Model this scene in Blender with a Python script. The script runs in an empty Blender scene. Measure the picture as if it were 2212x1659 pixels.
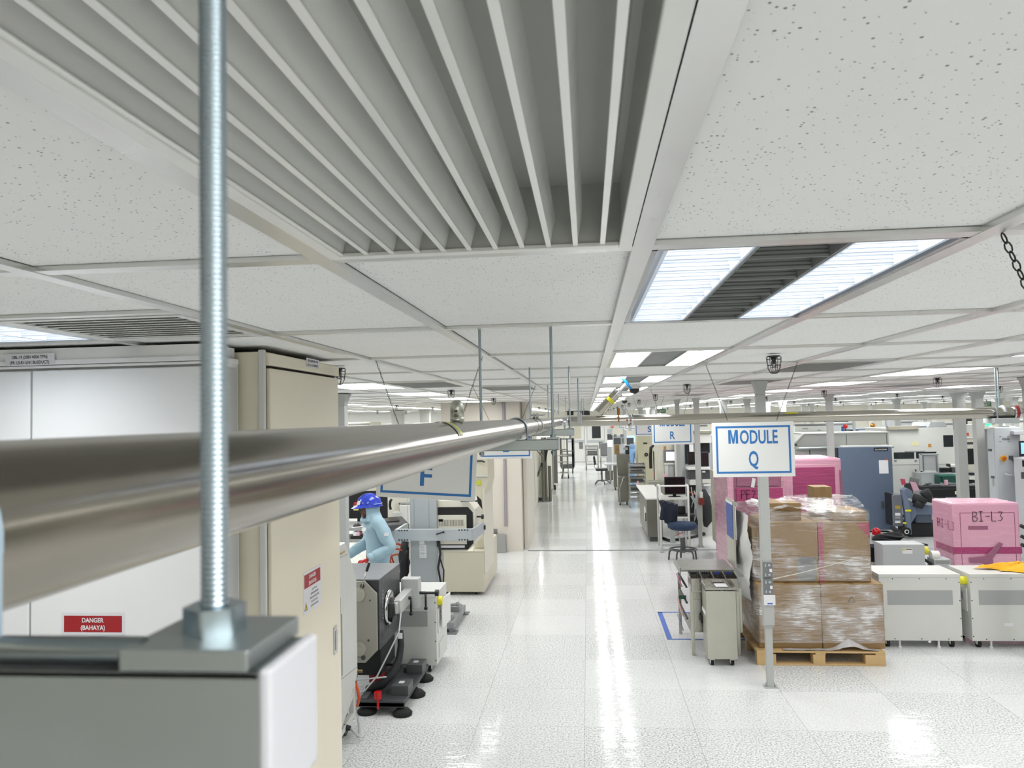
import bpy, math, random
from mathutils import Vector, Matrix, Euler
random.seed(7)
PI = math.pi
sc = bpy.context.scene
COL = sc.collection

# ------------------------------------------------------------------ camera, world, exposure
EYE = 2.62                      # camera height above the floor (photographer on a ladder)
FPX = 1662.0                    # focal length in pixels of a 2212 x 1659 frame
def _basis(pitch, yaw, roll):
    cy, sy, cp, sp, cr, sr = math.cos(yaw), math.sin(yaw), math.cos(pitch), math.sin(pitch), math.cos(roll), math.sin(roll)
    f = Vector((sy*cp, cy*cp, sp)); r = Vector((cy, -sy, 0)); u = r.cross(f)
    return cr*r + sr*u, -sr*r + cr*u, f
RT, UP, FW = _basis(.0443, -.0967, -.0212)
cam = bpy.data.cameras.new('camera'); cam_o = bpy.data.objects.new('camera', cam); COL.objects.link(cam_o)
cam.sensor_fit = 'HORIZONTAL'; cam.sensor_width = 36.0; cam.lens = FPX/2212*36.0
cam.clip_start = .02; cam.clip_end = 200
cam_o.matrix_world = Matrix(((RT.x, UP.x, -FW.x, 0), (RT.y, UP.y, -FW.y, 0), (RT.z, UP.z, -FW.z, EYE), (0, 0, 0, 1)))
cam.dof.use_dof = True; cam.dof.focus_distance = 5.0; cam.dof.aperture_fstop = 16.0
sc.camera = cam_o
w = bpy.data.worlds.new('world'); sc.world = w; w.use_nodes = True
w.node_tree.nodes['Background'].inputs[0].default_value = (.92, .95, 1, 1)
w.node_tree.nodes['Background'].inputs[1].default_value = .35
sc.view_settings.view_transform = 'Standard'; sc.view_settings.look = 'None'
sc.view_settings.gamma = 1; sc.view_settings.use_curve_mapping = False
sc.view_settings.exposure = 0.40
LAMP = 11.0                     # emission strength of the fluorescent trays
cy_ = sc.cycles
cy_.max_bounces = 6; cy_.diffuse_bounces = 4; cy_.glossy_bounces = 3; cy_.transmission_bounces = 4; cy_.transparent_max_bounces = 12
cy_.caustics_reflective = False; cy_.caustics_refractive = False; cy_.sample_clamp_indirect = 6

# a place in the room seen at a place of the photograph: at a known distance, on the floor, on the ceiling
def ray(x, y): return RT*((x-1106)/FPX) - UP*((y-829.5)/FPX) + FW
def at(x, y, Y):
    d = ray(x, y); return d*(Y/d.y) + Vector((0, 0, EYE))
def fl(x, y, z=0.0):
    d = ray(x, y); return d*((z-EYE)/d.z) + Vector((0, 0, EYE))
CZ = 2.93
def ce(x, y): return fl(x, y, CZ)

# ------------------------------------------------------------------ mesh builder
class MB:
    def __init__(s): s.v = []; s.f = []; s.m = []; s.s = []
    def face(s, idx, m=0, sm=False): s.f.append(tuple(idx)); s.m.append(m); s.s.append(sm)
    def add(s, pts):
        k = len(s.v); s.v.extend(Vector(p) for p in pts); return k
    def quad(s, a, b, c, d, m=0):
        k = s.add((a, b, c, d)); s.face((k, k+1, k+2, k+3), m); return s
    def poly(s, pts, m=0):
        k = s.add(pts); s.face(range(k, k+len(pts)), m); return s
    def box(s, x0, x1, y0, y1, z0, z1, m=0):
        if x0 > x1: x0, x1 = x1, x0
        if y0 > y1: y0, y1 = y1, y0
        if z0 > z1: z0, z1 = z1, z0
        k = s.add(((x0,y0,z0),(x1,y0,z0),(x1,y1,z0),(x0,y1,z0),(x0,y0,z1),(x1,y0,z1),(x1,y1,z1),(x0,y1,z1)))
        for q in ((3,2,1,0),(4,5,6,7),(0,1,5,4),(1,2,6,5),(2,3,7,6),(3,0,4,7)): s.face([k+i for i in q], m)
        return s
    def obox(s, c, ax, ay, az, m=0):            # oriented box: centre and three half-axes
        c, ax, ay, az = Vector(c), Vector(ax), Vector(ay), Vector(az)
        k = s.add([c+ax*i+ay*j+az*l for l in (-1,1) for j in (-1,1) for i in (-1,1)])
        for q in ((2,3,1,0),(4,5,7,6),(0,1,5,4),(1,3,7,5),(3,2,6,7),(2,0,4,6)): s.face([k+i for i in q], m)
        return s
    def bar(s, p, q, w, h=None, up=(0,0,1), m=0):   # rectangular bar from p to q
        p, q = Vector(p), Vector(q); h = w if h is None else h
        d = (q-p); L = d.length; d.normalize(); u = Vector(up)
        if abs(d.dot(u)) > .95: u = Vector((0,1,0))
        r = d.cross(u).normalized(); u = r.cross(d)
        return s.obox((p+q)/2, d*(L/2), r*(w/2), u*(h/2), m)
    def ring(s, c, a, b, r, n): return s.add([c + a*(r*math.cos(2*PI*i/n)) + b*(r*math.sin(2*PI*i/n)) for i in range(n)])
    def cyl(s, p, q, r, n=16, r1=None, caps=True, m=0, mc=None):
        p, q = Vector(p), Vector(q); r1 = r if r1 is None else r1; mc = m if mc is None else mc
        d = (q-p).normalized(); t = Vector((0,0,1)) if abs(d.z) < .9 else Vector((1,0,0))
        a = d.cross(t).normalized(); b = d.cross(a)
        k0 = s.ring(p, a, b, r, n); k1 = s.ring(q, a, b, r1, n)
        for i in range(n):
            j = (i+1) % n; s.face((k0+i, k1+i, k1+j, k0+j), m, True)
        if caps:
            if r > 1e-5: k = s.ring(p, a, b, r, n); s.face([k+i for i in range(n)], mc)
            if r1 > 1e-5: k = s.ring(q, a, b, r1, n); s.face([k+n-1-i for i in range(n)], mc)
        return s
    def tube(s, path, r, n=8, m=0, closed=False, caps=True):
        P = [Vector(p) for p in path]; N = len(P); ks = []; a = None
        for i in range(N):
            if closed: d = P[(i+1) % N]-P[i-1]
            else: d = P[min(i+1, N-1)]-P[max(i-1, 0)]
            d.normalize()
            if a is None:
                t = Vector((0,0,1)) if abs(d.z) < .9 else Vector((1,0,0)); a = d.cross(t).normalized()
            else:
                a = a - d*a.dot(d); a.normalize()
            rr = r[i] if isinstance(r, (list, tuple)) else r
            ks.append(s.ring(P[i], a, d.cross(a), rr, n))
        for i in range(N if closed else N-1):
            k0, k1 = ks[i], ks[(i+1) % N]
            for j in range(n):
                l = (j+1) % n; s.face((k0+j, k0+l, k1+l, k1+j), m, True)
        if caps and not closed:
            s.face([ks[0]+n-1-i for i in range(n)], m); s.face([ks[-1]+i for i in range(n)], m)
        return s
    def lathe(s, prof, c=(0,0,0), n=20, m=0, axis=(0,0,1), sharp=()):
        c = Vector(c); d = Vector(axis).normalized(); t = Vector((1,0,0)) if abs(d.x) < .9 else Vector((0,1,0))
        a = d.cross(t).normalized(); b = d.cross(a)
        ks = [s.ring(c+d*z, a, b, max(r, 1e-5), n) for r, z in prof]
        for k0, k1 in zip(ks, ks[1:]):
            for i in range(n):
                j = (i+1) % n; s.face((k0+i, k0+j, k1+j, k1+i), m, True)
        return s
    def ball(s, c, r, n=16, sx=1, sy=1, sz=1, m=0, z0=-1.0):
        c = Vector(c); K = max(6, n//2); ks = []
        lo = math.asin(max(-1, z0))
        for i in range(K+1):
            t = lo + (PI/2-lo)*i/K
            ks.append(s.add([c+Vector((sx*r*max(math.cos(t),1e-4)*math.cos(2*PI*j/n), sy*r*max(math.cos(t),1e-4)*math.sin(2*PI*j/n), sz*r*math.sin(t))) for j in range(n)]))
        for k0, k1 in zip(ks, ks[1:]):
            for j in range(n):
                l = (j+1) % n; s.face((k0+j, k0+l, k1+l, k1+j), m, True)
        return s
    def prism(s, poly, axis, a0, a1, m=0, m2=None):     # polygon in the two other axes, extruded along axis ('x','y','z')
        def P(u, v, t): return {'x': (t,u,v), 'y': (u,t,v), 'z': (u,v,t)}[axis]
        n = len(poly); k = s.add([P(u, v, a0) for u, v in poly]+[P(u, v, a1) for u, v in poly])
        area = sum(poly[i][0]*poly[(i+1)%n][1]-poly[(i+1)%n][0]*poly[i][1] for i in range(n))
        fl_ = (area > 0) ^ (axis == 'y') ^ (a1 < a0)
        A = list(range(n)); B = [n+i for i in range(n)]
        if fl_: A.reverse()
        else: B.reverse()
        s.face([k+i for i in A], m if m2 is None else m2); s.face([k+i for i in B], m)
        for i in range(n):
            j = (i+1) % n; q = (k+i, k+j, k+n+j, k+n+i)
            s.face(q if fl_ else q[::-1], m)
        return s
    def pbox(s, x0, y0, x1, y1, Y, d, m=0):             # box whose front fills a rectangle of the photo at distance Y, d deep
        xm, ym = (x0+x1)/2, (y0+y1)/2
        return s.box(at(x0, ym, Y).x, at(x1, ym, Y).x, Y, Y+d, at(xm, y1, Y).z, at(xm, y0, Y).z, m)
    def text(s, body, o, r, u, h, m=0, width=None, align='C', bold=0.0):
        me = text_mesh(body, bold)
        if not me.vertices: return s
        xs = [v.co.x for v in me.vertices]; ys = [v.co.y for v in me.vertices]
        x0, x1 = min(xs), max(xs); cap = .729
        sy_ = h/cap; sx = sy_ if width is None else width/max(x1-x0, 1e-4)
        off = {'C': (x0+x1)/2, 'L': x0, 'R': x1}[align]
        o, r, u = Vector(o), Vector(r).normalized(), Vector(u).normalized()
        k = s.add([o + r*((v.co.x-off)*sx) + u*(v.co.y*sy_) for v in me.vertices])
        for p in me.polygons: s.face([k+i for i in p.vertices], m)
        return s
_T = {}
def text_mesh(body, bold=0.0):
    if (body, bold) not in _T:
        c = bpy.data.curves.new('lettering', 'FONT'); c.body = body; c.size = 1; c.offset = bold; c.resolution_u = 3
        o = bpy.data.objects.new('lettering', c)
        _T[(body, bold)] = bpy.data.meshes.new_from_object(o)
        bpy.data.objects.remove(o); bpy.data.curves.remove(c)
    return _T[(body, bold)]

def link(name, me, parent=None):
    o = bpy.data.objects.new(name, me); COL.objects.link(o)
    if parent is not None: o.parent = parent
    return o
def root_of(o):
    while o.parent: o = o.parent
    return o
def part(parent, name, mb, mats, bev=0.0, world=False, seg=2, label=None):
    """one mesh object; world=True: coordinates are in the room, else relative to the thing"""
    me = bpy.data.meshes.new(name)
    vs = mb.v
    if world and parent is not None:
        r = root_of(parent); M = Matrix.LocRotScale(r.location, r.rotation_euler, r.scale).inverted(); vs = [M @ v for v in vs]
    me.from_pydata([tuple(v) for v in vs], [], mb.f)
    for m in (mats if isinstance(mats, (list, tuple)) else [mats]): me.materials.append(m)
    me.polygons.foreach_set('material_index', mb.m); me.polygons.foreach_set('use_smooth', mb.s)
    me.update()
    o = link(name, me, parent)
    if bev:
        b = o.modifiers.new('edge', 'BEVEL'); b.width = bev; b.segments = seg; b.limit_method = 'ANGLE'; b.angle_limit = math.radians(40)
    if label: o['label'] = label
    return o
def thing(name, label, cat, loc=(0,0,0), rz=0.0, group=None):
    o = link(name, None); o.location = loc; o.rotation_euler = (0, 0, rz)
    o.empty_display_size = .1
    return tag(o, label, cat, group)
def tag(o, label, cat, group=None):
    o['label'] = label; o['category'] = cat
    if group: o['group'] = group
    return o
def single(name, mb, mats, label, cat, group=None, bev=0.0, seg=2):     # a thing that is one mesh (room coordinates)
    return tag(part(None, name, mb, mats, bev, seg=seg), label, cat, group)
def struct(name, mb, mats, bev=0.0):
    o = part(None, name, mb, mats, bev); o['kind'] = 'structure'; return o
def dup(src, loc, rz=None, label=None, group=None):
    def cp(o, par):
        c = o.copy(); COL.objects.link(c)
        if par is not None: c.parent = par
        for ch in kids[o]: cp(ch, c)
        return c
    kids = {}
    def walk(o):
        kids[o] = list(o.children)
        for ch in kids[o]: walk(ch)
    walk(src); r = cp(src, None); r.location = loc
    if rz is not None: r.rotation_euler = (0, 0, rz)
    if label: r['label'] = label
    if group: r['group'] = group
    return r

# ------------------------------------------------------------------ materials
def lin(h):
    h = h.lstrip('#'); c = [int(h[i:i+2], 16)/255 for i in (0, 2, 4)]
    return tuple((x/12.92 if x <= .04045 else ((x+.055)/1.055)**2.4) for x in c)+(1,)
class NT:
    def __init__(s, name):
        s.mat = bpy.data.materials.new(name); s.mat.use_nodes = True; s.t = s.mat.node_tree; s.n = s.t.nodes
        s.b = s.n['Principled BSDF']; s.out = s.n['Material Output']
    def node(s, typ, **kw):
        n = s.n.new(typ)
        for k, v in kw.items(): setattr(n, k, v)
        return n
    def set(s, inp, v):
        if hasattr(v, 'is_output') or isinstance(v, bpy.types.NodeSocket): s.t.links.new(v, inp)
        else: inp.default_value = v
    def math(s, op, a, b=0.0, c=0.0):
        n = s.node('ShaderNodeMath', operation=op)
        for i, v in enumerate((a, b, c)): s.set(n.inputs[i], v)
        return n.outputs[0]
    def coord(s, kind='Object'): return s.node('ShaderNodeTexCoord').outputs[kind]
    def mapped(s, scale=(1,1,1), kind='Object', loc=(0,0,0)):
        n = s.node('ShaderNodeMapping'); s.t.links.new(s.coord(kind), n.inputs[0])
        n.inputs['Scale'].default_value = scale; n.inputs['Location'].default_value = loc; return n.outputs[0]
    def noise(s, scale, vec=None, detail=2, rough=.5):
        n = s.node('ShaderNodeTexNoise'); s.set(n.inputs['Vector'], vec if vec is not None else s.coord()); n.inputs['Scale'].default_value = scale
        n.inputs['Detail'].default_value = detail; n.inputs['Roughness'].default_value = rough; return n.outputs[0]
    def ramp(s, fac, stops):
        n = s.node('ShaderNodeValToRGB'); s.t.links.new(fac, n.inputs[0]); e = n.color_ramp.elements
        while len(e) < len(stops): e.new(.5)
        for k, (p, c) in zip(e, stops): k.position = p; k.color = c if len(c) == 4 else tuple(c)+(1,)
        return n.outputs[0]
    def mix(s, fac, a, b):
        n = s.node('ShaderNodeMix', data_type='RGBA'); s.set(n.inputs[0], fac); s.set(n.inputs[6], a); s.set(n.inputs[7], b); return n.outputs[2]
    def bump(s, h, strength=.2, dist=.01):
        n = s.node('ShaderNodeBump'); s.t.links.new(h, n.inputs['Height']); n.inputs['Strength'].default_value = strength; n.inputs['Distance'].default_value = dist
        s.t.links.new(n.outputs[0], s.b.inputs['Normal'])
    def col(s, v): s.set(s.b.inputs['Base Color'], v)
    def rough(s, v): s.set(s.b.inputs['Roughness'], v)
    def metal(s, v): s.b.inputs['Metallic'].default_value = v
_M = {}
def paint(h, rough=.45, var=.06, metal=0.0, scale=6.0, spec=.5):
    key = (h, rough, var, metal)
    if key in _M: return _M[key]
    n = NT('paint_'+h.strip('#')); c = lin(h); d = tuple(x*(1-var*2) for x in c[:3])+(1,)
    n.col(n.mix(n.noise(scale, detail=3), d, c))
    n.rough(n.math('MULTIPLY_ADD', n.noise(scale*3), .15, rough-.07)); n.metal(metal)
    n.b.inputs['Specular IOR Level'].default_value = spec
    _M[key] = n.mat; return n.mat
def steel(h, rough=.25, brush=(2, 60, 60), amount=.25, var=.1):
    key = ('steel', h, rough, brush)
    if key in _M: return _M[key]
    n = NT('steel_'+h.strip('#')); c = lin(h); d = tuple(x*(1-var*2) for x in c[:3])+(1,)
    f = n.noise(1, n.mapped(brush), 3, .6); g = n.noise(5, detail=3)
    n.col(n.mix(g, d, c)); n.metal(1.0)
    n.rough(n.math('ADD', n.math('MULTIPLY_ADD', f, .16, rough-.08), n.math('MULTIPLY', g, .06)))
    n.bump(f, amount*.25, .001)
    _M[key] = n.mat; return n.mat
def glow(h, strength):
    key = ('glow', h, strength)
    if key in _M: return _M[key]
    n = NT('glow_'+h.strip('#')); n.col(lin(h)); n.b.inputs['Emission Color'].default_value = lin(h); n.b.inputs['Emission Strength'].default_value = strength
    _M[key] = n.mat; return n.mat

def floor_mat():
    n = NT('terrazzo_tiles'); P = n.node('ShaderNodeSeparateXYZ'); n.t.links.new(n.coord(), P.inputs[0])
    T = .914; c0 = fl(1263.8, 1488)
    u = n.math('DIVIDE', n.math('SUBTRACT', P.outputs[0], c0.x), T); v = n.math('DIVIDE', n.math('SUBTRACT', P.outputs[1], c0.y), T)
    fu = n.math('PINGPONG', u, .5); fv = n.math('PINGPONG', v, .5)
    seam = n.math('LESS_THAN', n.math('MINIMUM', fu, n.math('ADD', fv, .0012)), .0030)
    cell = n.node('ShaderNodeCombineXYZ'); n.t.links.new(n.math('FLOOR', u), cell.inputs[0]); n.t.links.new(n.math('FLOOR', v), cell.inputs[1])
    wn = n.node('ShaderNodeTexWhiteNoise', noise_dimensions='2D'); n.t.links.new(cell.outputs[0], wn.inputs['Vector'])
    sp = n.ramp(n.noise(62, detail=2, rough=.6), [(.40, lin('7b8186')), (.49, lin('d9dbda')), (.66, lin('f2f2f0'))])
    base = n.mix(n.math('MULTIPLY_ADD', wn.outputs[0], .55, .25), sp, lin('e4e5e5'))
    dirt = n.noise(1.3, detail=5, rough=.7)
    base = n.mix(n.math('MULTIPLY', n.math('SUBTRACT', dirt, .40), .55), base, lin('c6c7c5'))
    n.col(n.mix(n.math('MULTIPLY', seam, .5), base, lin('85888a')))
    n.rough(n.math('MULTIPLY_ADD', n.noise(3, detail=4), .10, .045))
    n.b.inputs['Specular IOR Level'].default_value = .22
    n.bump(n.noise(4.5, n.mapped((1, 2.4, 1)), 3), .13, .02)
    return n.mat
def tile_mat():
    n = NT('pinholed_ceiling_tile'); co = n.coord()
    vo = n.node('ShaderNodeTexVoronoi', feature='F1'); n.t.links.new(co, vo.inputs['Vector']); vo.inputs['Scale'].default_value = 145
    s_ = n.node('ShaderNodeSeparateColor'); n.t.links.new(vo.outputs['Color'], s_.inputs[0])
    thr = n.math('MULTIPLY_ADD', n.math('POWER', s_.outputs[0], 2.0), .29, -.012)
    dot = n.math('LESS_THAN', vo.outputs['Distance'], thr)
    base = n.mix(n.noise(2.5, detail=4), lin('ebebe9'), lin('f3f3f1'))
    n.col(n.mix(n.math('MULTIPLY', dot, .85), base, lin('4a4b46'))); n.rough(.85)
    n.bump(n.noise(160, detail=2), .25, .002)
    return n.mat
M_FLOOR = floor_mat(); M_TILE = tile_mat()
M_TEE = steel('e2e2e0', .28, (20, 20, 20), .1, .04)
M_WHITE = paint('e8e8e5', .4); M_VENT = paint('dedfdb', .33, .03); M_CREAM = paint('d9d6c8', .45, .04); M_BEIGE = paint('dcd6c6', .5, .04)
M_OFFW = paint('d4d5d0', .42, .04); M_LGREY = paint('b9bdbf', .42, .04); M_GREY = paint('9a9c9a', .5, .05); M_MGREY = paint('77797a', .5, .06)
M_DGREY = paint('4a4c4e', .5, .06); M_BLACK = paint('17181a', .4, .1); M_BLACKM = paint('222326', .7, .1); M_RUBBER = paint('1b1b1c', .8, .1)
M_STEEL = steel('b4b2ab', .24, (60, 3, 3)); M_STEELD = steel('86857c', .34, (60, 60, 3)); M_STEELV = steel('c6c6ba', .36, (60, 60, 3)); M_PIPE = steel('938d82', .17, (60, 1.5, 60), .12, .05)
M_PIPEX = steel('b0aca2', .18, (1.5, 60, 60), .12, .05)
M_GALV = steel('b3bab9', .40, (14, 14, 14), .4, .16); M_ZINC = steel('a9b6bd', .3, (9, 9, 40), .2, .08); M_CHROME = steel('c9cacb', .15, (8, 8, 8), .1, .04)
M_SCREEN = paint('0c0d0f', .15, .1); M_SIGN = paint('e6e7e6', .5, .02); M_SIGNBLUE = paint('2f74b8', .5, .03)
M_RED = paint('a8232a', .45, .04); M_BRED = paint('c4151c', .3, .05); M_ORANGE = paint('d4552c', .45, .06); M_YELLOW = paint('e3dc2a', .4, .05); M_GOLD = paint('f2b418', .7, .08)
M_INK = paint('1c1c1e', .6, .05); M_LABEL = paint('e4e4e6', .5, .02); M_PINKPAPER = paint('e3b5c4', .6, .05); M_BLUE = paint('5d6b80', .45, .05); M_BLUEGREY = paint('6d7b90', .45, .06)
M_NAVY = paint('1d2533', .85, .1); M_NAVYSEAT = paint('1f3350', .8, .1); M_GREEN = paint('1f5044', .5, .06); M_TAPEBLUE = paint('3f66bd', .5, .05)
M_GLASSDK = paint('33373a', .12, .1)
M_LAMP = glow('f9faf9', LAMP)

# ------------------------------------------------------------------ the room
GX, GY, PX, PY = .11, 1.44, .61, 1.19          # ceiling grid: one tee crossing and the pitch of the tiles
def gx(i): return GX+PX*i
def gy(j): return GY+PY*j
XL, XR, YB, YF = -16.0, 26.0, -4.0, 45.0
struct('floor', MB().quad((XL,YB,0),(XR,YB,0),(XR,YF,0),(XL,YF,0)), M_FLOOR)
def seen(x, y, m=.6):                            # roughly inside the view
    return y > .5 and -.80*y-m < x < .60*y+m
LIGHTS = {}
for j in range(-4, 37, 2):
    for i in range(-24, 41, 4):
        x, y = gx(i)+PX/2, gy(j)+PY/2
        if XL+1 < x < XR-1 and YB+.8 < y < YF-.8 and not (i == -4 and 2 <= j <= 2): LIGHTS[(i, j)] = (x, y)
for q in ((-4, -2), (-4, 2), (-8, 0), (-8, -2)): LIGHTS.pop(q, None)
VENTS = [(2, 3), (2, 5), (-3, 4), (2, 9), (-2, 5), (6, 7)]       # small slot vents, far
ceil_ = MB(); holes = set(LIGHTS) | set(VENTS) | {(-1, -1)}
i0, i1 = math.ceil((XL-GX)/PX)-1, math.ceil((XR-GX)/PX); j0, j1 = math.ceil((YB-GY)/PY)-1, math.ceil((YF-GY)/PY)
TZ = CZ+.012
for i in range(i0, i1):
    for j in range(j0, j1):
        if (i, j) in holes: continue
        x, y = gx(i), gy(j); b = y+PY
        if (i, j) == (-3, 0): b = y+PY/2
        g = .019+random.uniform(.0012, .0042); e = .021+random.uniform(.001, .0045)          # the dark gaps beside the tees
        k = ceil_.add(((x+g, y, TZ), (x+g, b-e, TZ), (x+PX, b-e, TZ), (x+PX, y, TZ))); ceil_.face((k, k+1, k+2, k+3))
ceil_o = struct('ceiling', ceil_, M_TILE)
part(ceil_o, 'gap_backing', MB().box(XL, XR, YB, YF, CZ+.16, CZ+.2), M_BLACKM)  # black sheet added above the tiles so their open gaps read dark
struct('trim_1', (lambda b: [b.box(gx(i)-.019, gx(i)+.019, YB, YF, CZ, CZ+.03) for i in range(i0, i1+1)] and b)(MB()), M_TEE)
tee = MB()
for j in range(j0, j1+1): tee.box(XL, XR, gy(j)-.021, gy(j)+.021, CZ+.0015, CZ+.028)
tee.box(gx(-3), gx(-2), gy(0)+PY/2-.02, gy(0)+PY/2+.02, CZ+.0015, CZ+.028)
struct('trim_2', tee, M_TEE)
M_WALL = paint('dcd9cc', .6, .04, scale=1.5); M_WALLW = paint('e3e3df', .55, .03, scale=1.5)
struct('wall_back', MB().box(XL, XR, YF, YF+.2, 0, CZ+.1), M_WALL)
struct('wall_left', MB().box(XL-.2, XL, YB, YF, 0, CZ+.1), M_WALL)
struct('wall_right', MB().box(XR, XR+.2, YB, YF, 0, CZ+.1), M_WALL)
struct('wall_front', MB().box(XL, XR, YB-.2, YB, 0, CZ+.1), M_WALL)
struct('wall_inner', MB().box(-15.5, -5.6, 30, 30.2, 0, CZ+.02), M_WALLW)
# joints and bands of the far wall
for k, x in enumerate((3.5, 6.2, 9.4, 12.6, 15.8, 19.2, 22.4)):
    struct('trim_%d' % (k+3), MB().box(x-.12, x+.12, YF-.05, YF+.01, 0, CZ), M_WALLW)
for k, (xa, xb, za, zb) in enumerate(((10.3, 11.3, 0, 2.1), (13.3, 14.6, 1.1, 2.2), (17.0, 17.9, 0, 2.1), (20.2, 21.6, 1.1, 2.2))):
    struct('window_%d' % (k+2), MB().box(xa, xb, YF-.03, YF+.01, za, zb), M_GLASSDK)
# white double doors at the end of the aisle
d0 = at(1225, 940, YF-.06).x; d1 = at(1306, 940, YF-.06).x; dm = (d0+d1)/2
struct('trim_11', MB().box(d0-.12, d0, YF-.1, YF, 0, 2.55).box(d1, d1+.3, YF-.1, YF, 0, 2.55).box(d0-.12, d1+.3, YF-.1, YF, 2.5, 2.62).box(dm-.06, dm+.06, YF-.1, YF, 0, 2.5), M_WALLW, .01)
for k, (a, b) in enumerate(((d0, dm-.06), (dm+.06, d1))):
    d = struct('door_%d' % (k+1), MB().box(a+.01, b-.01, YF-.07, YF-.02, .01, 1.35).box(a+.01, a+.3, YF-.07, YF-.02, 1.35, 2.5).box(b-.22, b-.01, YF-.07, YF-.02, 1.35, 2.5).box(a+.3, b-.22, YF-.07, YF-.02, 2.3, 2.5), M_WALLW)
    part(d, 'pane', MB().box(a+.3, b-.22, YF-.05, YF-.03, 1.35, 2.3), M_GLASSDK if k else paint('cfc9b4', .3))
    part(d, 'push_bar', MB().box(a+.05, b-.05, YF-.14, YF-.07, 1.14, 1.24), M_LGREY)
    part(d, 'kick_plate', MB().box(b-.34, b-.12, YF-.09, YF-.07, .75, 1.2), M_MGREY)
# boxed-in wall beside the aisle, with its purple riser and grey skirting box
w0 = at(955, 1050, 15.2).x; w1 = at(1127, 1100, 15.2).x
wc = struct('wall_column', MB().box(w0, w1, 15.2, 17.2, 0, CZ+.01).box(w1, w1+.10, 15.45, 17.2, 0, CZ+.01), paint('dbd5c9', .5, .05, scale=1.5))
part(wc, 'joint', MB().box(at(1129, 1100, 15.2).x-.004, at(1129, 1100, 15.2).x+.004, 15.44, 15.46, 0, CZ), M_MGREY)
xr = at(1091, 1080, 15.1).x
part(wc, 'riser', MB().cyl((xr, 15.17, .5), (xr, 15.17, CZ), .028), paint('a09ba3', .5))
part(wc, 'skirting_box', MB().box(at(1058, 1175, 15.05).x, at(1092, 1175, 15.05).x, 15.02, 15.2, 0, .34), M_GREY, .004)
part(wc, 'socket', MB().box(at(1065, 1150, 15.1).x, at(1073, 1150, 15.1).x, 15.17, 15.2, .35, .44), M_MGREY, .004)
struct('trim_12', MB().box(w1+.1, fl(1380, 1189).x, 15.22, 15.30, 0, .006), M_MGREY)
struct('trim_13', MB().box(fl(1380, 1189).x, 7.5, 15.24, 15.27, 0, .006), M_MGREY)
# blue tape outline on the floor
a_, b_, c_ = fl(1420, 1322), fl(1442, 1380), fl(1640, 1380)
single('floor_tape', MB().box(a_.x, a_.x+.06, b_.y, a_.y, 0, .003).box(a_.x, c_.x, b_.y-.035, b_.y, 0, .003).box(a_.x, c_.x, a_.y-.035, a_.y, 0, .003), M_TAPEBLUE,
       'blue tape outline on the floor around the steel bin rack', 'tape')

# ------------------------------------------------------------------ ceiling lights
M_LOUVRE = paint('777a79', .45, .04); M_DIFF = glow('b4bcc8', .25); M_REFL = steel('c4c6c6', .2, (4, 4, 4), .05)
def troffer(name, label, lit, group=None):
    t = thing(name, label, 'ceiling light', (0, 0, 0), 0, group)
    W, L = .572, 1.148; h = .09
    hs = MB()                                      # open tray
    for (a, b, c, d) in ((-W/2, -W/2+.012, -L/2, L/2), (W/2-.012, W/2, -L/2, L/2), (-W/2, W/2, -L/2, -L/2+.012), (-W/2, W/2, L/2-.012, L/2)):
        hs.box(a, b, c, d, .002, h)
    hs.box(-W/2, W/2, -L/2, L/2, h, h+.01)
    part(t, 'housing', hs, M_REFL)
    bays = ((-.255, -.092), (-.083, .083), (.092, .255))
    for k, (a, b) in enumerate(bays):
        on = k in lit
        bl = MB(); n = 9
        for q in range(n+1):                       # V-shaped cross louvres with ridged sides
            y = -L/2+.02+(L-.04)*q/n
            bl.prism([(y-.02, .048), (y+.02, .048), (y+.003, .004), (y-.003, .004)], 'x', a, b)
            for r in range(5):
                z = .009+r*.0078; y2 = y-.0035-(z-.004)/.044*.0165
                bl.box(a, b, y2-.0015, y2, z, z+.0028, 1)
        bl.prism([(a-.006, .004), (a+.002, .004), (a+.012, .05), (a-.006, .05)], 'y', -L/2+.02, L/2-.02)
        bl.prism([(b-.002, .004), (b+.006, .004), (b+.006, .05), (b-.012, .05)], 'y', -L/2+.02, L/2-.02)
        if on:
            part(t, 'lamp_tray', MB().quad((a+.004,-L/2+.02,.054),(a+.004,L/2-.02,.054),(b-.004,L/2-.02,.054),(b-.004,-L/2+.02,.054)), M_LAMP)
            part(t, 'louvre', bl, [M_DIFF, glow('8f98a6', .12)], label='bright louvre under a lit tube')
        else:
            part(t, 'louvre', bl, [M_LOUVRE, paint('646766', .5)], label='dark unlit louvre')
    return t
def troffer_far(name, label, lit, group=None):     # the same fitting where only its strips can be told apart
    t = thing(name, label, 'ceiling light', (0, 0, 0), 0, group); W, L = .572, 1.148
    part(t, 'frame', MB().box(-W/2, -.262, -L/2, L/2, .002, .06).box(.262, W/2, -L/2, L/2, .002, .06).box(-W/2, W/2, -L/2, -L/2+.012, .002, .06).box(-W/2, W/2, L/2-.012, L/2, .002, .06).box(-.092, -.083, -L/2, L/2, .004, .06).box(.083, .092, -L/2, L/2, .004, .06), M_REFL)
    for k, (a, b) in enumerate(((-.262, -.092), (-.083, .083), (.092, .262))):
        z = .012
        if k in lit: part(t, 'lamp_tray', MB().quad((a,-L/2+.012,z),(a,L/2-.012,z),(b,L/2-.012,z),(b,-L/2+.012,z)), M_LAMP)
        else: part(t, 'louvre', MB().quad((a,-L/2+.012,z),(a,L/2-.012,z),(b,L/2-.012,z),(b,-L/2+.012,z)), M_LOUVRE)
    return t
first = troffer('ceiling_light', 'large louvred ceiling light with a dark middle strip, next to the big air grille', (0, 2))
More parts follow.
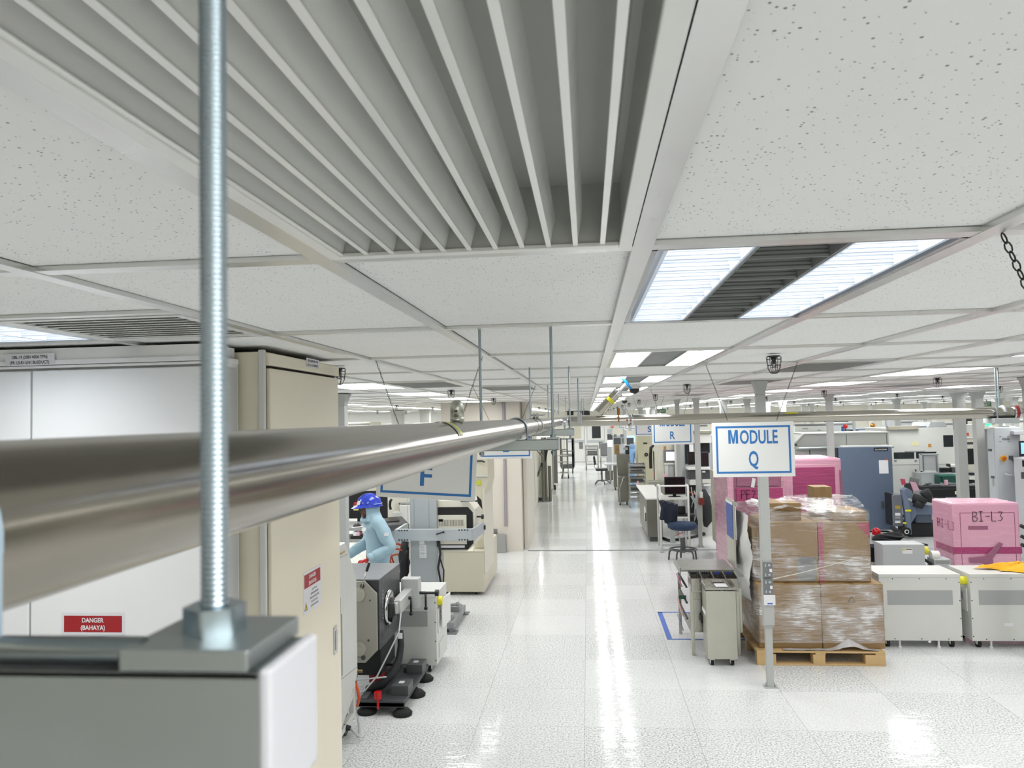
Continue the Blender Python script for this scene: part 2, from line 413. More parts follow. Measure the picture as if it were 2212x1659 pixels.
first.location = (LIGHTS[(0, 0)][0], LIGHTS[(0, 0)][1], CZ)
louv = troffer('ceiling_light', 'lit ceiling light beside the slot vent above the white electrical cabinet', (0, 1, 2)); louv.location = (LIGHTS[(-4, 0)][0], LIGHTS[(-4, 0)][1], CZ)
far2 = troffer_far('ceiling_light', '', (0, 2)); far3 = troffer_far('ceiling_light', '', (0, 1, 2)); used2 = used3 = False
AISLE = {2: 'second louvred ceiling light down the aisle row, just past the largest one', 4: 'third ceiling light down the aisle row, above the blue valve lever'}
NAMED = {(-4, 0): 'lit ceiling light beside the slot vent above the white electrical cabinet', (4, 4): 'long three-strip ceiling light in front of the two pipe hanger rods',
         (-4, 4): 'wide lit ceiling light just past the beige electrical cabinet', (-4, 6): 'lit ceiling light behind the steel air vent bottle on the pipe'}
for (i, j), (x, y) in sorted(LIGHTS.items(), key=lambda q: q[1][1]):
    if (i, j) in ((0, 0), (-4, 0)): continue
    if not seen(x, y, 1.5) and not (abs(i) <= 8 and j <= 8): continue
    if i == 0 and j > 0:
        lab = AISLE.get(j, 'small ceiling light with a dark middle strip far down the aisle row'); grp = None if j in AISLE else 'far aisle ceiling lights'
        if not used2: o = far2; used2 = True; o.location = (x, y, CZ)
        else: o = dup(far2, (x, y, CZ))
    else:
        side = 'over the machines on the pallet side of the aisle' if i > 0 else 'over the machines on the electrical cabinet side of the aisle'
        lab = NAMED.get((i, j), 'lit three-strip ceiling light ' + side); grp = None if (i, j) in NAMED else 'ceiling lights ' + side
        if j < 0: lab, grp = 'lit three-strip ceiling light overhead behind the photographer', 'ceiling lights behind the photographer'
        if not used3: o = far3; used3 = True; o.location = (x, y, CZ)
        else: o = dup(far3, (x, y, CZ))
    o['label'] = lab
    if grp: o['group'] = grp
    elif 'group' in o: del o['group']

# ------------------------------------------------------------------ air grilles
vx0, vx1, vy0, vy1 = gx(-1)+.021, gx(0)-.021, gy(-1)+.022, gy(0)-.022
t = thing('air_grille', 'big white air return grille with long blades overhead', 'air grille', ((vx0+vx1)/2, (vy0+vy1)/2, CZ))
fr = MB(); f = .024
for (a, b, c, d) in ((vx0, vx0+f, vy0, vy1), (vx1-f, vx1, vy0, vy1), (vx0+f, vx1-f, vy0, vy0+f), (vx0+f, vx1-f, vy1-f, vy1)): fr.box(a, b, c, d, CZ-.002, CZ+.006)
part(t, 'frame', fr, paint('ecece8', .33, .03), .0015, True)
pl = MB(); p0, p1, q0, q1 = vx0+f-.004, vx1-f+.004, vy0+f-.004, vy1-f+.004; top = CZ+.115
pl.quad((p0,q0,CZ),(p0,q1,CZ),(p0,q1,top),(p0,q0,top)).quad((p1,q0,CZ),(p1,q1,CZ),(p1,q1,top),(p1,q0,top)).quad((p0,q0,CZ),(p1,q0,CZ),(p1,q0,top),(p0,q0,top)).quad((p0,q1,CZ),(p1,q1,CZ),(p1,q1,top),(p0,q1,top)).quad((p0,q0,top),(p0,q1,top),(p1,q1,top),(p1,q0,top))
part(t, 'plenum', pl, paint('c3c4bf', .5, .04), 0, True)
M_BLADE = paint('efefeb', .2, .02)
for k in range(11):
    x = -.452+k*.0487
    b = MB().prism([(x-.0048, CZ+.001), (x+.0048, CZ+.001), (x+.0048, CZ+.004), (x+.0024, CZ+.0055), (x+.0136, CZ+.050), (x+.0104, CZ+.050), (x-.0012, CZ+.0055), (x-.0048, CZ+.004)], 'y', q0, q1)
    part(t, 'blade', b, M_BLADE, .0006, True, 1)
def slot_vent(name, label, x0, x1, y0, y1, n, group=None):
    t = thing(name, label, 'air grille', ((x0+x1)/2, (y0+y1)/2, CZ), 0, group)
    fr = MB()
    for (a, b, c, d) in ((x0, x0+.03, y0, y1), (x1-.03, x1, y0, y1), (x0+.03, x1-.03, y0, y0+.03), (x0+.03, x1-.03, y1-.03, y1)): fr.box(a, b, c, d, CZ-.001, CZ+.006)
    part(t, 'frame', fr, M_VENT, .001, True)
    part(t, 'plenum', MB().quad((x0,y0,CZ+.06),(x0,y1,CZ+.06),(x1,y1,CZ+.06),(x1,y0,CZ+.06)), M_BLACKM, 0, True)
    for k in range(n):
        y = y0+.045+(y1-y0-.09)*k/(n-1)
        part(t, 'blade', MB().prism([(y-.016, CZ+.002), (y-.010, CZ+.001), (y+.014, CZ+.02), (y+.010, CZ+.022)], 'x', x0+.02, x1-.02), M_VENT, 0, True)
    return t
slot_vent('air_grille', 'slot vent with dark slots above the white electrical cabinet', gx(-3)+.021, gx(-2)-.021, gy(0)+PY/2+.022, gy(1)-.022, 10)
for (i, j) in VENTS:
    lab = {(2, 3): 'grey slot vent in the ceiling in front of the caged sprinkler over the sign chains', (-2, 5): 'grey slot vent in the ceiling above the steel air vent bottle'}.get((i, j))
    slot_vent('air_grille', lab or 'narrow grey slot vent far along the ceiling', gx(i)+.021, gx(i+1)-.021, gy(j)+.022, gy(j+1)-.022, 12, None if lab else 'far slot vents')

# ------------------------------------------------------------------ sprinklers in wire cages
M_WIRE = paint('3a3b3c', .5, .08, .3)
def sprinkler(label):
    t = thing('sprinkler', label, 'sprinkler')
    part(t, 'escutcheon', MB().lathe([(.0, 0), (.034, 0), (.034, -.004), (.015, -.010), (0, -.010)], n=20), M_WIRE)
    hd = MB().lathe([(.0, -.008), (.018, -.010), (.007, -.034), (.006, -.046), (0, -.046)], n=14)
    hd.tube([(-.011, 0, -.030), (-.012, 0, -.05), (-.004, 0, -.062)], .0022, 6).tube([(.011, 0, -.030), (.012, 0, -.05), (.004, 0, -.062)], .0022, 6).lathe([(0, -.060), (.016, -.062), (.016, -.064), (0, -.065)], n=14)
    part(t, 'head', hd, M_WIRE)
    cg = MB()
    for k in range(8):
        a = 2*PI*k/8; c, s = math.cos(a), math.sin(a)
        cg.tube([(c*r, s*r, z) for r, z in ((.030, -.002), (.040, -.006), (.039, -.03), (.033, -.07), (.020, -.094), (.006, -.098))], .0016, 5)
    for r, z in ((.0395, -.02), (.036, -.052), (.020, -.094)): cg.tube([(r*math.cos(2*PI*k/16), r*math.sin(2*PI*k/16), z) for k in range(16)], .0014, 5, closed=True)
    part(t, 'cage', cg, M_WIRE)
    return t
sp0 = None
SPR = {(0, 0): 'caged sprinkler just past the beige electrical cabinet', (1, 0): 'largest caged sprinkler, between the chains of the MODULE Q sign', (0, 1): 'caged sprinkler behind the steel air vent bottle',
       (1, 1): 'caged sprinkler beside the second row of signs, beyond the MODULE Q one', (2, 1): 'caged sprinkler near the two pipe hanger rods'}
for m in range(0, 10):
    for k in range(-3, 8):
        x, y = -1.42+2.44*k, 4.31+3.68*m
        if not seen(x, y, 0) or x < -.33*y or y > YF-1: continue
        lab = SPR.get((k, m)); 
        if sp0 is None: o = sp0 = sprinkler(''); o.location = (x, y, CZ)
        else: o = dup(sp0, (x, y, CZ))
        o['label'] = lab or ('small caged sprinkler on the ceiling over the machines beyond the posts' if k > 1 else 'small caged sprinkler on the ceiling along the far aisle')
        if not lab: o['group'] = 'far sprinklers over the machines' if k > 1 else 'far sprinklers along the aisle'
        elif 'group' in o: del o['group']

# ------------------------------------------------------------------ dome cameras
def dome(p, r, label):
    t = thing('dome_camera', label, 'camera', (p.x, p.y, CZ))
    part(t, 'mount', MB().lathe([(0, 0), (r*1.3, 0), (r*1.3, -r*.35), (r, -r*.5), (0, -r*.5)], n=24), M_WHITE)
    part(t, 'dome', MB().lathe([(r, -r*.45)]+[(r*math.cos(a*PI/16), -r*.5-r*math.sin(a*PI/16)) for a in range(9)], n=24), M_BLACK)
dome(ce(1370, 834), .055, 'black dome camera on the ceiling beside the blue valve lever')
dome(ce(1349, 862), .055, 'smaller black dome camera further down the aisle ceiling')

# ------------------------------------------------------------------ stainless pipes on threaded-rod hangers
PX0, PZ0, PR, PRX = -.247, EYE-.0400, .0353, .0423           # the run along the aisle, just below eye level
XY = 6.35                                       # the run across the aisle
XZ = (at(1300, 909, XY).z+at(2100, 893, XY).z)/2
t = thing('steel_pipe', 'big brushed steel pipe running overhead from the foreground down the aisle', 'pipe', (PX0, 3, PZ0))
part(t, 'pipe_run', MB().cyl((PX0, -.6, PZ0), (PX0, 3.36, PZ0), PR, 64).cyl((PX0, 3.37, PZ0), (PX0, XY-.10, PZ0), PR, 48), M_PIPE, 0, True)
part(t, 'coupling', MB().cyl((PX0, 3.355, PZ0), (PX0, 3.375, PZ0), PR*1.05, 48), M_PIPE, .002, True)
ydm = ray(966, 915); YBD = (PX0+.01)/ydm.x*ydm.y
bx = [(PX0+(PR+.0012)*math.cos(a), (PR+.0012)*math.sin(a)) for a in [math.radians(q) for q in range(20, 131, 10)]]
bd = MB(); tp = MB()
for b, ya, yb in ((bd, YBD-.022, YBD+.022), (tp, YBD-.010, YBD+.010)):
    e = 0 if b is bd else .0004
    for (xa, za), (xb, zb) in zip(bx, bx[1:]):
        b.quad((xa+e, ya, PZ0+za+e), (xb+e, ya, PZ0+zb+e), (xb+e, yb, PZ0+zb+e), (xa+e, yb, PZ0+za+e))
part(t, 'label_band', bd, paint('c9cdbb', .4), 0, True, label='clear label band with a yellow stripe'); part(t, 'label_stripe', tp, M_YELLOW, 0, True)
t = thing('steel_pipe', 'steel pipe crossing above the aisle in front of the module signs', 'pipe', (1, XY, XZ)); PRA, PR = PR, PRX
xe = at(2190, 892, XY).x
part(t, 'pipe_run', MB().cyl((PX0+.10, XY, XZ), (xe, XY, XZ), PR, 48), M_PIPEX, 0, True)
part(t, 'pipe_run', MB().cyl((xe+.03, XY, XZ), (xe+2.5, XY, XZ), PR*.82, 40), M_PIPEX, 0, True)
fx = xe
part(t, 'gasket', MB().cyl((fx+.002, XY, XZ), (fx+.018, XY, XZ), PR*1.3, 40), M_RED, .001, True, label='red flange gasket')
part(t, 'flange', MB().cyl((fx+.02, XY, XZ), (fx+.034, XY, XZ), PR*1.34, 40).cyl((fx-.012, XY, XZ), (fx, XY, XZ), PR*1.25, 40), M_CHROME, .002, True)
xg = at(1355, 908, XY).x
part(t, 'gasket', MB().cyl((xg-.016, XY, XZ), (xg-.004, XY, XZ), PR*.95, 40).cyl((xg-.012, XY-PR, XZ), (xg+.03, XY-PR, XZ), .006, 10), M_RED, .001, True, label='red flange gasket')
part(t, 'clamp_ring', MB().cyl((xg+.006, XY, XZ), (xg+.016, XY, XZ), PR*1.22, 40).cyl((xg+.034, XY, XZ), (xg+.046, XY, XZ), PR*1.2, 40).box(xg+.006, xg+.030, XY-PR*1.2, XY-PR*.6, XZ-PR-.04, XZ-PR), M_CHROME, .002, True)
xl = at(1707, 895, XY).x
part(t, 'label_band', MB().tube([(xl-.05, XY-PR*.72, XZ+PR*.76), (xl+.05, XY-PR*.72, XZ+PR*.76)], .006, 6), M_YELLOW, 0, True)
part(t, 'vent_valve', MB().cyl((at(1336, 905, XY).x, XY-PR, XZ-.01), (at(1336, 905, XY).x, XY-PR, XZ+.05), .006, 10).cyl((at(1336, 905, XY).x, XY-PR, XZ+.045), (at(1336, 905, XY).x, XY-PR, XZ+.10), .012, 12), paint('9c6a42', .4, .05, .6), 0, True, label='small brass valve')
part(t, 'union', MB().box(at(1759, 890, XY).x-.014, at(1759, 890, XY).x+.014, XY-.02, XY+.02, XZ+PR-.012, XZ+PR+.022), M_CHROME, .003, True)
PR = PRA
# tee joint where the two runs meet
t = thing('pipe_elbow', 'steel pipe elbow where the aisle run meets the cross pipe', 'pipe fitting', (PX0, XY, PZ0))
part(t, 'body', MB().tube([(PX0, XY-.098, PZ0), (PX0, XY-.06, PZ0), (PX0+.006, XY-.03, PZ0), (PX0+.03, XY-.006, PZ0), (PX0+.06, XY, (PZ0+XZ)/2), (PX0+.098, XY, XZ)], PR*1.03, 32), M_CHROME, 0, True)
part(t, 'drain_cock', MB().cyl((PX0+.06, XY-.05, PZ0-.02), (PX0+.06, XY-.05, PZ0-.07), .007, 10), M_CHROME, 0, True)
# slanting branch with the blue lever
a = at(1285, 902, XY); b = at(1331, 852, XY); d = (b-a).normalized(); a = a+d*.05
t = thing('valve_branch', 'slanting steel branch pipe with a blue valve lever on the cross pipe', 'pipe valve', a)
part(t, 'branch', MB().cyl(a, b, .036, 32), M_PIPEX, 0, True)
part(t, 'label_band', MB().cyl(a.lerp(b, .60), a.lerp(b, .74), .0368, 32, caps=False), M_YELLOW, 0, True)
part(t, 'collar', MB().cyl(b, b+d*.012, .042, 32).cyl(b+d*.016, b+d*.03, .043, 32).cyl(b+d*.03, b+d*.05, .02, 20), M_CHROME, .002, True)
part(t, 'valve_stem', MB().cyl(b+d*.045, b+d*.115, .012, 14), M_WHITE, .002, True)
e = b+d*.118
part(t, 'lever', MB().tube([e+Vector((-.035, 0, .045)), e+Vector((-.015, 0, .035)), e+Vector((.01, 0, .004)), e+Vector((.04, -.02, -.04))], [.010, .013, .013, .009], 10), paint('1f8fd0', .35), .0, True, label='bright blue lever')
# air vent bottle on the aisle pipe
ydm = Vector(ray(985, 890)); pb = Vector((PX0+.002, PX0/ydm.x*ydm.y, PZ0+PR-.002))
t = thing('air_vent', 'domed steel air vent bottle standing on the big pipe', 'pipe fitting', pb)
part(t, 'bottle', MB().lathe([(r_*.82, z_*.80) for r_, z_ in ((.0, 0), (.0125, 0), (.0165, .004), (.0165, .012), (.0158, .0125), (.0158, .014), (.0165, .0145), (.0165, .036), (.0135, .047), (.007, .0535), (0, .055))], n=32), M_STEELV)
part(t, 'name_plate', MB().box(-.003, .003, -.0142, -.013, .020, .024), M_DGREY)

# struts: galvanised channels hung from pairs of threaded rods
def strut(y, x0, x1, zt, label, rod_x, rodlab, h=.0413, w=.0413, pl=.0212, rr=.00485):
    t = thing('strut_channel', label, 'strut channel', (x0, y, zt-h))
    b = MB().box(0, x1-x0, -w/2, w/2, h-.0025, h).box(0, x1-x0, -w/2, -w/2+.0025, 0, h).box(0, x1-x0, w/2-.0025, w/2, 0, h).box(0, x1-x0, -w/2, -.011, 0, .0025).box(0, x1-x0, .011, w/2, 0, .0025)
    part(t, 'channel', b, M_GALV, .0006)
    part(t, 'end_cap', MB().box(x1-x0, x1-x0+.004, -w/2-.001, w/2+.001, -.001, h+.001), paint('b9b9bd', .5, .03), .0012)
    for rx in rod_x:
        r = thing('threaded_rod', rodlab(rx), 'threaded rod', (rx, y, zt-h-.02), 0)
        L = CZ+.01-(zt-h-.02)
        part(r, 'rod', rodmesh(L, y < 1, rr), M_ZINC)
        zb = h+.02
        part(r, 'washer_plate', MB().box(-pl, pl, -pl, pl, zb+.0004, zb+.0004+pl*.32), M_GALV, .0008)
        part(r, 'nut', MB().cyl((0,0,zb+pl*.34), (0,0,zb+pl*.34+rr*1.9), rr*2.25, 6), M_ZINC, .0012)
        part(r, 'nut', MB().cyl((0,0,.006), (0,0,.0165), .0098, 6), M_ZINC, .0012)
    return t
def rodmesh(L, fine, r):
    p = .00175
    b = MB()
    if not fine: return b.cyl((0,0,0), (0,0,L), r, 12)
    n = int(L/p); pr = []
    for k in range(n):
        z = k*p; pr += [(r, z), (r, z+p*.35), (r*.90, z+p*.55), (r*.90, z+p*.85)]
    return b.lathe(pr, n=20)
ZS = PZ0-PR-.0006
S0Y = .244; S0Z = at(430, 1452, .225).z
strut(S0Y, -.60, at(560, 1500, .225).x, S0Z, 'nearest galvanised strut channel with a white end cap under the big pipe', (at(463, 1000, S0Y).x, -.50),
      lambda x: 'thick threaded rod close to the lens, bolted through the nearest strut' if x > -.3 else 'threaded rod at the far end of the nearest strut', .0413, .038, .0205, .0045)
strut(2.67, -.52, at(1205, 950, 2.65).x, ZS, 'second galvanised strut channel, under the pipe clamp past the MODULE F sign', (-.12, -.37), lambda x: 'threaded rod in front of the end of the second strut' if x > -.3 else 'threaded rod dropping behind the big pipe onto the second strut', .037)
strut(4.88, -.52, -.085, ZS, 'third galvanised strut channel, in front of the pipe elbow', (-.11, -.36), lambda x: 'threaded rod on the end of the third strut' if x > -.3 else 'threaded rod behind the pipe onto the third strut')
M_UB = M_ZINC
def ubolt(y, label, r=.0048):
    t = thing('pipe_clamp', label, 'pipe clamp', (PX0, y, PZ0))
    R = PR+r
    part(t, 'u_bolt', MB().tube([(R, 0, -PR-.03)]+[(R*math.cos(a), 0, R*math.sin(a)) for a in [PI*k/20 for k in range(21)]]+[(-R, 0, -PR-.03)], r, 12), M_UB)
    for s in (-1, 1): part(t, 'nut', MB().cyl((s*R, 0, -PR-.004), (s*R, 0, -PR+.004), .0085, 6), M_ZINC, .001)
ubolt(2.66, 'thin U bolt clamping the big pipe on the second strut', .0035)
# flat bracket ring with ears near the second strut
t = thing('pipe_clamp', 'two-part ring clamp with bolt ears around the big pipe beyond the U bolt', 'pipe clamp', (PX0, (lambda v: (PX0+PR)/v.x*v.y)(ray(1172, 915)), PZ0))
rg = MB()
for r0, yy in ((PR+.001, 0),):
    ks = [(r0*math.cos(2*PI*k/40), r0*math.sin(2*PI*k/40)) for k in range(40)]
    for k in range(40):
        (xa, za), (xb, zb) = ks[k], ks[(k+1) % 40]; s = (r0+.005)/r0
        rg.quad((xa*s, -.012, za*s), (xb*s, -.012, zb*s), (xb*s, .012, zb*s), (xa*s, .012, za*s)).quad((xa, -.012, za), (xa*s, -.012, za*s), (xb*s, -.012, zb*s), (xb, -.012, zb)).quad((xa, .012, za), (xb, .012, zb), (xb*s, .012, zb*s), (xa*s, .012, za*s))
part(t, 'ring', rg, M_CHROME)
part(t, 'bolt_ear', MB().box(-.010, .002, -.012, .012, PR, PR+.024).box(.006, .018, -.012, .012, PR, PR+.024).cyl((-.018, 0, PR+.016), (.05, 0, PR+.016), .004, 10), M_CHROME, .001)
# heavy flat bracket of the foreground clamp: strap over the pipe and a dark spacer rod
t = thing('pipe_clamp', 'wide grey strap clamp over the big pipe on the nearest strut', 'pipe clamp', (PX0, S0Y, PZ0))
st = MB(); r0 = PR+.0005; ks = [(r0*math.cos(a), r0*math.sin(a)) for a in [math.radians(-5+10*k) for k in range(20)]]; s = (r0+.006)/r0; yw = .010
for (xa, za), (xb, zb) in zip(ks, ks[1:]):
    st.quad((xa*s,-yw,za*s), (xb*s,-yw,zb*s), (xb*s,yw,zb*s), (xa*s,yw,za*s)).quad((xa,-yw,za), (xa*s,-yw,za*s), (xb*s,-yw,zb*s), (xb,-yw,zb)).quad((xa,yw,za), (xb,yw,zb), (xb*s,yw,zb*s), (xa*s,yw,za*s))
for sx in (-1, 1): st.box(sx*r0, sx*(r0+.006), -yw, yw, S0Z-PZ0+.0005, .0)
part(t, 'strap', st, paint('a9bcc9', .45, .05), .0008)
part(t, 'spacer_rod', MB().cyl((PR+.004, -.0125, S0Z+.0042-PZ0), (PR+.072, -.0125, S0Z+.0042-PZ0), .0040, 18), steel('8d9699', .3, (9, 9, 9), .1, .05), .0)
# hangers of the run across the aisle
def plain_rod(p, zb, label, r=.0055, group=None):
    t = single('threaded_rod', MB().cyl((p.x, p.y, zb), (p.x, p.y, CZ+.01), r, 10), M_ZINC, label, 'threaded rod', group); return t
pa, pb2 = ce(2138, 798), ce(2171, 792)
plain_rod(Vector((pa.x, XY+.06, 0)), XZ-.085, 'threaded rod behind the cross pipe near the grey machine tower', .006)
plain_rod(Vector((pb2.x, XY-.06, 0)), XZ-.085, 'threaded rod in front of the cross pipe near the grey machine tower', .006)
t = thing('strut_channel', 'short grey strut under the cross pipe near the grey machine tower', 'strut channel', (pb2.x, XY, XZ-PR-.045))
sx0, sx1 = at(2136, 909, XY).x, at(2189, 909, XY).x
part(t, 'channel', MB().box(sx0, sx1, XY-.09, XY+.09, XZ-PR-.048, XZ-PR-.006), M_LGREY, .002, True)
part(t, 'saddle_strap', MB().tube([(at(2166, 900, XY).x, XY+(PR+.013)*math.cos(q), XZ+(PR+.013)*math.sin(q)) for q in [PI*k/16 for k in range(17)]], .012, 6), M_LGREY, 0, True)
# further rods along the aisle, above the pipes beyond
zf = .07
for k, (x, yp, zb) in enumerate(((1183, 832, 905), (1248, 817, 916), (1256, 862, 898), (1221, 858, 898), (1206, 852, 896), (1203+50, 868, 897), (1198+62, 862, 897))):
    p = ce(x, yp)
    lab = {1: 'threaded rod with a flat grey hanger plate in front of the cross pipe'}.get(k, 'slim threaded rod hanging far down the aisle ceiling')
    z = at(x, zb, p.y).z
    t = plain_rod(p, z, lab, .0055, None if k == 1 else 'far threaded rods')
    if k == 1: part(t, 'hanger_plate', MB().box(at(1247, 908, p.y).x, at(1257, 908, p.y).x, p.y-.006, p.y+.006, z-.0, at(1250, 893, p.y).z), M_LGREY, .001)

# ------------------------------------------------------------------ hanging module signs
M_CHAIN = paint('34322d', .5, .08, .4)
def chain_mesh(p, q, big=False):
    p, q = Vector(p), Vector(q); d = q-p; L = d.length; d.normalize()
    t = Vector((0,1,0)) if abs(d.y) < .9 else Vector((1,0,0)); a = d.cross(t).normalized(); b = d.cross(a)
    l, wd, r = (.021, .0062, .0016) if big else (.014, .0036, .00095)
    n = max(2, int(L/(l*.78))); m = MB()
    for k in range(n):
        c = p + d*(L*(k+.5)/n); s = a if k % 2 else b
        m.tube([c+d*(l*.5*math.cos(x))+s*(wd*math.sin(x)) for x in [2*PI*i/8 for i in range(8)]], r, 4, closed=True)
    return m
def module_sign(cx, y, zt, letter, label, tops, tilt=0.0, wd=.5, h=.35, rzz=0.0):
    t = thing('hanging_sign', label, 'sign', (cx, y, zt-h), rzz)
    t.rotation_euler = (0, tilt, rzz)
    part(t, 'board', MB().box(-wd/2, wd/2, -.003, .003, 0, h), M_SIGN, .001)
    b = MB(); i, k, r = .022, .034, .012
    for (a, c, e, f) in ((-wd/2+i, wd/2-i, h-k, h-i), (-wd/2+i, wd/2-i, i, k), (-wd/2+i, -wd/2+k, k, h-k), (wd/2-k, wd/2-i, k, h-k)): b.box(a, c, -.0038, -.003, e, f)
    part(t, 'border', b, M_SIGNBLUE, label='blue border line')
    k_ = wd/.537; lh = .092*k_; z_ = h-.142*k_; x_ = -.162*k_; mw = .064*k_; s_ = .0155*k_
    M_ = [(0, 0), (0, 1), (s_*1.25, 1), (mw/2, .33), (mw-s_*1.25, 1), (mw, 1), (mw, 0), (mw-s_, 0), (mw-s_, .74), (mw/2+s_*.4, 0), (mw/2-s_*.4, 0), (s_, .74), (s_, 0)]
    tx = MB().poly([(x_+u, -.0036, z_+v*lh) for u, v in M_]).text('ODULE', (x_+mw+.012*k_, -.0036, z_), (1,0,0), (0,0,1), lh, width=.248*k_, bold=.022, align='L').text(letter, (0, -.0036, .072*k_), (1,0,0), (0,0,1), .104*k_, width=.064*k_, bold=.02)
    part(t, 'lettering', tx, M_SIGNBLUE, label='blue letters MODULE '+letter)
    M = Matrix.LocRotScale(t.location, t.rotation_euler, None)
    for sx, top in zip((-1, 1), tops):
        e = M @ Vector((sx*wd*.30, 0, h+.012))
        part(t, 'eye_bolt', MB().tube([(sx*wd*.30+.006*math.cos(q), 0, h+.004+.006*math.sin(q)) for q in [2*PI*k/10 for k in range(10)]], .0014, 5, closed=True), M_ZINC)
        if top is not None:
            part(t, 'chain', chain_mesh(M.inverted() @ Vector(top), M.inverted() @ e), M_CHAIN)
    return t
q0, q1 = at(1539, 970, 4.93), at(1716, 970, 4.93)
module_sign((q0.x+q1.x)/2, 4.93, at(1627, 912, 4.93).z, 'Q', 'white hanging sign MODULE Q with a blue border', (Vector((.75, 4.93, CZ)), Vector((1.31, 4.93, CZ))), 0, q1.x-q0.x, at(1627, 912, 4.93).z-at(1627, 1030, 4.93).z)
r1 = at(1497, 930, 9.3); r0 = at(1408, 930, 9.3)
module_sign((r0.x+r1.x)/2, 9.3, at(1450, 960, 9.3).z+.345, 'R', 'white hanging sign MODULE R with its top behind the cross pipe', (Vector((.76, 9.3, CZ)), Vector((1.22, 9.3, CZ))), 0, r1.x-r0.x, .345)
def far_sign(xl, yb, Y, letter, label, wd=.5):
    p = at(xl, yb, Y); cx = p.x+wd/2
    module_sign(cx, Y, p.z+.345, letter, label, (Vector((cx-.26, Y, CZ)), Vector((cx+.26, Y, CZ))), 0, wd, .345)
far_sign(1371, 942, 13.2, 'S', 'white hanging sign MODULE S half hidden behind the R sign')
far_sign(1349, 929, 17.2, 'T', 'white hanging sign behind the cross pipe and the S sign')
far_sign(1336, 926, 22.5, 'U', 'last visible white hanging sign, furthest down the aisle')
f0, f1 = at(812, 1074, 3.84), at(1024, 1080, 3.84)
module_sign((f0.x+f1.x)/2+.003, 3.84, at(918, 1078, 3.84).z+.352, 'F', 'white hanging sign MODULE F mostly hidden by the big pipe', (Vector((-1.07, 3.84, CZ)), Vector((-.52, 3.84, CZ))), math.radians(3.6), f1.x-f0.x+.006, .352)
e0, e1 = at(1037, 980, 7.4), at(1150, 980, 7.4)
module_sign((e0.x+e1.x)/2, 7.4, at(1095, 991, 7.4).z+.35, 'E', 'white hanging sign MODULE E behind the second strut', (Vector((-1.1, 7.4, CZ)), Vector((-.49, 7.4, CZ))), 0, e1.x-e0.x, .35)
single('chain', chain_mesh(ce(2165, 505), at(2262, 720, 1.46), True), M_CHAIN, 'dark link chain hanging from the corner of the largest ceiling light', 'chain')

# ------------------------------------------------------------------ electrical cabinets by the aisle
CY, CX, BX = 2.80, -1.425, -1.305
def yon(px, py, X):                               # distance at which the plane x = X shows at this column of the photo
    d = ray(px, py); return X/d.x*d.y
B0, B1 = yon(583, 1000, BX), yon(733, 1000, BX); CYB = B0-.03
M_CABW = paint('f0f0ef', .42, .02, scale=2); M_CABB = paint('efe7d2', .45, .03, scale=2)
M_GAP = paint('2c2b29', .8, .05)
def cabz(y, x=430): return at(x, y, CY).z
t = thing('electrical_cabinet', 'tall white electrical cabinet with a red DANGER sticker', 'electrical cabinet', (CX, CY, 0))
zh, zd = 2.885, cabz(788)
part(t, 'body', MB().box(-3.4, CX, CY+.03, CYB, .02, zh).box(-3.4, CX+.004, CY-.004, CYB, zh-.02, zh), M_CABW, .003, True)
xs = at(66, 1000, CY).x
part(t, 'header', MB().box(-3.4, CX+.003, CY-.003, CY+.03, zd+.004, zh-.022), M_CABW, .003, True)
part(t, 'door', MB().box(xs+.004, CX-.001, CY, CY+.03, .10, zd-.005), M_CABW, .004, True)
part(t, 'door', MB().box(-2.62, xs-.004, CY, CY+.03, .10, zd-.005), M_CABW, .004, True)
part(t, 'side_panel', MB().box(CX, CX+.006, CY+.05, CYB-.02, .08, zd-.004), paint('c4c5c4', .4, .02), .002, True)
part(t, 'plinth', MB().box(-3.4, CX-.01, CY+.02, CYB, 0, .09), M_GAP, 0, True)
part(t, 'filler_strip', MB().box(-3.4, CX-.015, CY+.005, CYB, zh, CZ), M_CABW, 0, True)
def plate(parent, o, r, u, wd, h, lines, name='name_plate'):
    """a small white plate with lettering: o its centre, r along the text, u upward, both unit vectors"""
    o, r, u = Vector(o), Vector(r), Vector(u); nrm = r.cross(u)
    p = part(parent, name, MB().obox(o, r*(wd/2), u*(h/2), nrm*.0008), M_LABEL, 0, True)
    b = MB()
    for s, yy, hh, ww in lines: b.text(s, o+nrm*.0012+u*yy, r, u, hh, width=ww, bold=.02)
    part(p, 'lettering', b, M_INK, 0, True)
lx0, lx1 = at(13, 776, CY).x, at(120, 776, CY).x
plate(t, ((lx0+lx1)/2, CY-.005, (cabz(763, 66)+cabz(791, 66))/2), (1,0,0), (0,0,1), lx1-lx0, .047, (('DBL-19 (208V 400A TPN)', .004, .0125, .148), ('(FR: L5-R1-LN1 BUSDUCT)', -.017, .0125, .163)))
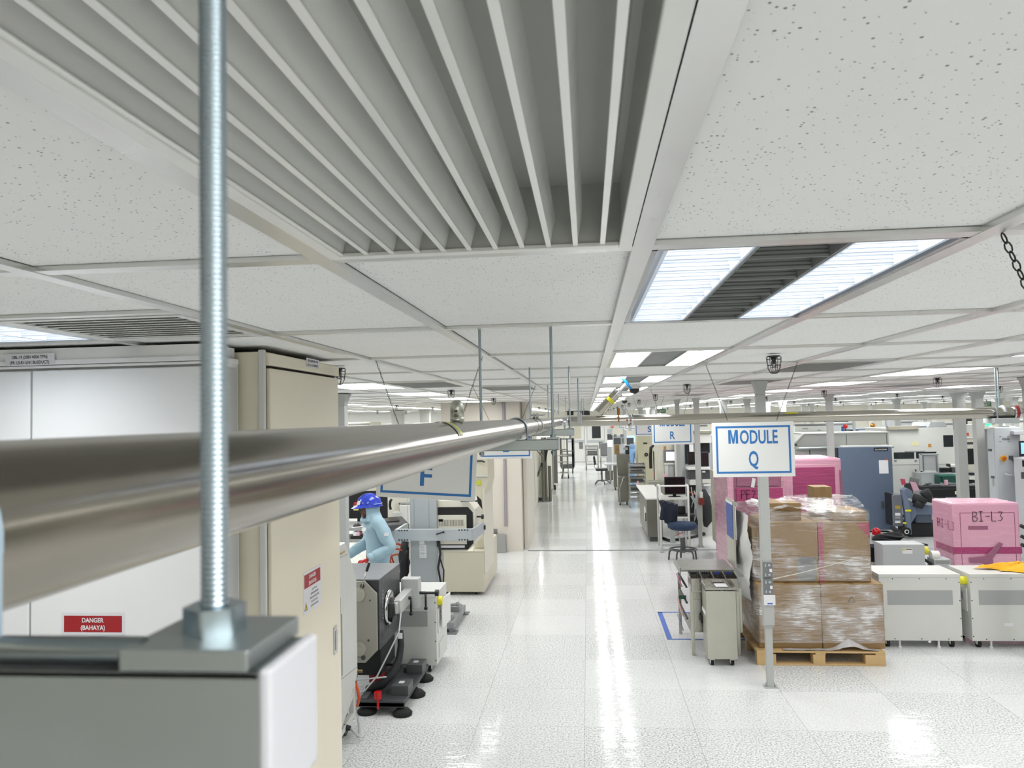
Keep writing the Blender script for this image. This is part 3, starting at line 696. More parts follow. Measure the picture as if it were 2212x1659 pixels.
def danger(parent, o, r, u, wd, h):
    o, r, u = Vector(o), Vector(r), Vector(u); n = r.cross(u)
    p = part(parent, 'danger_sticker', MB().obox(o, r*(wd/2), u*(h/2), n*.0006), M_LABEL, 0, True, label='white sticker with a red DANGER band')
    part(p, 'red_band', MB().obox(o+n*.0008+u*(h/2-.043), r*(wd/2-.011), u*.031, n*.0003), M_RED, 0, True)
    b = MB().text('DANGER', o+n*.0013+u*(h/2-.037), r, u, .0175, width=.088, bold=.03).text('(BAHAYA)', o+n*.0013+u*(h/2-.065), r, u, .0175, width=.098, bold=.03)
    part(p, 'band_lettering', b, M_LABEL, 0, True)
    c = o+r*.025; b = MB()
    for s, k, ww in (('ELECTRICAL', 0, .062), ('DISTRIBUTION BOARD', 1, .10), ('(PAPAN AGIHAN ELEKTRIK)', 2, .12), ('DO NOT BLOCK', 3, .085), ('(JANGAN HALANG)', 4, .10)):
        b.text(s, c+n*.001+u*(h/2-.098-.0185*k), r, u, .0095, width=ww)
    part(p, 'small_lettering', b, M_INK, 0, True)
    g = o-r*(wd/2-.03)-u*(h/2-.022); q = MB(); tr = MB()
    tr.poly([g+n*.001-r*.021-u*.006, g+n*.001+r*.021-u*.006, g+n*.001+u*.031]); q.poly([g+n*.0013-r*.017-u*.0035, g+n*.0013+r*.017-u*.0035, g+n*.0013+u*.026])
    part(p, 'hazard_triangle', tr, M_INK, 0, True); part(p, 'hazard_field', q, paint('e8c21c', .5), 0, True)
    z = MB().poly([g+n*.0016+r*a+u*b_ for a, b_ in ((.002, .021), (-.005, .009), (-.0005, .0095), (-.003, -.001), (.005, .012), (.0008, .0115))])
    part(p, 'hazard_bolt', z, M_INK, 0, True)
dx0, dx1, dzt = at(133, 1350, CY).x, at(270, 1350, CY).x, at(200, 1323, CY).z
danger(t, ((dx0+dx1)/2, CY-.0008, dzt-.095), (1,0,0), (0,0,1), dx1-dx0, .19)
t = thing('electrical_cabinet', 'tall beige electrical cabinet at the aisle corner with a DANGER sticker on its side', 'electrical cabinet', (BX, B0, 0))
zt_ = at(660, 770, (B0+B1)/2).z+.02
def zon(px, py, X): return at(px, py, yon(px, py, X)).z
zg = zon(583, 792, BX)
part(t, 'body', MB().box(-2.6, BX-.02, B0, B1, .02, CZ-.012), M_CABB, .004, True)
part(t, 'front_post', MB().box(at(558, 1000, B0-.02).x, BX-.012, B0-.02, B0, 0, CZ-.006), M_OFFW, .005, True)
part(t, 'header', MB().box(BX-.02, BX+.004, B0, B1-.002, zg+.006, CZ-.02), M_CABB, .002, True)
part(t, 'door', MB().box(BX-.02, BX, B0+.012, B1-.004, .1, zg-.006), M_CABB, .004, True)
part(t, 'door_gap', MB().box(BX-.021, BX-.019, B0+.002, B1-.002, .09, zg+.006), M_GAP, 0, True)
hy = yon(724, 1385, BX); hz0, hz1 = zon(724, 1412, BX), zon(724, 1353, BX)
part(t, 'handle', MB().box(BX, BX+.006, hy-.025, hy+.022, hz0, hz1).box(BX+.005, BX+.012, hy-.012, hy+.010, hz0+.02, hz1-.02), M_CHROME, .002, True)
ly = yon(673, 785, BX)
plate(t, (BX+.006, ly, zon(673, 785, BX)), (0,1,0), (0,0,1), .17, .042, (('DBL-4 (208V 400A TPN)', .004, .0115, .135), ('(FR: L5-R1-LN2 BUSDUCT)', -.016, .0115, .145)))
sy0, sy1 = yon(655, 1275, BX), yon(693, 1270, BX)
danger(t, (BX+.0008, (sy0+sy1)/2, (zon(674, 1228, BX)+zon(674, 1318, BX))/2), (0,1,0), (0,0,1), min(.26, sy1-sy0), .19)

# ------------------------------------------------------------------ machines on the electrical-cabinet side
class Th:
    """a thing whose parts are given in room coordinates"""
    def __init__(s, name, label, cat, loc=(0,0,0), group=None): s.o = thing(name, label, cat, loc, 0, group)
    def p(s, name, mb, mats, bev=0.0, on=None, label=None): return part(on or s.o, name, mb, mats, bev, True, 2, label)
def X(px, Y, py=1000): return at(px, py, Y).x
def Z(py, Y, px=1272): return at(px, py, Y).z
def castor(T, x, y, r=.04, yaw=0, name='castor', h=.1, on=None):
    """a swivel castor: fork and its wheel"""
    c = T.p(name, MB().cyl((x, y, h), (x, y, h-.015), .03, 12).box(x-.022, x-.018, y-.02, y+.03, r*.7, h-.012).box(x+.018, x+.022, y-.02, y+.03, r*.7, h-.012), M_WHITE, .002, on=on)
    T.p('wheel', MB().cyl((x-.015, y+.012, r), (x+.015, y+.012, r), r, 20).cyl((x-.017, y+.012, r), (x+.017, y+.012, r), r*.45, 14, m=1), [M_RUBBER, M_LGREY], .003, on=c)
    return c

# D1: cream handler machine right behind the beige cabinet (its aisle side shows)
HM = -2.02
ye = yon(772, 1400, HM); ya_ = yon(746, 1172, HM); zt = zon(746, 1171, HM); zm = zon(771, 1246, HM); zc = zon(766, 1484, HM); zc0 = zon(738, 1501, HM)
def hp(px, py): return yon(px, py, HM), zon(px, py, HM)
T = Th('handler_machine', 'pale grey machine end with a sloped top beside the beige electrical cabinet', 'machine', (HM-.4, ye-.6, 0))
T.p('body', MB().prism([(ye-1.5, zc-.15), (ye-.35, zc-.15), (ye-.02, zc+.06), (ye, zc+.12), (ye, zm), (ya_, zt), (ye-1.5, zt)], 'x', HM-1.0, HM), M_OFFW, .008)
fr_ = MB().box(HM-.05, HM-.005, ye-.10, ye-.05, .10, zc+.03).bar((HM-.03, ye-.09, .14), (HM-.03, ye-1.4, .02), .045).bar((HM-.03, ye-.09, zc-.05), (HM-.03, ye-.5, zc-.22), .045)
T.p('base_frame', fr_, M_OFFW, .004)
T.p('recess_panel', MB().box(HM-.08, HM-.06, ye-1.4, ye-.1, .10, zc-.05), paint('aeb0b2', .5))
b = MB(); g0, g1 = hp(738, 1560), hp(750, 1525)
for k in range(10): b.box(HM-.06, HM-.052, g0[0]+(g1[0]-g0[0])*k/10, g0[0]+(g1[0]-g0[0])*(k+.5)/10, g0[1], g1[1])
T.p('grille', b, M_DGREY)
r0_, r1_ = hp(733.5, 1465), hp(738.5, 1326)
T.p('recess', MB().box(HM-.001, HM+.003, r0_[0], r1_[0], r0_[1], r1_[1]), M_GREY)
n0_, n1_ = hp(735, 1198), hp(745, 1189)
T.p('name_plate', MB().box(HM, HM+.004, n0_[0], n1_[0], n0_[1], n1_[1]), paint('b59a55', .4))
s0_, s1_ = hp(734, 1205), hp(751, 1197); u0_, u1_ = hp(737, 1462), hp(771, 1441)
T.p('seam', MB().bar((HM+.001, s0_[0], s0_[1]), (HM+.001, s1_[0], s1_[1]), .003).bar((HM+.001, u0_[0], u0_[1]-.02), (HM+.001, u1_[0], u1_[1]), .004).bar((HM+.001, u0_[0], u0_[1]-.02), (HM+.001, u0_[0], 1.2), .004), M_GREY)
q_ = hp(752, 1600); T.p('castor', MB().cyl((HM-.10, ye-.16, .045), (HM-.05, ye-.16, .045), .045, 16).box(HM-.1, HM-.05, ye-.2, ye-.12, .06, .12), M_DGREY)
c_ = [at(734, 1570, 6.3), at(745, 1572, 6.25), at(757, 1573, 6.25)]
T.p('power_plug', MB().tube(c_, [.022, .03, .018], 10), M_BLACKM)
T.p('power_cable', MB().tube([at(757, 1573, 6.25), at(766, 1582, 6.25), at(773, 1592, 6.25), at(777, 1585, 6.3), at(776, 1568, 6.4), at(772, 1548, 6.6)], .010, 8), M_LGREY)
T.p('air_hose', MB().tube([at(767, 1472, 6.6), at(773, 1490, 6.5), at(776, 1508, 6.5), at(772, 1524, 6.55)], .014, 8), M_ORANGE, label='orange air hose')
f_ = at(768, 1450, 6.6); T.p('fittings', MB().box(f_.x-.03, f_.x+.01, f_.y-.03, f_.y+.03, f_.z-.06, f_.z+.02).cyl((f_.x, f_.y, f_.z), (f_.x+.06, f_.y, f_.z), .014, 10), paint('8c7a52', .4, .1, .6), .002)

# D2: black test head on its dark manipulator base
HX, HY0, HY1 = X(817, 6.9, 1350), 6.9, 7.72
ht, hb = Z(1256, HY0, 817), Z(1432, HY0, 800)
T = Th('test_manipulator', 'black boxy test head with a grey octagonal face plate on a dark floor base', 'machine', (HX-.2, HY0+.3, 0))
T.p('housing', MB().box(HX-.62, HX, HY0+.045, HY1, hb+.10, ht), paint('3a3c3f', .35, .05), .006)
T.p('top_cover', MB().box(HX-.62, HX+.002, HY0+.03, HY1+.002, ht, ht+.012), paint('6f7274', .45, .04), .003)
fx = HX-.012; ch = .11
T.p('face_plate', MB().prism([(fx-.56, hb), (fx-ch, hb), (fx, hb+ch), (fx, ht-ch), (fx-ch, ht), (fx-.56, ht)], 'y', HY0, HY0+.03), paint('a9a79d', .4, .04, .3), .004)
cx = fx-.165
for z in (ht-.115, hb+.125):
    T.p('locating_disc', MB().cyl((cx, HY0, z), (cx, HY0-.016, z), .062, 28).cyl((cx, HY0-.016, z), (cx, HY0-.022, z), .028, 20), paint('c0bfb2', .3, .05, .4), .002)
T.p('bolt', MB().cyl((cx+.035, HY0, ht-.04), (cx+.035, HY0-.006, ht-.04), .02, 16).cyl((cx+.035, HY0, hb+.045), (cx+.035, HY0-.006, hb+.045), .02, 16).cyl((fx-.06, HY0, ht-.17), (fx-.06, HY0-.005, ht-.17), .008, 10).cyl((fx-.08, HY0, hb+.2), (fx-.08, HY0-.005, hb+.2), .01, 10), M_DGREY)
T.p('opening', MB().box(fx-.5, cx-.045, HY0-.002, HY0+.001, hb+.28, ht-.27), M_BLACK)
T.p('release_lever', MB().tube([(cx+.03, HY0-.012, ht-.06), (cx+.085, HY0-.03, ht+.10)], .006, 8).tube([(cx+.085, HY0-.03, ht+.10), (cx+.115, HY0-.04, ht+.18)], .013, 8, 1), [M_CHROME, M_BLACK])
b = MB()
for k, s in enumerate('TERADYNE'): b.text(s, (HX+.002, HY0+.15, ht-.12-.036*k), (0,0,-1), (0,1,0), .030)
T.p('lettering', b, M_LABEL, label='white vertical lettering')
b = MB()
for k in range(3): b.box(HX, HX+.002, HY0+.22+.06*k, HY0+.235+.06*k, hb+.22, hb+.36)
T.p('vent_slots', b, M_BLACK)
hy = (HY0+HY1)/2-.05; hz = Z(1312, hy, 848)
T.p('hub_ring', MB().lathe([(.10, 0), (.165, 0), (.17, .012), (.15, .03), (.10, .03)], (HX, hy, hz), 32, axis=(1,0,0)), M_CHROME)
T.p('hub', MB().lathe([(.0, .06), (.08, .06), (.10, .045), (.10, 0)], (HX, hy, hz), 28, axis=(1,0,0)).cyl((HX+.02, hy-.06, hz-.07), (HX+.08, hy-.08, hz-.09), .04, 14), M_BLACK)
am0 = Vector((HX+.085, hy-.02, hz+.005)); am1 = Vector((HX+.085, hy+.68, hz+.02))
arm = T.p('arm', MB().bar(am0, am1, .085, .13).bar(am0+Vector((-.09, 0, .0)), am0+Vector((.02, 0, 0)), .12, .10), paint('c3c5c3', .35, .04, .3), .008)
T.p('arm_block', MB().box(HX+.01, HX+.19, hy+.46, hy+.60, hz-.13, hz+.17), paint('b9bcba', .4, .04), .006, on=arm)
T.p('grip', MB().tube([am0+Vector((-.05, -.03, .05)), am0+Vector((-.05, -.05, -.08))], .055, 14), M_BLACK, .004, on=arm)
for dy, q in ((.30, .10), (.52, .0)):
    T.p('lock_lever', MB().cyl((HX+.1, hy+dy, hz+.02), (HX+.25-q, hy+dy, hz+.02), .016, 12).tube([(HX+.25-q, hy+dy, hz+.02), (HX+.255-q, hy+dy-.02, hz-.12)], .011, 8).ball((HX+.255-q, hy+dy-.02, hz-.13), .02, 12), M_BLACK, on=arm)
T.p('star_knob', MB().cyl((HX+.2, hy+.52, hz+.02), (HX+.36, hy+.52, hz+.02), .014, 10).cyl((HX+.35, hy+.52, hz+.02), (HX+.385, hy+.52, hz+.02), .034, 12), M_BLACK, .003, on=arm)
# base
by0, by1, bx0, bx1 = 6.82, 7.90, -2.12, X(893, 7.2, 1500)
T.p('base_plate', MB().box(bx0, bx1, by0, by1, .075, .115).box(bx0, bx1, by0, by0+.03, .07, .13), paint('45474a', .5, .05), .004)
for (x, y) in ((bx1-.02, by0+.03), (bx0+.08, by0+.06), (bx1+.0, by0+.5), (bx1-.01, by1-.15)):
    T.p('foot_pad', MB().lathe([(0, 0), (.085, 0), (.09, .02), (.06, .05), (.02, .055), (.015, .08), (0, .08)], (x, y, 0), 24), M_RUBBER)
for y in (by0+.28, by1-.20):
    c = T.p('stop_bracket', MB().box(bx1-.16, bx1, y-.10, y+.10, .115, .20).box(bx1-.2, bx1-.16, y-.06, y+.06, .115, .16), paint('55585a', .5), .004)
    T.p('label', MB().box(bx1-.11, bx1-.06, y-.03, y+.03, .2, .2015), M_LABEL, on=c)
T.p('ruler', MB().box(bx1-.42, bx1-.36, by0+.06, by0+.5, .115, .13), paint('8d9096', .4, .05, .5), .001)
T.p('red_clamp', MB().box(bx1-.46, bx1-.33, by0+.50, by0+.60, .115, .19), M_RED, .006)
T.p('red_knob', MB().cyl((bx0+.20, by0-.005, .15), (bx0+.20, by0-.005, .21), .034, 14).cyl((bx0+.20, by0-.005, .06), (bx0+.20, by0-.005, .15), .013, 8), M_BRED, .004)
T.p('slide_rail', MB().box(bx0, bx1-.25, by0+.65, by0+.72, .115, .17).box(bx0, bx1-.25, by0+.85, by0+.92, .115, .17).box(bx0+.05, HX-.02, by0+.6, by0+.97, .17, .22), paint('6d7072', .4, .05, .4), .004)
T.p('pedestal', MB().box(HX-.45, HX-.08, by0+.45, by1-.1, .2, hb+.12), M_BLACKM, .01)
T.p('handle', MB().cyl((bx1-.33, by0+.62, .25), (bx1-.2, by0+.62, .25), .012, 10).ball((bx1-.19, by0+.62, .25), .022, 12), M_BLACK)
P = [at(865, 1362, 7.3), at(866, 1395, 7.25), at(862, 1425, 7.2), at(848, 1455, 7.1), at(825, 1478, 7.05), at(795, 1490, 7.1)]
T.p('cable_bundle', MB().tube(P, [.028, .032, .034, .04, .042, .04], 12), M_BLACKM)
T.p('thin_cable', MB().tube([at(866, 1325, 7.2), at(862, 1365, 7.0), at(840, 1410, 6.9), at(815, 1460, 6.85), at(790, 1490, 6.85), at(772, 1500, 6.85)], .007, 6).tube([at(768, 1470, 6.9), at(800, 1466, 6.85), at(835, 1462, 6.9)], .007, 6), M_LGREY)
T.p('hanging_tag', MB().box(X(862, 7.1, 1370), X(871, 7.1, 1370), 7.06, 7.07, Z(1377, 7.1, 866), Z(1365, 7.1, 866)), M_LABEL)

# chillers: white cabinets on castors
def chiller(x0, yf, W, D, zb, zt, label, group=None, panel=True, side=1):
    T = Th('chiller', label, 'machine', (x0+W/2, yf+D/2, 0), group); x1 = x0+W; y1 = yf+D
    sc_ = MB().box(x0, x1, yf, y1, zb, zt-.04)
    for (px_, pz) in [(x0+.012+a*(W-.024), zb+.05+b_*(zt-zb-.14)) for a in (0, 1) for b_ in (0, .33, .66, 1)]+[(x0+W*a, zb+.02) for a in (.17, .5, .83)]+[(x0+W*a, zt-.052) for a in (.17, .5, .83)]:
        sc_.cyl((px_, yf+.001, pz), (px_, yf-.0012, pz), .007, 10, m=1)
    T.p('body', sc_, [M_OFFW, M_DGREY], .004)
    T.p('lid', MB().box(x0-.003, x1+.003, yf-.003, y1+.003, zt-.04, zt), M_OFFW, .005)
    if panel: T.p('filter_panel', MB().box(x0+.10*W, x0+.90*W, yf-.004, yf, zb+(zt-zb)*.54, zb+(zt-zb)*.755), paint('a5a7a6', .6, .04), .001, label='grey filter panel')
    for (x, y) in ((x0+.09, yf+.06), (x1-.09, yf+.06), (x0+.09, y1-.08), (x1-.09, y1-.08)): castor(T, x, y, .048, h=zb)
    for x in (x0+.24*W, x0+.72*W): T.p('levelling_foot', MB().cyl((x, yf+.03, .02), (x, yf+.03, zb), .011, 10).cyl((x, yf+.03, 0), (x, yf+.03, .02), .02, 14), M_WHITE, .002)
    xs_ = x1 if side > 0 else x0; s = side
    T.p('side_plug', MB().cyl((xs_, yf+.10, zt-.09), (xs_+s*.05, yf+.10, zt-.09), .045, 18), M_YELLOW, .006, label='yellow plug')  # yellow plug on the chiller side, no lamp
    T.p('side_panel', MB().box(xs_, xs_+s*.012, yf+.07, y1-.06, zb+(zt-zb)*.42, zt-.17), M_WHITE, .003)
    T.p('gauge', MB().box(xs_+s*.012, xs_+s*.02, yf+.12, yf+.2, zt-.3, zt-.22).box(xs_+s*.012, xs_+s*.02, yf+.25, yf+.4, zt-.36, zt-.2), M_LGREY, .002)
    return T
yL = 7.95; xl1 = X(943, yL, 1360); zl1 = Z(1283, yL, 930); zl0 = Z(1437, yL, 930)
Tc = chiller(xl1-.93, yL, .93, .58, zl0, zl1, 'white chiller cabinet on castors behind the black test head')
xs_ = xl1
Tc.p('control_door', MB().obox((xs_+.055, yL+.26, (zl1+zl0)/2+.14), (.012, .17, 0), (-.006, .0005, 0), (0, 0, .15)), M_WHITE, .003)
Tc.p('connector_plate', MB().box(xs_, xs_+.01, yL+.1, yL+.4, zl0+.05, zl0+.2), M_OFFW, .002)

# D4: grey manipulator column with fork arms carrying a cream test head
Yc = 9.75; c0, c1 = X(886, Yc, 1160), X(944, Yc, 1160); cd = yon(958, 1150, c1)-Yc
T = Th('test_manipulator', 'cream test head held in pale fork arms on a grey manipulator column', 'machine', ((c0+c1)/2, Yc+cd/2, 0))
M_COLG = paint('a9aeb0', .4, .04, scale=2)
T.p('column', MB().box(c0, c1, Yc, Yc+cd, .06, 2.06), M_COLG, .01)
T.p('column_seam', MB().box(c0+.055, c0+.058, Yc-.002, Yc, Z(1155, Yc, 900), 2.0).box(c1-.10, c1-.097, Yc-.002, Yc, Z(1153, Yc, 930), 2.0), M_MGREY)
b = MB()
for (xa, ya, xb, yb) in ((906, 1165, 917, 1176), (922, 1165, 928, 1170), (906, 1177, 921, 1205)): b.box(X(xa, Yc, 1180), X(xb, Yc, 1180), Yc-.003, Yc, Z(yb, Yc, 915), Z(ya, Yc, 915))
lb = T.p('notice', b, M_LABEL)
b = MB()
for k in range(8): b.box(X(908, Yc, 1180), X(916+(k % 3), Yc, 1180), Yc-.004, Yc-.003, Z(1180+3*k, Yc, 915)-.004, Z(1180+3*k, Yc, 915))
T.p('notice_lines', b, M_GREY, on=lb); T.p('notice_mark', MB().box(X(922, Yc, 1170), X(927, Yc, 1170), Yc-.004, Yc-.003, Z(1168, Yc, 925), Z(1165, Yc, 925)), paint('5a2a6a', .5), on=lb)
fy = Yc-.06; z0, z1 = Z(1166, fy, 990), Z(1141, fy, 990); xa, xb = X(855, fy, 1150), X(1021, fy, 1150)
fork = T.p('fork_arm', MB().box(xa, xb, fy-.07, fy-.02, z0, z1).obox(((xb+X(1046, fy+.35, 1140))/2, fy+.12, (z0+z1)/2+.02), ((X(1046, fy+.35, 1140)-xb)/2, .18, .02), (.012, 0, 0), (0, 0, (z1-z0)/2)).box(xa, xa+.04, fy-.05, fy+.5, z0, z1), paint('b9bfc3', .35, .04, .2), .004)
b = MB()
for x in (xa+.06, xb-.16):
    for z in (z0+.012, z1-.012):
        for k in range(4): b.cyl((x+.035*k, fy-.071, z), (x+.035*k, fy-.074, z), .011, 10)
T.p('slot_bolts', b, M_DGREY, on=fork)
for px_, py_ in ((1040, 1116), (1044, 1139)):
    q = at(px_, py_, fy+.3); T.p('star_knob', MB().cyl(q+Vector((-.06, 0, 0)), q, .012, 10).cyl(q, q+Vector((.03, 0, 0)), .032, 12), M_BLACK, .003, on=fork)
hx0, hx1 = X(930, Yc+.12, 1100), X(1030, Yc+.12, 1100); hy0, hy1 = Yc+.10, Yc+.75
hz0, hz1 = Z(1192, hy0, 990), Z(1080, hy0, 990)
T.p('head_housing', MB().prism([(hx0, hz0), (hx1-.14, hz0), (hx1-.02, hz0+.10), (hx1-.02, hz1-.12), (hx1-.12, hz1), (hx0, hz1)], 'y', hy0, hy1), M_CREAM, .012)
T.p('black_frame', MB().prism([(c1, hz0+.03), (hx1-.12, hz0+.03), (hx1-.05, hz0+.11), (hx1-.05, hz1-.16), (hx1-.11, hz1-.09), (c1, hz1-.09)], 'y', hy0-.012, hy0), M_BLACK, .002)
T.p('inner_panel', MB().box(c1, hx1-.13, hy0-.03, hy0-.012, hz0+.10, hz1-.19), M_CREAM, .004)
b = MB()
for k in range(16): b.box(c1+.02+.02*k, c1+.03+.02*k, hy0-.032, hy0-.029, z1+.01, z1+.09)
T.p('vent_slots', b, paint('8d8a7e', .5)); T.p('display', MB().box(c1+.01, c1+.07, hy0-.032, hy0-.03, hz1-.27, hz1-.24), M_BLACK)
T.p('hinge_lever', MB().bar((hx1-.20, hy0-.03, hz1-.01), (hx1+.02, hy0-.03, hz1-.012), .02).poly([(hx1+.01, hy0-.03, hz1+.06), (hx1+.07, hy0-.03, hz1), (hx1+.08, hy0-.03, hz1-.12), (hx1+.02, hy0-.03, hz1-.04)]), M_BLACK)
T.p('connector_strip', MB().box(c1+.02, hx1-.16, hy0-.02, hy0-.012, hz0+.055, hz0+.085), M_LABEL)
T.p('cable', MB().tube([(c1+.03, Yc-.02, Z(1165, Yc, 955)), (c1+.05, Yc-.05, Z(1195, Yc, 955)), (c1+.02, Yc-.06, Z(1225, Yc, 955)), (c1+.05, Yc-.03, Z(1262, Yc, 955))], .014, 8).tube([(c1+.03, Yc-.02, Z(1200, Yc, 955)), (c1+.09, Yc-.05, Z(1230, Yc, 955)), (c1+.08, Yc-.05, Z(1262, Yc, 955))], .010, 8).box(c1+.005, c1+.035, Yc-.04, Yc+.02, Z(1180, Yc, 955), Z(1159, Yc, 955)), M_BLACK)
T.p('lock_lever', MB().tube([(c1+.02, fy-.08, Z(1152, fy, 960)), (c1+.11, fy-.1, Z(1147, fy, 960))], .008, 8).ball((c1+.115, fy-.1, Z(1147, fy, 960)), .014, 10), M_BLACK)
m0, m1 = fl(975, 1372), fl(1012, 1312); bxl = c0-.05
T.p('base_plate', MB().box(bxl, m0.x+.02, m0.y+.08, 10.35, .05, .09).box(m0.x-.12, m0.x+.02, m0.y+.08, 10.35, .09, .13), paint('8c8f90', .45, .05), .004)
for y in (m0.y+.02, 10.3): T.p('foot_pad', MB().box(m0.x-.1, m0.x+.06, y, y+.16, .0, .012).cyl((m0.x-.02, y+.08, .012), (m0.x-.02, y+.08, .06), .03, 14), M_MGREY, .002)
T.p('clamp', MB().box(m0.x-.22, m0.x-.02, m0.y+.2, m0.y+.34, .13, .19).box(m0.x-.22, m0.x+.0, m0.y+.62, m0.y+.8, .13, .19).tube([(m0.x-.22, m0.y+.55, .22), (m0.x-.02, m0.y+.5, .25)], .018, 8).ball((m0.x-.0, m0.y+.5, .255), .03, 10), [M_GREY], .004)
T.p('chain', chain_mesh((X(880, Yc-.1, 1100), Yc-.1, Z(1072, Yc-.1, 880)), (X(883, Yc-.1, 1175), Yc-.1, Z(1182, Yc-.1, 883)), True), M_CHROME)

# D5: cream tester mainframe
Yt = 11.45; t1 = X(1046, Yt, 1230); t0 = X(940, Yt, 1230); zs = Z(1190, Yt, 1000); tb = Z(1279, Yt, 1000); dp = yon(1066, 1200, t1)-Yt
T = Th('tester_mainframe', 'cream tester cabinet with a tall back tower on a castor behind the cream test head', 'machine', ((t0+t1)/2, Yt+.5, 0))
M_TC = paint('cfcab6', .45, .04, scale=2)
T.p('lower_cabinet', MB().box(t0, t1, Yt, Yt+dp+.5, tb, zs), M_TC, .008)
T.p('lower_door_seam', MB().box(t0, t1+.001, Yt-.001, Yt+.002, zs-.02, zs-.016).box(t1-.15, t1-.146, Yt-.001, Yt+.002, zs-.02, zs+.6), M_GREY)
tw0 = X(1022, Yt+.2, 1050)
T.p('tower', MB().prism([(tw0, zs), (t1-.01, zs), (t1-.01, Z(1085, Yt, 1045)), (t1+.06, Z(1040, Yt, 1050)), (t1+.06, Z(975, Yt, 1050)), (tw0, Z(975, Yt, 1050))], 'y', Yt+.2, Yt+1.0), M_TC, .01)
T.p('side_cover', MB().box(t1, t1+.012, Yt+.03, Yt+dp-.02, tb+.25, zs+.9), M_CREAM, .004)
T.p('tower_shelf', MB().box(tw0, t1+.05, Yt+.17, Yt+.2, Z(1030, Yt, 1040)-.015, Z(1030, Yt, 1040)), M_LGREY, .002)
T.p('tower_handle', MB().tube([(tw0+.05, Yt+.19, Z(997, Yt, 1040)), (tw0+.15, Yt+.17, Z(997, Yt, 1040)), (tw0+.19, Yt+.17, Z(1000, Yt, 1040))], .012, 8), M_BLACK)
q = at(1034, 1043, Yt+.19); T.p('round_button', MB().cyl(q, q+Vector((0, -.02, 0)), .022, 16).box(q.x-.035, q.x+.035, q.y-.002, q.y+.002, q.z-.035, q.z+.035, 1), [paint('c9d23a', .4), paint('d9d84a', .5)])
castor(T, X(1027, Yt, 1280), Yt+.08, .05, h=tb); castor(T, t0+.2, Yt+.08, .05, h=tb); castor(T, X(1027, Yt, 1280), Yt+dp+.3, .05, h=tb)

# orange hoses, coiled on the floor side behind the person
b = MB(); c = at(861, 1208, 9.95)
for k, (rx, rz, dx, dz) in enumerate(((.12, .15, 0, 0), (.10, .18, .0, .03), (.13, .11, .0, -.04))):
    b.tube([(c.x+dx+rx*math.cos(a), c.y+.03*k-.1*math.sin(a), c.z+dz+rz*math.sin(a)) for a in [2*PI*i/28 for i in range(28)]], .012, 7, closed=True)
b.tube([(c.x-.2, c.y, c.z), (c.x-.22, c.y, c.z-.3), (c.x-.1, c.y, .02), (c.x+.2, c.y, .014)], .012, 7).tube([(c.x+.2, c.y+.02, c.z-.1), (c.x+.12, c.y, c.z-.4), (c.x+.15, c.y, .014)], .012, 7)
single('air_hose', b, M_ORANGE, 'coil of orange air hose hanging behind the person in the blue helmet', 'hose')
b = MB().tube([at(876, 1170, 9.95), at(872, 1200, 9.9), at(874, 1235, 9.9), at(866, 1260, 9.9), at(862, 1285, 9.95)], [.05, .07, .06, .05, .05], 10)
b.tube([at(866, 1215, 9.7), at(875, 1200, 9.65), at(880, 1190, 9.65)], .016, 8)
o = single('cable_bundle', b, M_BLACKM, 'thick black cable bundle beside the grey manipulator column', 'cable')

# background bench with a black display panel behind the person
Yd = 12.3
T = Th('workbench', 'grey workbench with shelves behind the person in the blue helmet', 'workbench', (X(770, Yd), Yd+.3, 0))
zt = Z(1140, Yd, 770)
T.p('top', MB().box(X(700, Yd), X(800, Yd), Yd, Yd+.86, zt-.05, zt), M_GREY, .004)
for x in (X(742, Yd), X(790, Yd)): T.p('leg', MB().box(x-.02, x+.02, Yd+.02, Yd+.06, 0, zt-.05), paint('6b655c', .5), .003)
T.p('lower_shelf', MB().box(X(700, Yd), X(800, Yd), Yd, Yd+.6, Z(1165, Yd, 770)-.05, Z(1165, Yd, 770)), M_GREY, .004)
T = Th('display_panel', 'large black panel with a red and yellow safety sticker behind the person', 'display', (X(790, Yd), Yd+.75, zt+.25))
zp0, zp1 = Z(1120, Yd+.75, 790), Z(1060, Yd+.75, 790)
T.p('panel', MB().box(X(720, Yd+.75), X(835, Yd+.75), Yd+.75, Yd+.80, zp0, zp1), M_BLACK, .01)
T.p('stand', MB().box(X(770, Yd+.75), X(780, Yd+.75), Yd+.76, Yd+.79, zt, zp0), M_BLACK)
xk, zk = X(766, Yd+.7), Z(1093, Yd+.7, 766)
T.p('sticker', MB().box(xk-.045, xk+.045, Yd+.745, Yd+.75, zk-.08, zk).lathe([(0, 0), (.045, 0), (.045, .004), (0, .004)], (xk, Yd+.75, zk+.02), 16, m=1, axis=(0,-1,0)), [paint('e3dd7a', .5), M_RED])
T = Th('clutter_tray', 'black tray with pink and white packets on the bench shelf behind the person', 'tray', (X(768, Yd), Yd+.1, Z(1165, Yd, 770)))
zq = Z(1165, Yd, 770)
T.p('tray', MB().box(X(755, Yd), X(785, Yd), Yd+.02, Yd+.3, zq, zq+.05), M_BLACK, .004)
T.p('packet', MB().box(X(760, Yd), X(768, Yd), Yd+.02, Yd+.2, zq+.05, zq+.12), M_LABEL, .01); T.p('packet', MB().box(X(768, Yd), X(774, Yd), Yd+.02, Yd+.2, zq+.05, zq+.13), M_PINKPAPER, .01)
T = Th('computer_mouse', 'black rounded device on the workbench behind the person', 'device', (X(765, Yd), Yd+.1, zt))
T.p('body', MB().ball((X(765, Yd), Yd+.12, zt), .07, 14, sz=.8, z0=0), M_BLACK)
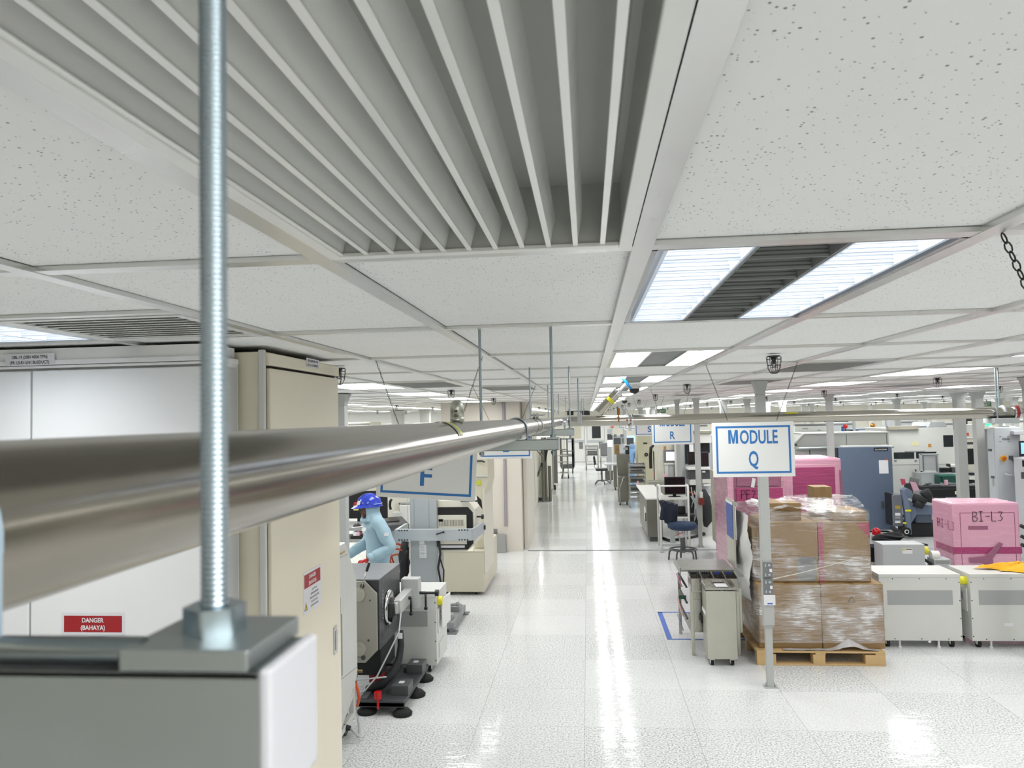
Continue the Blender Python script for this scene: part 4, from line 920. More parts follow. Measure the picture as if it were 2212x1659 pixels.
single('paper_sheet', MB().obox((X(768, Yd), Yd+.06, zt+.006), (.09, .02, .004), (-.02, .05, 0), (0, 0, .002)), M_LABEL, 'white paper sheet lying on the workbench edge', 'paper')
Yk = 13.5
T = Th('keyboard_console', 'dark grey console tray beside the helmeted person', 'console', (X(842, Yk), Yk, 0))
zk = Z(1133, Yk, 842)
T.p('tray', MB().obox((X(844, Yk), Yk+.1, zk), (.20, .12, 0), (-.14, .3, .03), (0, 0, .05)), M_DGREY, .006)
T.p('keys', MB().obox((X(840, Yk), Yk+.15, zk+.06), (.10, .06, 0), (-.06, .14, .015), (0, 0, .015)), M_BLACK, .004)
T.p('pedestal', MB().box(X(848, Yk)-.1, X(848, Yk)+.12, Yk+.1, Yk+.4, 0, zk-.04), M_LGREY, .006)
Yw = 14.3
T = Th('test_rack', 'cream equipment rack with a black hooked lamp behind the console tray', 'equipment rack', (X(865, Yw), Yw+.3, 0))
T.p('body', MB().box(X(830, Yw), X(930, Yw), Yw+.1, Yw+.8, 0, 2.1), M_CREAM, .01)
T.p('white_module', MB().box(X(864, Yw), X(886, Yw), Yw-.1, Yw+.1, Z(1140, Yw, 875), Z(1090, Yw, 875)), M_WHITE, .006)
T.p('bracket', MB().box(X(860, Yw), X(884, Yw), Yw-.02, Yw+.1, Z(1089, Yw, 870), Z(1086, Yw, 870)).box(X(861, Yw), X(863, Yw), Yw-.02, Yw, Z(1112, Yw, 870), Z(1086, Yw, 870)), M_GREY)
T.p('hooked_lamp', MB().tube([at(846, 1078, Yw-.1), at(843, 1083, Yw-.1), at(842, 1092, Yw-.1), at(844, 1101, Yw-.1)], .025, 8), M_BLACK)
T.p('plinth_module', MB().box(X(850, Yw), X(866, Yw), Yw-.15, Yw+.1, Z(1135, Yw, 858), Z(1105, Yw, 858)), M_OFFW, .004)

# ------------------------------------------------------------------ service posts with flared heads
M_POST = paint('b4b6b3', .42, .03, scale=2)
def service_post(x, y, label, w=.10, z0=0.0, flare=.12, group=None, low=None):
    T = Th('service_post', label, 'post', (x, y, 0), group); h = w/2
    zt = CZ-.13
    if low:                                        # slim lower tube under a wider casing
        T.p('lower_tube', MB().box(x-low[0]/2, x+low[0]/2, y-low[0]/2, y+low[0]/2, 0, low[1]), M_POST, .003)
        T.p('casing', MB().box(x-h, x+h, y-h, y+h, low[1], zt), M_POST, .004)
        T.p('base_plate', MB().box(x-low[0]*.95, x+low[0]*.95, y-low[0]*.8, y+low[0]*.8, 0, .008).prism([(x-low[0]*.9, .008), (x+low[0]*.9, .008), (x+low[0]/2, .06), (x-low[0]/2, .06)], 'y', y-.012, y+.012).cyl((x+low[0]*.7, y-.03, .008), (x+low[0]*.7, y-.03, .03), .008, 8), M_POST, .002)
    else: T.p('casing', MB().box(x-h, x+h, y-h, y+h, 0, zt), M_POST, .004)
    k = MB(); n = 6; pr = [(h*1.0+flare*w*5*(t/n)**1.8*.5, zt+.13*t/n) for t in range(n+1)]
    for (ra, za), (rb, zb) in zip(pr, pr[1:]):
        for sx, sy in ((0,-1), (1,0), (0,1), (-1,0)):
            tx, ty = -sy, sx
            k.quad((x+sx*ra-tx*ra, y+sy*ra-ty*ra, za), (x+sx*ra+tx*ra, y+sy*ra+ty*ra, za), (x+sx*rb+tx*rb, y+sy*rb+ty*rb, zb), (x+sx*rb-tx*rb, y+sy*rb-ty*rb, zb))
    T.p('flared_head', k, M_POST)
    return T
px_, py_ = 1.675, 7.68
T = service_post(px_, py_, 'grey service post with socket panels behind the MODULE Q sign', .088, low=(.062, Z(1352, 7.68, 1665)))
yf = py_-.044
for k, (ya, yb) in enumerate(((1214, 1247), (1249, 1285))):
    s = T.p('socket_panel', MB().box(px_-.044, px_+.048, yf-.02, yf, Z(yb, yf, 1665), Z(ya, yf, 1665)), M_MGREY, .004, label='dark grey socket panel')
    zc = (Z(yb, yf, 1665)+Z(ya, yf, 1665))/2
    T.p('switch', MB().box(px_+.015, px_+.04, yf-.024, yf-.02, zc-.02, zc+.012), M_LABEL, .002, on=s)
    for q in (.045, -.045): T.p('outlet', MB().cyl((px_+.015, yf-.02, zc+q), (px_+.015, yf-.023, zc+q), .011, 14).box(px_-.025, px_-.015, yf-.022, yf-.02, zc+q-.014, zc+q+.014), [M_LGREY], 0, on=s)
T.p('name_card', MB().box(px_-.046, px_+.06, yf-.026, yf-.022, Z(1306, yf, 1665), Z(1284, yf, 1665)).box(px_-.015, px_+.035, yf-.0265, yf-.026, Z(1304, yf, 1665), Z(1301, yf, 1665), 1), [M_LABEL, M_TAPEBLUE], .001)
T.p('lower_box', MB().box(px_-.045, px_+.05, yf-.012, yf, Z(1350, yf, 1665), Z(1307, yf, 1665)), M_POST, .003)
b = MB()
for z in (Z(1190, yf, 1660), Z(1211, yf, 1660)):
    for x in (-.04, .04): b.cyl((px_+x, yf, z), (px_+x, yf-.002, z), .004, 8)
T.p('screw', b, M_GREY)
bp = fl(1517, 1182)
T = service_post(bp.x-.03, bp.y, 'grey service post with a red socket box beside the navy stool', .10, low=(.07, Z(1122, bp.y, 1515)), flare=.10)
xs_, yf = bp.x-.03, bp.y-.05
T.p('socket_box', MB().box(xs_-.02, xs_+.08, yf-.06, yf, Z(1090, yf, 1512), Z(1075, yf, 1512)).box(xs_-.0, xs_+.06, yf-.06, yf, Z(1075, yf, 1512), Z(1062, yf, 1512), 1), [paint('8e2f2a', .5), M_WHITE], .006, label='red socket box')
service_post(X(737, 8.5), 8.5, 'grey service post just past the beige electrical cabinet', .13, flare=.1)
FARP = [((1462, 863.5), 'grey service post standing above the MODULE R sign', .085), ((2070, 849), 'grey service post in front of the machine with a dark square window', .17), ((2110, 846), 'grey service post between the window machine and the grey tower', .15),
        ((1790, 852), 'grey service post above the pale long machine hood', .105), ((2224, 815), 'grey service post with its flared head above the red pipe flange', .11)]
for (p, lab, w) in FARP: q = ce(*p); service_post(q.x, q.y, lab, w, flare=.08 if w > .2 else .11)
for k, (x, y) in enumerate(((1410, 872), (1383, 873), (1562, 865), (1613, 862), (1657, 869), (1690, 866), (1752, 873), (1936, 863), (1995, 868), (1735, 873), (2158, 861), (2190, 858), (1424, 874), (1348, 878), (1398, 877))):
    q = ce(x, y); Yq = max(min(q.y, 43), 29+1.3*(k % 9) if x < 1430 else 0); q = Vector((X(x, Yq, y), Yq, 0)); service_post(q.x, q.y, 'small grey service post in the distance beyond the cross pipe', .15 if q.y > 18 else .11, group='distant service posts', flare=.1)
for (x, y, w) in ((861, 884, .34), (921, 884, .3)):
    Y = 24; service_post(X(x, Y), Y, 'grey service post far behind the ' + ('chain of the F sign' if x < 900 else 'steel air vent bottle'), w, flare=.06)
# exit signs high up in the distance
def exit_sign(x0, y0, x1, y1, Y, label):
    T = Th('exit_sign', label, 'exit sign', (X((x0+x1)/2, Y, y0), Y, Z(y1, Y, x0)))
    xm = x0+(x1-x0)*.4
    T.p('panel', MB().pbox(x0, y0, x1, y1, Y, .06), paint('2c4f38', .5)); T.p('arrow_field', MB().pbox(x0+1, y0+1, xm, y1-1, Y-.01, .01), M_LABEL)
    T.p('arrow', MB().pbox(x0+1.5, (y0+y1)/2-.8, xm-.7, (y0+y1)/2+.8, Y-.02, .01).pbox((x0+xm)/2, y0+1.6, (x0+xm)/2+1.3, y1-1.6, Y-.02, .01), paint('2c4f38', .5))
    a = at(xm+1, y1-2, Y-.02); e = at(x1-1, y1-2, Y-.02)
    T.p('lettering', MB().text('EXIT', ((a.x+e.x)/2, Y-.02, a.z), (1,0,0), (0,0,1), (y1-y0-4)/FPX*Y, width=(e.x-a.x)*.9, bold=.02), paint('a9d9b0', .5))
    T.p('rod', MB().cyl((X(x0+3, Y), Y+.03, Z(y0, Y, x0)), (X(x0+3, Y), Y+.03, CZ), .015, 6).cyl((X(x1-3, Y), Y+.03, Z(y0, Y, x0)), (X(x1-3, Y), Y+.03, CZ), .015, 6), M_MGREY)
exit_sign(1419, 883, 1438, 892, 30, 'small green exit sign far beyond the MODULE R sign')
exit_sign(2124, 867, 2141, 878, 30, 'small green exit sign between the pipe hanger rods in the distance')

# ------------------------------------------------------------------ pallet and cartons
p0, p1 = fl(1636, 1437), fl(1917, 1442); W, D, y0 = p1.x-p0.x, 1.14, p0.y
M_PINE = paint('cfae7c', .6, .10, scale=9); M_PINE2 = paint('c29f6c', .6, .1, scale=14)
T = Th('pallet', 'pale wooden pallet under the film-wrapped cartons', 'pallet', (p0.x+W/2, y0+D/2, 0))
T.p('bottom_board', MB().box(p0.x, p1.x, y0, y0+.10, .0, .018).box(p0.x, p1.x, y0+D/2-.05, y0+D/2+.05, 0, .018).box(p0.x, p1.x, y0+D-.1, y0+D, 0, .018), M_PINE, .002)
for fx0, fx1 in ((0, .15), (.44, .535), (.845, 1)):
    for fy0, fy1 in ((0, .09), (.45, .55), (.91, 1)): T.p('block', MB().box(p0.x+W*fx0, p0.x+W*fx1, y0+D*fy0, y0+D*fy1, .018, .112), M_PINE, .002)
T.p('stringer_board', MB().box(p0.x, p0.x+.10, y0, y0+D, .112, .128).box(p0.x+W*.46, p0.x+W*.54, y0, y0+D, .112, .128).box(p1.x-.1, p1.x, y0, y0+D, .112, .128), M_PINE, .002)
for k in range(9):
    a = y0+D*k/9; T.p('deck_board', MB().box(p0.x, p1.x, a+.003, a+D/9-.003, .128, .146), (M_PINE, M_PINE2)[k % 2], .002)
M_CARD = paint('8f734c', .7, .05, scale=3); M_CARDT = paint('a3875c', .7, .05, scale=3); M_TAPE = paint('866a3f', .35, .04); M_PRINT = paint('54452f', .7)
def carton(x0, x1, y0, y1, z0, z1, label, marks=(), tape='v', group=None, rz=0):
    t = thing('carton', label, 'cardboard box', ((x0+x1)/2, (y0+y1)/2, z0), rz, group); a, b, c = (x1-x0)/2, (y1-y0)/2, z1-z0
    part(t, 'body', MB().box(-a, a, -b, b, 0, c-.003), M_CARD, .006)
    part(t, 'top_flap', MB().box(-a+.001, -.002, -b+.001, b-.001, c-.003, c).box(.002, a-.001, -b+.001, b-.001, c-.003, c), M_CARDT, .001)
    tb = MB().box(-.03, .03, -b-.0006, b+.0006, c, c+.0006).box(-.03, .03, -b-.0008, -b, c-.09, c+.0004)
    if tape == 'h': tb.box(-a, a, -b-.0006, -b, c*.45, c*.455)
    if tape == 'b': part(t, 'lower_tape', MB().box(-a+.002, a-.002, -b-.0006, -b, 0.004, c*.14), M_TAPE)
    part(t, 'packing_tape', tb, M_TAPE)
    for kind, mx, mz, s in marks:
        o = Vector((mx*a*2-a, -b-.001, mz*c)); q = MB()
        def rect(u0, u1, v0, v1): q.box(o.x+u0*s, o.x+u1*s, o.y-.0004, o.y, o.z+v0*s, o.z+v1*s)
        if kind == 'icons':
            for k in range(4):
                u = k*1.05
                for r in ((u, u+1, 0, .06), (u, u+1, .94, 1), (u, u+.06, 0, 1), (u+.94, u+1, 0, 1)): rect(*r)
                if k < 2: rect(u+.25, u+.75, .25, .35); rect(u+.42, u+.58, .35, .7)
                else: rect(u+.25, u+.33, .2, .75); rect(u+.6, u+.68, .2, .75)
        if kind == 'icon':
            for r in ((0, 1, 0, .05), (0, 1, .95, 1), (0, .05, 0, 1), (.95, 1, 0, 1), (.3, .6, .55, .8), (.3, .7, .2, .25)): rect(*r)
        if kind == 'lines':
            for k in range(3):
                for l in range(4): rect(l*.5, l*.5+.35, k*.6, k*.6+.3)
        if kind == 'triangle':
            P = [o+Vector((s*x, 0, s*z)) for x, z in ((0, 0), (1, 0), (.5, .9))]
            q.bar(P[0], P[1], .004, .006).bar(P[1], P[2], .004, .006).bar(P[2], P[0], .004, .006)
        part(t, 'printing', q, M_PRINT)
        if kind == 'slot': pass
    return t
yb = y0+.10; pt = .147
xa, xm, xb = X(1638, yb, 1330), X(1775, yb, 1330), X(1910, yb, 1330); z1 = Z(1262, yb, 1775)
carton(xa, xm-.004, yb, yb+.95, pt, z1, 'lower carton on the pallet standing next to the steel bin rack', (), 'b')
carton(xm+.004, xb, yb, yb+.95, pt, z1, 'lower carton on the pallet next to the white chiller, with a small printed triangle', (('triangle', .43, .72, .07),), 'h')
yu = yb+.09; zu0 = z1+.003; zu1 = Z(1128, yu, 1770)
ua, um, ub = X(1652, yu, 1190), X(1768, yu, 1190), X(1880, yu, 1190)
T = carton(ua, um-.004, yu, yu+.75, zu0, zu1, 'upper carton with a grey printed panel, over the post side of the pallet', ())
w2 = (um-ua)/2; part(T, 'grey_panel', MB().box(w2*.2, w2*.85, -.3765, -.3755, .01, (zu1-zu0)*.42), M_MGREY); part(T, 'hand_hole', MB().box(w2*.93, w2*.99, -.3765, -.3755, .16, .24), M_BLACK)
T = carton(um+.004, ub, yu, yu+.75, zu0, zu1, 'upper carton under the clouded stretch film, next to the black bench', (('lines', .45, .22, .05),))
part(T, 'red_stripe', MB().box(-(ub-um)/2+.0, -(ub-um)/2+.05, -.3768, -.3755, .0, zu1-zu0).poly([((ub-um)/2-.14, -.3768, (zu1-zu0)-.01), ((ub-um)/2-.002, -.3768, (zu1-zu0)-.01), ((ub-um)/2-.002, -.3768, (zu1-zu0)*.72)]), paint('a5495c', .5))
zs0 = zu1+.003; ys = yu+.16
carton(X(1664, ys, 1100), X(1731, ys, 1100), ys, ys+.42, zs0, Z(1081, ys, 1700)-.03, 'flat carton on top of the stack printed with four handling icons', (('icons', .25, .42, .035),))
yk = yu+.40
carton(X(1758, yk, 1065), X(1797, yk, 1065), yk, yk+.26, zs0, Z(1052, yk, 1777), 'small upright carton at the very top of the wrapped stack', (('icon', .35, .42, .05),))
ys2 = yu+.06
T = carton(X(1800, ys2, 1110), X(1872, ys2, 1110), ys2, ys2+.5, zs0, zs0+.10, 'low carton on top of the stack half covered by crumpled film', ())
# side cartons seen behind the sheet of foam
carton(X(1622, yu+.2, 1180), X(1650, yu+.2, 1180)-.04, yu+.14, yu+.62, zu0+.02, zu0+.56, 'narrow carton on the post side of the upper layer', ())
carton(X(1622, yu+.1, 1210), X(1640, yu+.1, 1210), yu+.65, yu+.95, z1+.003, z1+.25, 'small carton behind the narrow one on the pallet', ())
# stretch film
def film_mat():
    n = NT('stretch_film'); co = n.coord()
    f = n.noise(1, n.mapped((5.0, 5.0, 75)), 4, .7); g = n.noise(1.7, n.mapped((1, 1, 1.3), loc=(2.3, .4, 1.1)), 4, .6); h = n.noise(1, n.mapped((9, 9, 60), loc=(3, 1, 7)), 2, .6)
    st = n.ramp(n.math('MULTIPLY_ADD', g, 1.0, n.math('MULTIPLY', f, .60)), [(.72, (.015,)*3), (.86, (.28,)*3), (.97, (.75,)*3)])
    n.col((.93, .92, .93, 1)); n.rough(n.math('MULTIPLY_ADD', h, .3, .06)); n.b.inputs['Specular IOR Level'].default_value = .7
    n.bump(n.math('ADD', f, n.math('MULTIPLY', h, .6)), .55, .012)
    tr = n.node('ShaderNodeBsdfTransparent'); gl = n.node('ShaderNodeBsdfGlossy'); gl.inputs['Roughness'].default_value = .12
    mx = n.node('ShaderNodeMixShader'); n.t.links.new(st, mx.inputs[0]); 
    m0 = n.node('ShaderNodeMixShader'); m0.inputs[0].default_value = .07; n.t.links.new(tr.outputs[0], m0.inputs[1]); n.t.links.new(gl.outputs[0], m0.inputs[2])
    n.t.links.new(m0.outputs[0], mx.inputs[1]); n.t.links.new(n.b.outputs[0], mx.inputs[2]); n.t.links.new(mx.outputs[0], n.out.inputs[0])
    bm_ = [x for x in n.n if x.type == 'BUMP'][0]; n.t.links.new(bm_.outputs[0], gl.inputs['Normal'])
    return n.mat
M_FILM = film_mat()
def sheet(pts_fn, nu, nv, jit=0.0, seed=1):
    rnd = random.Random(seed); m = MB(); k0 = None; ks = []
    for i in range(nu+1):
        row = []
        for j in range(nv+1):
            p = pts_fn(i/nu, j/nv); row.append(m.add([Vector(p)+Vector((rnd.uniform(-jit, jit), rnd.uniform(-jit, jit), rnd.uniform(-jit, jit)))]))
        ks.append(row)
    for i in range(nu):
        for j in range(nv): m.face((ks[i][j], ks[i+1][j], ks[i+1][j+1], ks[i][j+1]), 0, True)
    return m
def wrap(x0, x1, y0, y1, z0, z1, jit, seed):
    """film band round a stack: corners cut, slightly slack"""
    c = .03; P = [(x0+c, y0), (x1-c, y0), (x1, y0+c), (x1, y1-c), (x1-c, y1), (x0+c, y1), (x0, y1-c), (x0, y0+c), (x0+c, y0)]
    L = [0]
    for a, b in zip(P, P[1:]): L.append(L[-1]+math.dist(a, b))
    def f(u, v):
        s = u*L[-1]; k = max(i for i in range(len(P)-1) if L[i] <= s+1e-9); k = min(k, len(P)-2); t = (s-L[k])/max(L[k+1]-L[k], 1e-6)
        return (P[k][0]+(P[k+1][0]-P[k][0])*t, P[k][1]+(P[k+1][1]-P[k][1])*t, z0+(z1-z0)*v)
    return sheet(f, 90, 14, jit, seed)
T = Th('stretch_film', 'clear stretch film wrapped round the cartons on the wooden pallet', 'plastic film', ((xa+xb)/2, yb+.4, pt))
T.p('lower_wrap', wrap(xa-.014, xb+.014, yb-.014, yb+.97, pt+.06, z1-.0, .003, 3), M_FILM)
T.p('upper_wrap', wrap(min(ua, X(1622, yu+.2, 1180))-.014, ub+.014, yu-.014, yu+.98, z1+.02, zu1+.12, .004, 5), M_FILM)
zz = zu1+.03; tx, ty, tz = X(1777, yk, 1065), yk+.1, Z(1052, yk, 1777)
def drape(u, v):
    xx = ua-.01+(ub-ua+.02)*u; yy = yu-.01+.93*v; d = math.hypot((xx-tx)/.75, (yy-ty)/.5)
    base = zs0+.09+.05*math.sin(9*u+4*v)*math.sin(5*v)+.02*math.sin(23*u)
    if u < .5: base = max(base, zs0+.17-.3*abs(u-.25))
    z = max(base, tz-.02-.24*max(0, d-.12)) if d > .2 else min(tz-.10, base+.05)
    return (xx, yy, min(z, zs0+.22))
T.p('top_drape', sheet(drape, 44, 26, .006, 9), M_FILM)
rp = [Vector((px_+.05, py_-.06, Z(1250, 7.63, 1675))), at(1720, 1240, 8.2), at(1790, 1222, 8.42), at(1850, 1205, 8.44)]
T.p('film_cord', MB().tube(rp, .004, 6), paint('d8d3c6', .4))
f0 = Vector((xa+.30, yb-.02, pt))
T.p('foil_scrap', sheet(lambda u, v: (xm-.42+.95*u, yb-.02-.07*v, pt+.008+(.10*max(0, 1-abs(u-.72)/.2)*(1-v*.6))), 24, 5, .004, 4), paint('d8d6d8', .2, .05, .4), label='crumpled silver foil')
# sheet of white foam hanging at the post side
T = Th('foam_sheet', 'white crumpled foam sheet hanging beside the cartons on the post side', 'foam sheet', (xa-.1, yb+.4, .15))
fo = [at(1600, 1105, 8.75), at(1628, 1108, 8.75), at(1630, 1150, 8.75), at(1600, 1155, 8.75)]
def foam(u, v):
    x = X(1592, 9.0, 1200)+.03+.05*math.sin(7*v)+.02*math.sin(20*v+3*u)+.24*(1-u)*(v > .0)*.4
    return (xa-.03-.05*(1-v)*u-.02*math.sin(9*v+5*u)-.01*u, yb+.15+.75*u, .60+(Z(1108, 8.9, 1612)-.60)*v)
T.p('sheet', sheet(foam, 12, 24, .006, 12), M_WHITE)

# ------------------------------------------------------------------ pink film-wrapped equipment
def pink_mat(h, deep):
    n = NT('pink_film_'+h); co = n.coord()
    f = n.noise(1, n.mapped((2.2, 2.2, 26)), 4, .65); g = n.noise(1.6, co, 3)
    n.col(n.mix(n.math('MULTIPLY', g, .8), lin(h), lin(deep)))
    n.rough(n.math('MULTIPLY_ADD', f, .3, .10)); n.b.inputs['Specular IOR Level'].default_value = .6; n.bump(f, .5, .012)
    return n.mat
M_PINK = pink_mat('e2b0c3', 'd696b0'); M_PINKD = pink_mat('b3487a', '8f3460'); M_PINKDK = pink_mat('a86b86', '7f4f68')
def strokes(s, o, r, u, h, w, th=.008):
    """handwritten capitals as pen strokes"""
    G = {'P': [[(0,0),(0,1),(.6,.95),(.65,.6),(.1,.5)]], 'E': [[(.6,1),(0,1),(0,0),(.65,0)], [(0,.52),(.5,.52)]], '2': [[(.05,.8),(.3,1),(.6,.8),(.05,0),(.65,.05)]], '3': [[(.05,.95),(.6,.95),(.3,.55),(.6,.3),(.3,0),(.0,.1)]],
         'B': [[(0,0),(0,1),(.5,.95),(.5,.6),(.05,.52),(.6,.35),(.5,.02),(0,0)]], 'I': [[(.0,1),(.5,1)], [(.25,1),(.25,0)], [(0,0),(.5,0)]], '-': [[(.05,.5),(.55,.5)]], 'L': [[(0,1),(0,0),(.55,0)]], '5': [[(.6,1),(.1,1),(.05,.6),(.5,.55),(.5,.1),(0,0)]]}
    o, r, u = Vector(o), Vector(r), Vector(u); m = MB(); k = 0
    for ch in s:
        for l in G.get(ch, []): m.tube([o+r*((k+x)*w)+u*(y*h) for x, y in l], th/2, 5)
        k += .85
    return m
def pink_box(name, x0, x1, y0, y1, z1, label, mats, z0=0.0, lid=.04):
    T = Th(name, label, 'wrapped machine', ((x0+x1)/2, (y0+y1)/2, z0))
    c = .03
    T.p('wrapped_body', MB().box(x0, x1, y0, y1, z0, z1), mats[0], .03, label='pink antistatic film')
    return T
# B1-L3 box behind the second chiller
yB = 10.7; b0, b1 = X(2058, yB, 1150), X(2205, yB, 1150); zB = Z(1086, yB, 2130); db = yon(2014, 1150, b0)-yB
T = pink_box('wrapped_equipment', b0, b1, yB, yB+db, zB, 'pink film-wrapped box with BI-L3 written on it behind the second chiller', (M_PINK,))
T.p('panel_outline', MB().bar((b0+.10, yB-.002, .3), (b0+.10, yB-.002, zB-.13), .006).bar((b0+.10, yB-.002, zB-.13), (b1-.07, yB-.002, zB-.13), .006).bar((b1-.07, yB-.002, zB-.13), (b1-.07, yB-.002, .3), .006), M_PINKDK)
w0_ = at(2102, 1126, yB-.006); T.p('handwriting', strokes('BI-L3', w0_, (1,0,0), (0,0,1), .125, .092), M_INK, label='black handwriting BI-L3')
T.p('handwriting', strokes('BI-L3', (b0-.006, yon(2026, 1125, b0), Z(1127, yB+.8, 2030)), (0,-1,0), (0,0,1), .11, .12), M_PINKDK)
T.p('label_strip', MB().box(X(2085, yB), X(2127, yB), yB-.004, yB, Z(1144, yB, 2105), Z(1136, yB, 2105)), M_PINKDK)
T.p('pink_band', MB().box(b0-.004, b1+.004, yB-.004, yB+.5, Z(1196, yB, 2130), Z(1182, yB, 2130)), M_PINKD)
q = at(2130, 1200, yB-.02)
T.p('fan_blades', MB().poly([q+Vector(v) for v in ((-.22, 0, -.03), (-.02, 0, -.01), (.17, 0, .17), (.22, 0, .15), (.08, 0, -.04), (.09, 0, -.13), (-.02, 0, -.13), (-.04, 0, -.09), (-.2, 0, -.09))]), M_PINKDK)
# tall one with PE232 and its neighbour
yP = 10.4; a0, a1 = X(1577, yP, 1080), X(1690, yP, 1080); zP = Z(1008, yP, 1640)
T = pink_box('wrapped_equipment', a0, a1, yP, yP+1.3, zP, 'tall magenta film-wrapped machine with PE 232 written on it', (M_PINKDK,))
T.p('film_fold', MB().box(a0-.02, a0+.05, yP-.02, yP+.05, .2, zP-.02), M_PINK, .015)
T.p('panel', MB().box(X(1588, yP), X(1690, yP)-.01, yP-.015, yP, Z(1086, yP, 1640), Z(1053, yP, 1640)), M_PINKD, .004)
T.p('vent_panel', MB().box(X(1590, yP), X(1680, yP), yP-.012, yP, Z(1050, yP, 1640), zP-.06), M_PINKDK, .004)
T.p('handwriting', strokes('PE232', at(1602, 1078, yP-.02), (1,0,0), (0,0,1), .115, .078), M_INK, label='black handwriting PE 232')
lq = at(1627, 1043, yP-.02); T.p('label_strip', MB().obox(lq, (.012, 0, .06), (0, .002, 0), (.022, 0, -.005)), M_LABEL)
T.p('lower_panel', MB().box(a0+.1, a1-.05, yP-.012, yP, .22, Z(1160, yP, 1640)), M_PINKD, .004)
yR = 11.9; r0, r1 = X(1712, yR, 1040), X(1819, yR, 1040); zR = Z(990, yR, 1765)
T = pink_box('wrapped_equipment', X(1694, yR, 1040), r1, yR, yR+1.0, zR, 'pink film-wrapped machine beside the blue cabinet', (M_PINK,))
T.p('front_panel', MB().box(r0, r1-.10, yR-.014, yR, .5, zR-.13), M_PINKD, .01); T.p('panel_rim', MB().box(r0-.04, r1-.06, yR-.008, yR, .45, zR-.09), M_PINK, .01)
T.p('edge_strip', MB().box(r1-.035, r1+.004, yR-.008, yR+.02, .5, Z(1015, yR, 1815)), M_PINKDK, .004)
# ------------------------------------------------------------------ chillers in front
yC = 8.96; x0, x1 = X(1901, yC, 1320), X(2077, yC, 1320); zb, zt = Z(1384, yC, 1990), Z(1240, yC, 1990)
chiller(x0, yC, x1-x0, .50, zb, zt, 'white chiller cabinet on castors right beside the pallet')
x2 = X(2098, yC, 1320)
T = chiller(x2, yC, x1-x0, .50, zb, zt, 'white chiller cabinet with a crumpled yellow cloth on its lid', side=-1)
T.p('rating_label', MB().box(X(2152, yC), X(2171, yC), yC-.002, yC, Z(1353, yC, 2160), Z(1346, yC, 2160)), M_LABEL); T.p('rating_label', MB().box(X(2199, yC), X(2218, yC), yC-.002, yC, Z(1353, yC, 2205), Z(1346, yC, 2205)), M_LABEL)
def cloth(u, v):
    r = .27*(1+.25*math.sin(6*PI*u)+.15*math.sin(14*PI*u))*v; z = .062*max(0, 1-v**2)*(1+.8*math.sin(9*u*PI)*v)+.022*abs(math.sin(31*u+8*v)*math.cos(17*v+5*u))
    return (X(2204, yC+.15)+1.45*r*math.cos(2*PI*u), yC+.22+.62*r*math.sin(2*PI*u), zt+.004+z)
single('cloth', sheet(cloth, 48, 10, .004, 8), M_GOLD, 'crumpled yellow cloth lying on the second chiller', 'cloth')
# black bench unit with grey control box, beacon and cable loop
yG = 10.15; g0, g1 = X(1907, yG, 1195), X(1998, yG, 1195); zg = Z(1176, yG, 1950)
T = Th('control_box', 'light grey control box with a warning label and yellow plug behind the first chiller', 'control box', ((g0+g1)/2, yG+.15, 0))
T.p('body', MB().box(g0, g1, yG, yG+.3, .03, zg), M_LGREY, .006); T.p('foot', MB().box(g0+.05, g1-.05, yG+.02, yG+.28, 0, .03), M_BLACK)
q = at(1949, 1184, yG); T.p('warning_label', MB().box(q.x, q.x+.12, yG-.002, yG, q.z-.07, q.z).box(q.x+.005, q.x+.03, yG-.003, yG-.002, q.z-.03, q.z-.006, 1).box(q.x+.04, q.x+.115, yG-.003, yG-.002, q.z-.02, q.z-.01, 2), [M_LABEL, paint('d8c43a', .5), paint('5a3a4a', .5)])
T.p('yellow_plug', MB().cyl((g1, yG+.08, zg-.09), (g1+.06, yG+.08, zg-.09), .05, 18), M_YELLOW, .008)
T.p('side_cables', MB().tube([(g1+.02, yG+.12, zg-.2), (g1+.10, yG+.1, zg-.25), (g1+.14, yG+.12, zg-.35)], .02, 8).tube([(g1+.02, yG+.15, zg-.24), (g1+.06, yG+.12, zg-.33), (g1+.05, yG+.12, zg-.45)], .018, 8), M_BLACKM)
yN = 10.5; n0, n1 = X(1846, yN, 1170), X(1985, yN, 1170); zn = Z(1175, yN, 1890); nd = 1.0
T = Th('low_bench', 'low black bench unit carrying a red beacon and black cables', 'bench', ((n0+n1)/2, yN+.5, 0))
T.p('top', MB().box(n0, n1, yN, yN+nd, zn-.05, zn), paint('4b4e51', .45, .05), .006)
T.p('cabinet', MB().box(n0+.02, n1-.03, yN+.03, yN+nd-.03, .05, zn-.05), M_BLACK, .004); T.p('lower_trim', MB().box(n0+.02, n1-.02, yN+.02, yN+.03, .05, Z(1215, yN, 1890)), M_LGREY, .003); T.p('plinth', MB().box(n0+.08, n1-.08, yN+.08, yN+nd-.08, 0, .05), M_BLACK)
q = Vector((X(1893, yN+.7, 1150), yN+.7, zn))
T = Th('beacon', 'red domed warning beacon on the low black bench', 'warning light', q)
T.p('base', MB().lathe([(0, 0), (.062, 0), (.062, .012), (0, .012)], q, 24), M_WHITE); T.p('dome', MB().lathe([(.056, .012), (.056, .06), (.045, .09), (.02, .105), (0, .108)], q, 24), paint('c0121c', .15, .05), label='red lens')
b = MB(); c = Vector((X(1914, yN+.33, 1162), yN+.33, zn+.012))
for k in range(5): b.tube([c+Vector((.17*math.cos(a)+.012*k, .10*math.sin(a)*(1+.1*k), .012*k*(1+.3*math.sin(a*2))) ) for a in [2*PI*i/22 for i in range(22)]], .014, 7, closed=True)
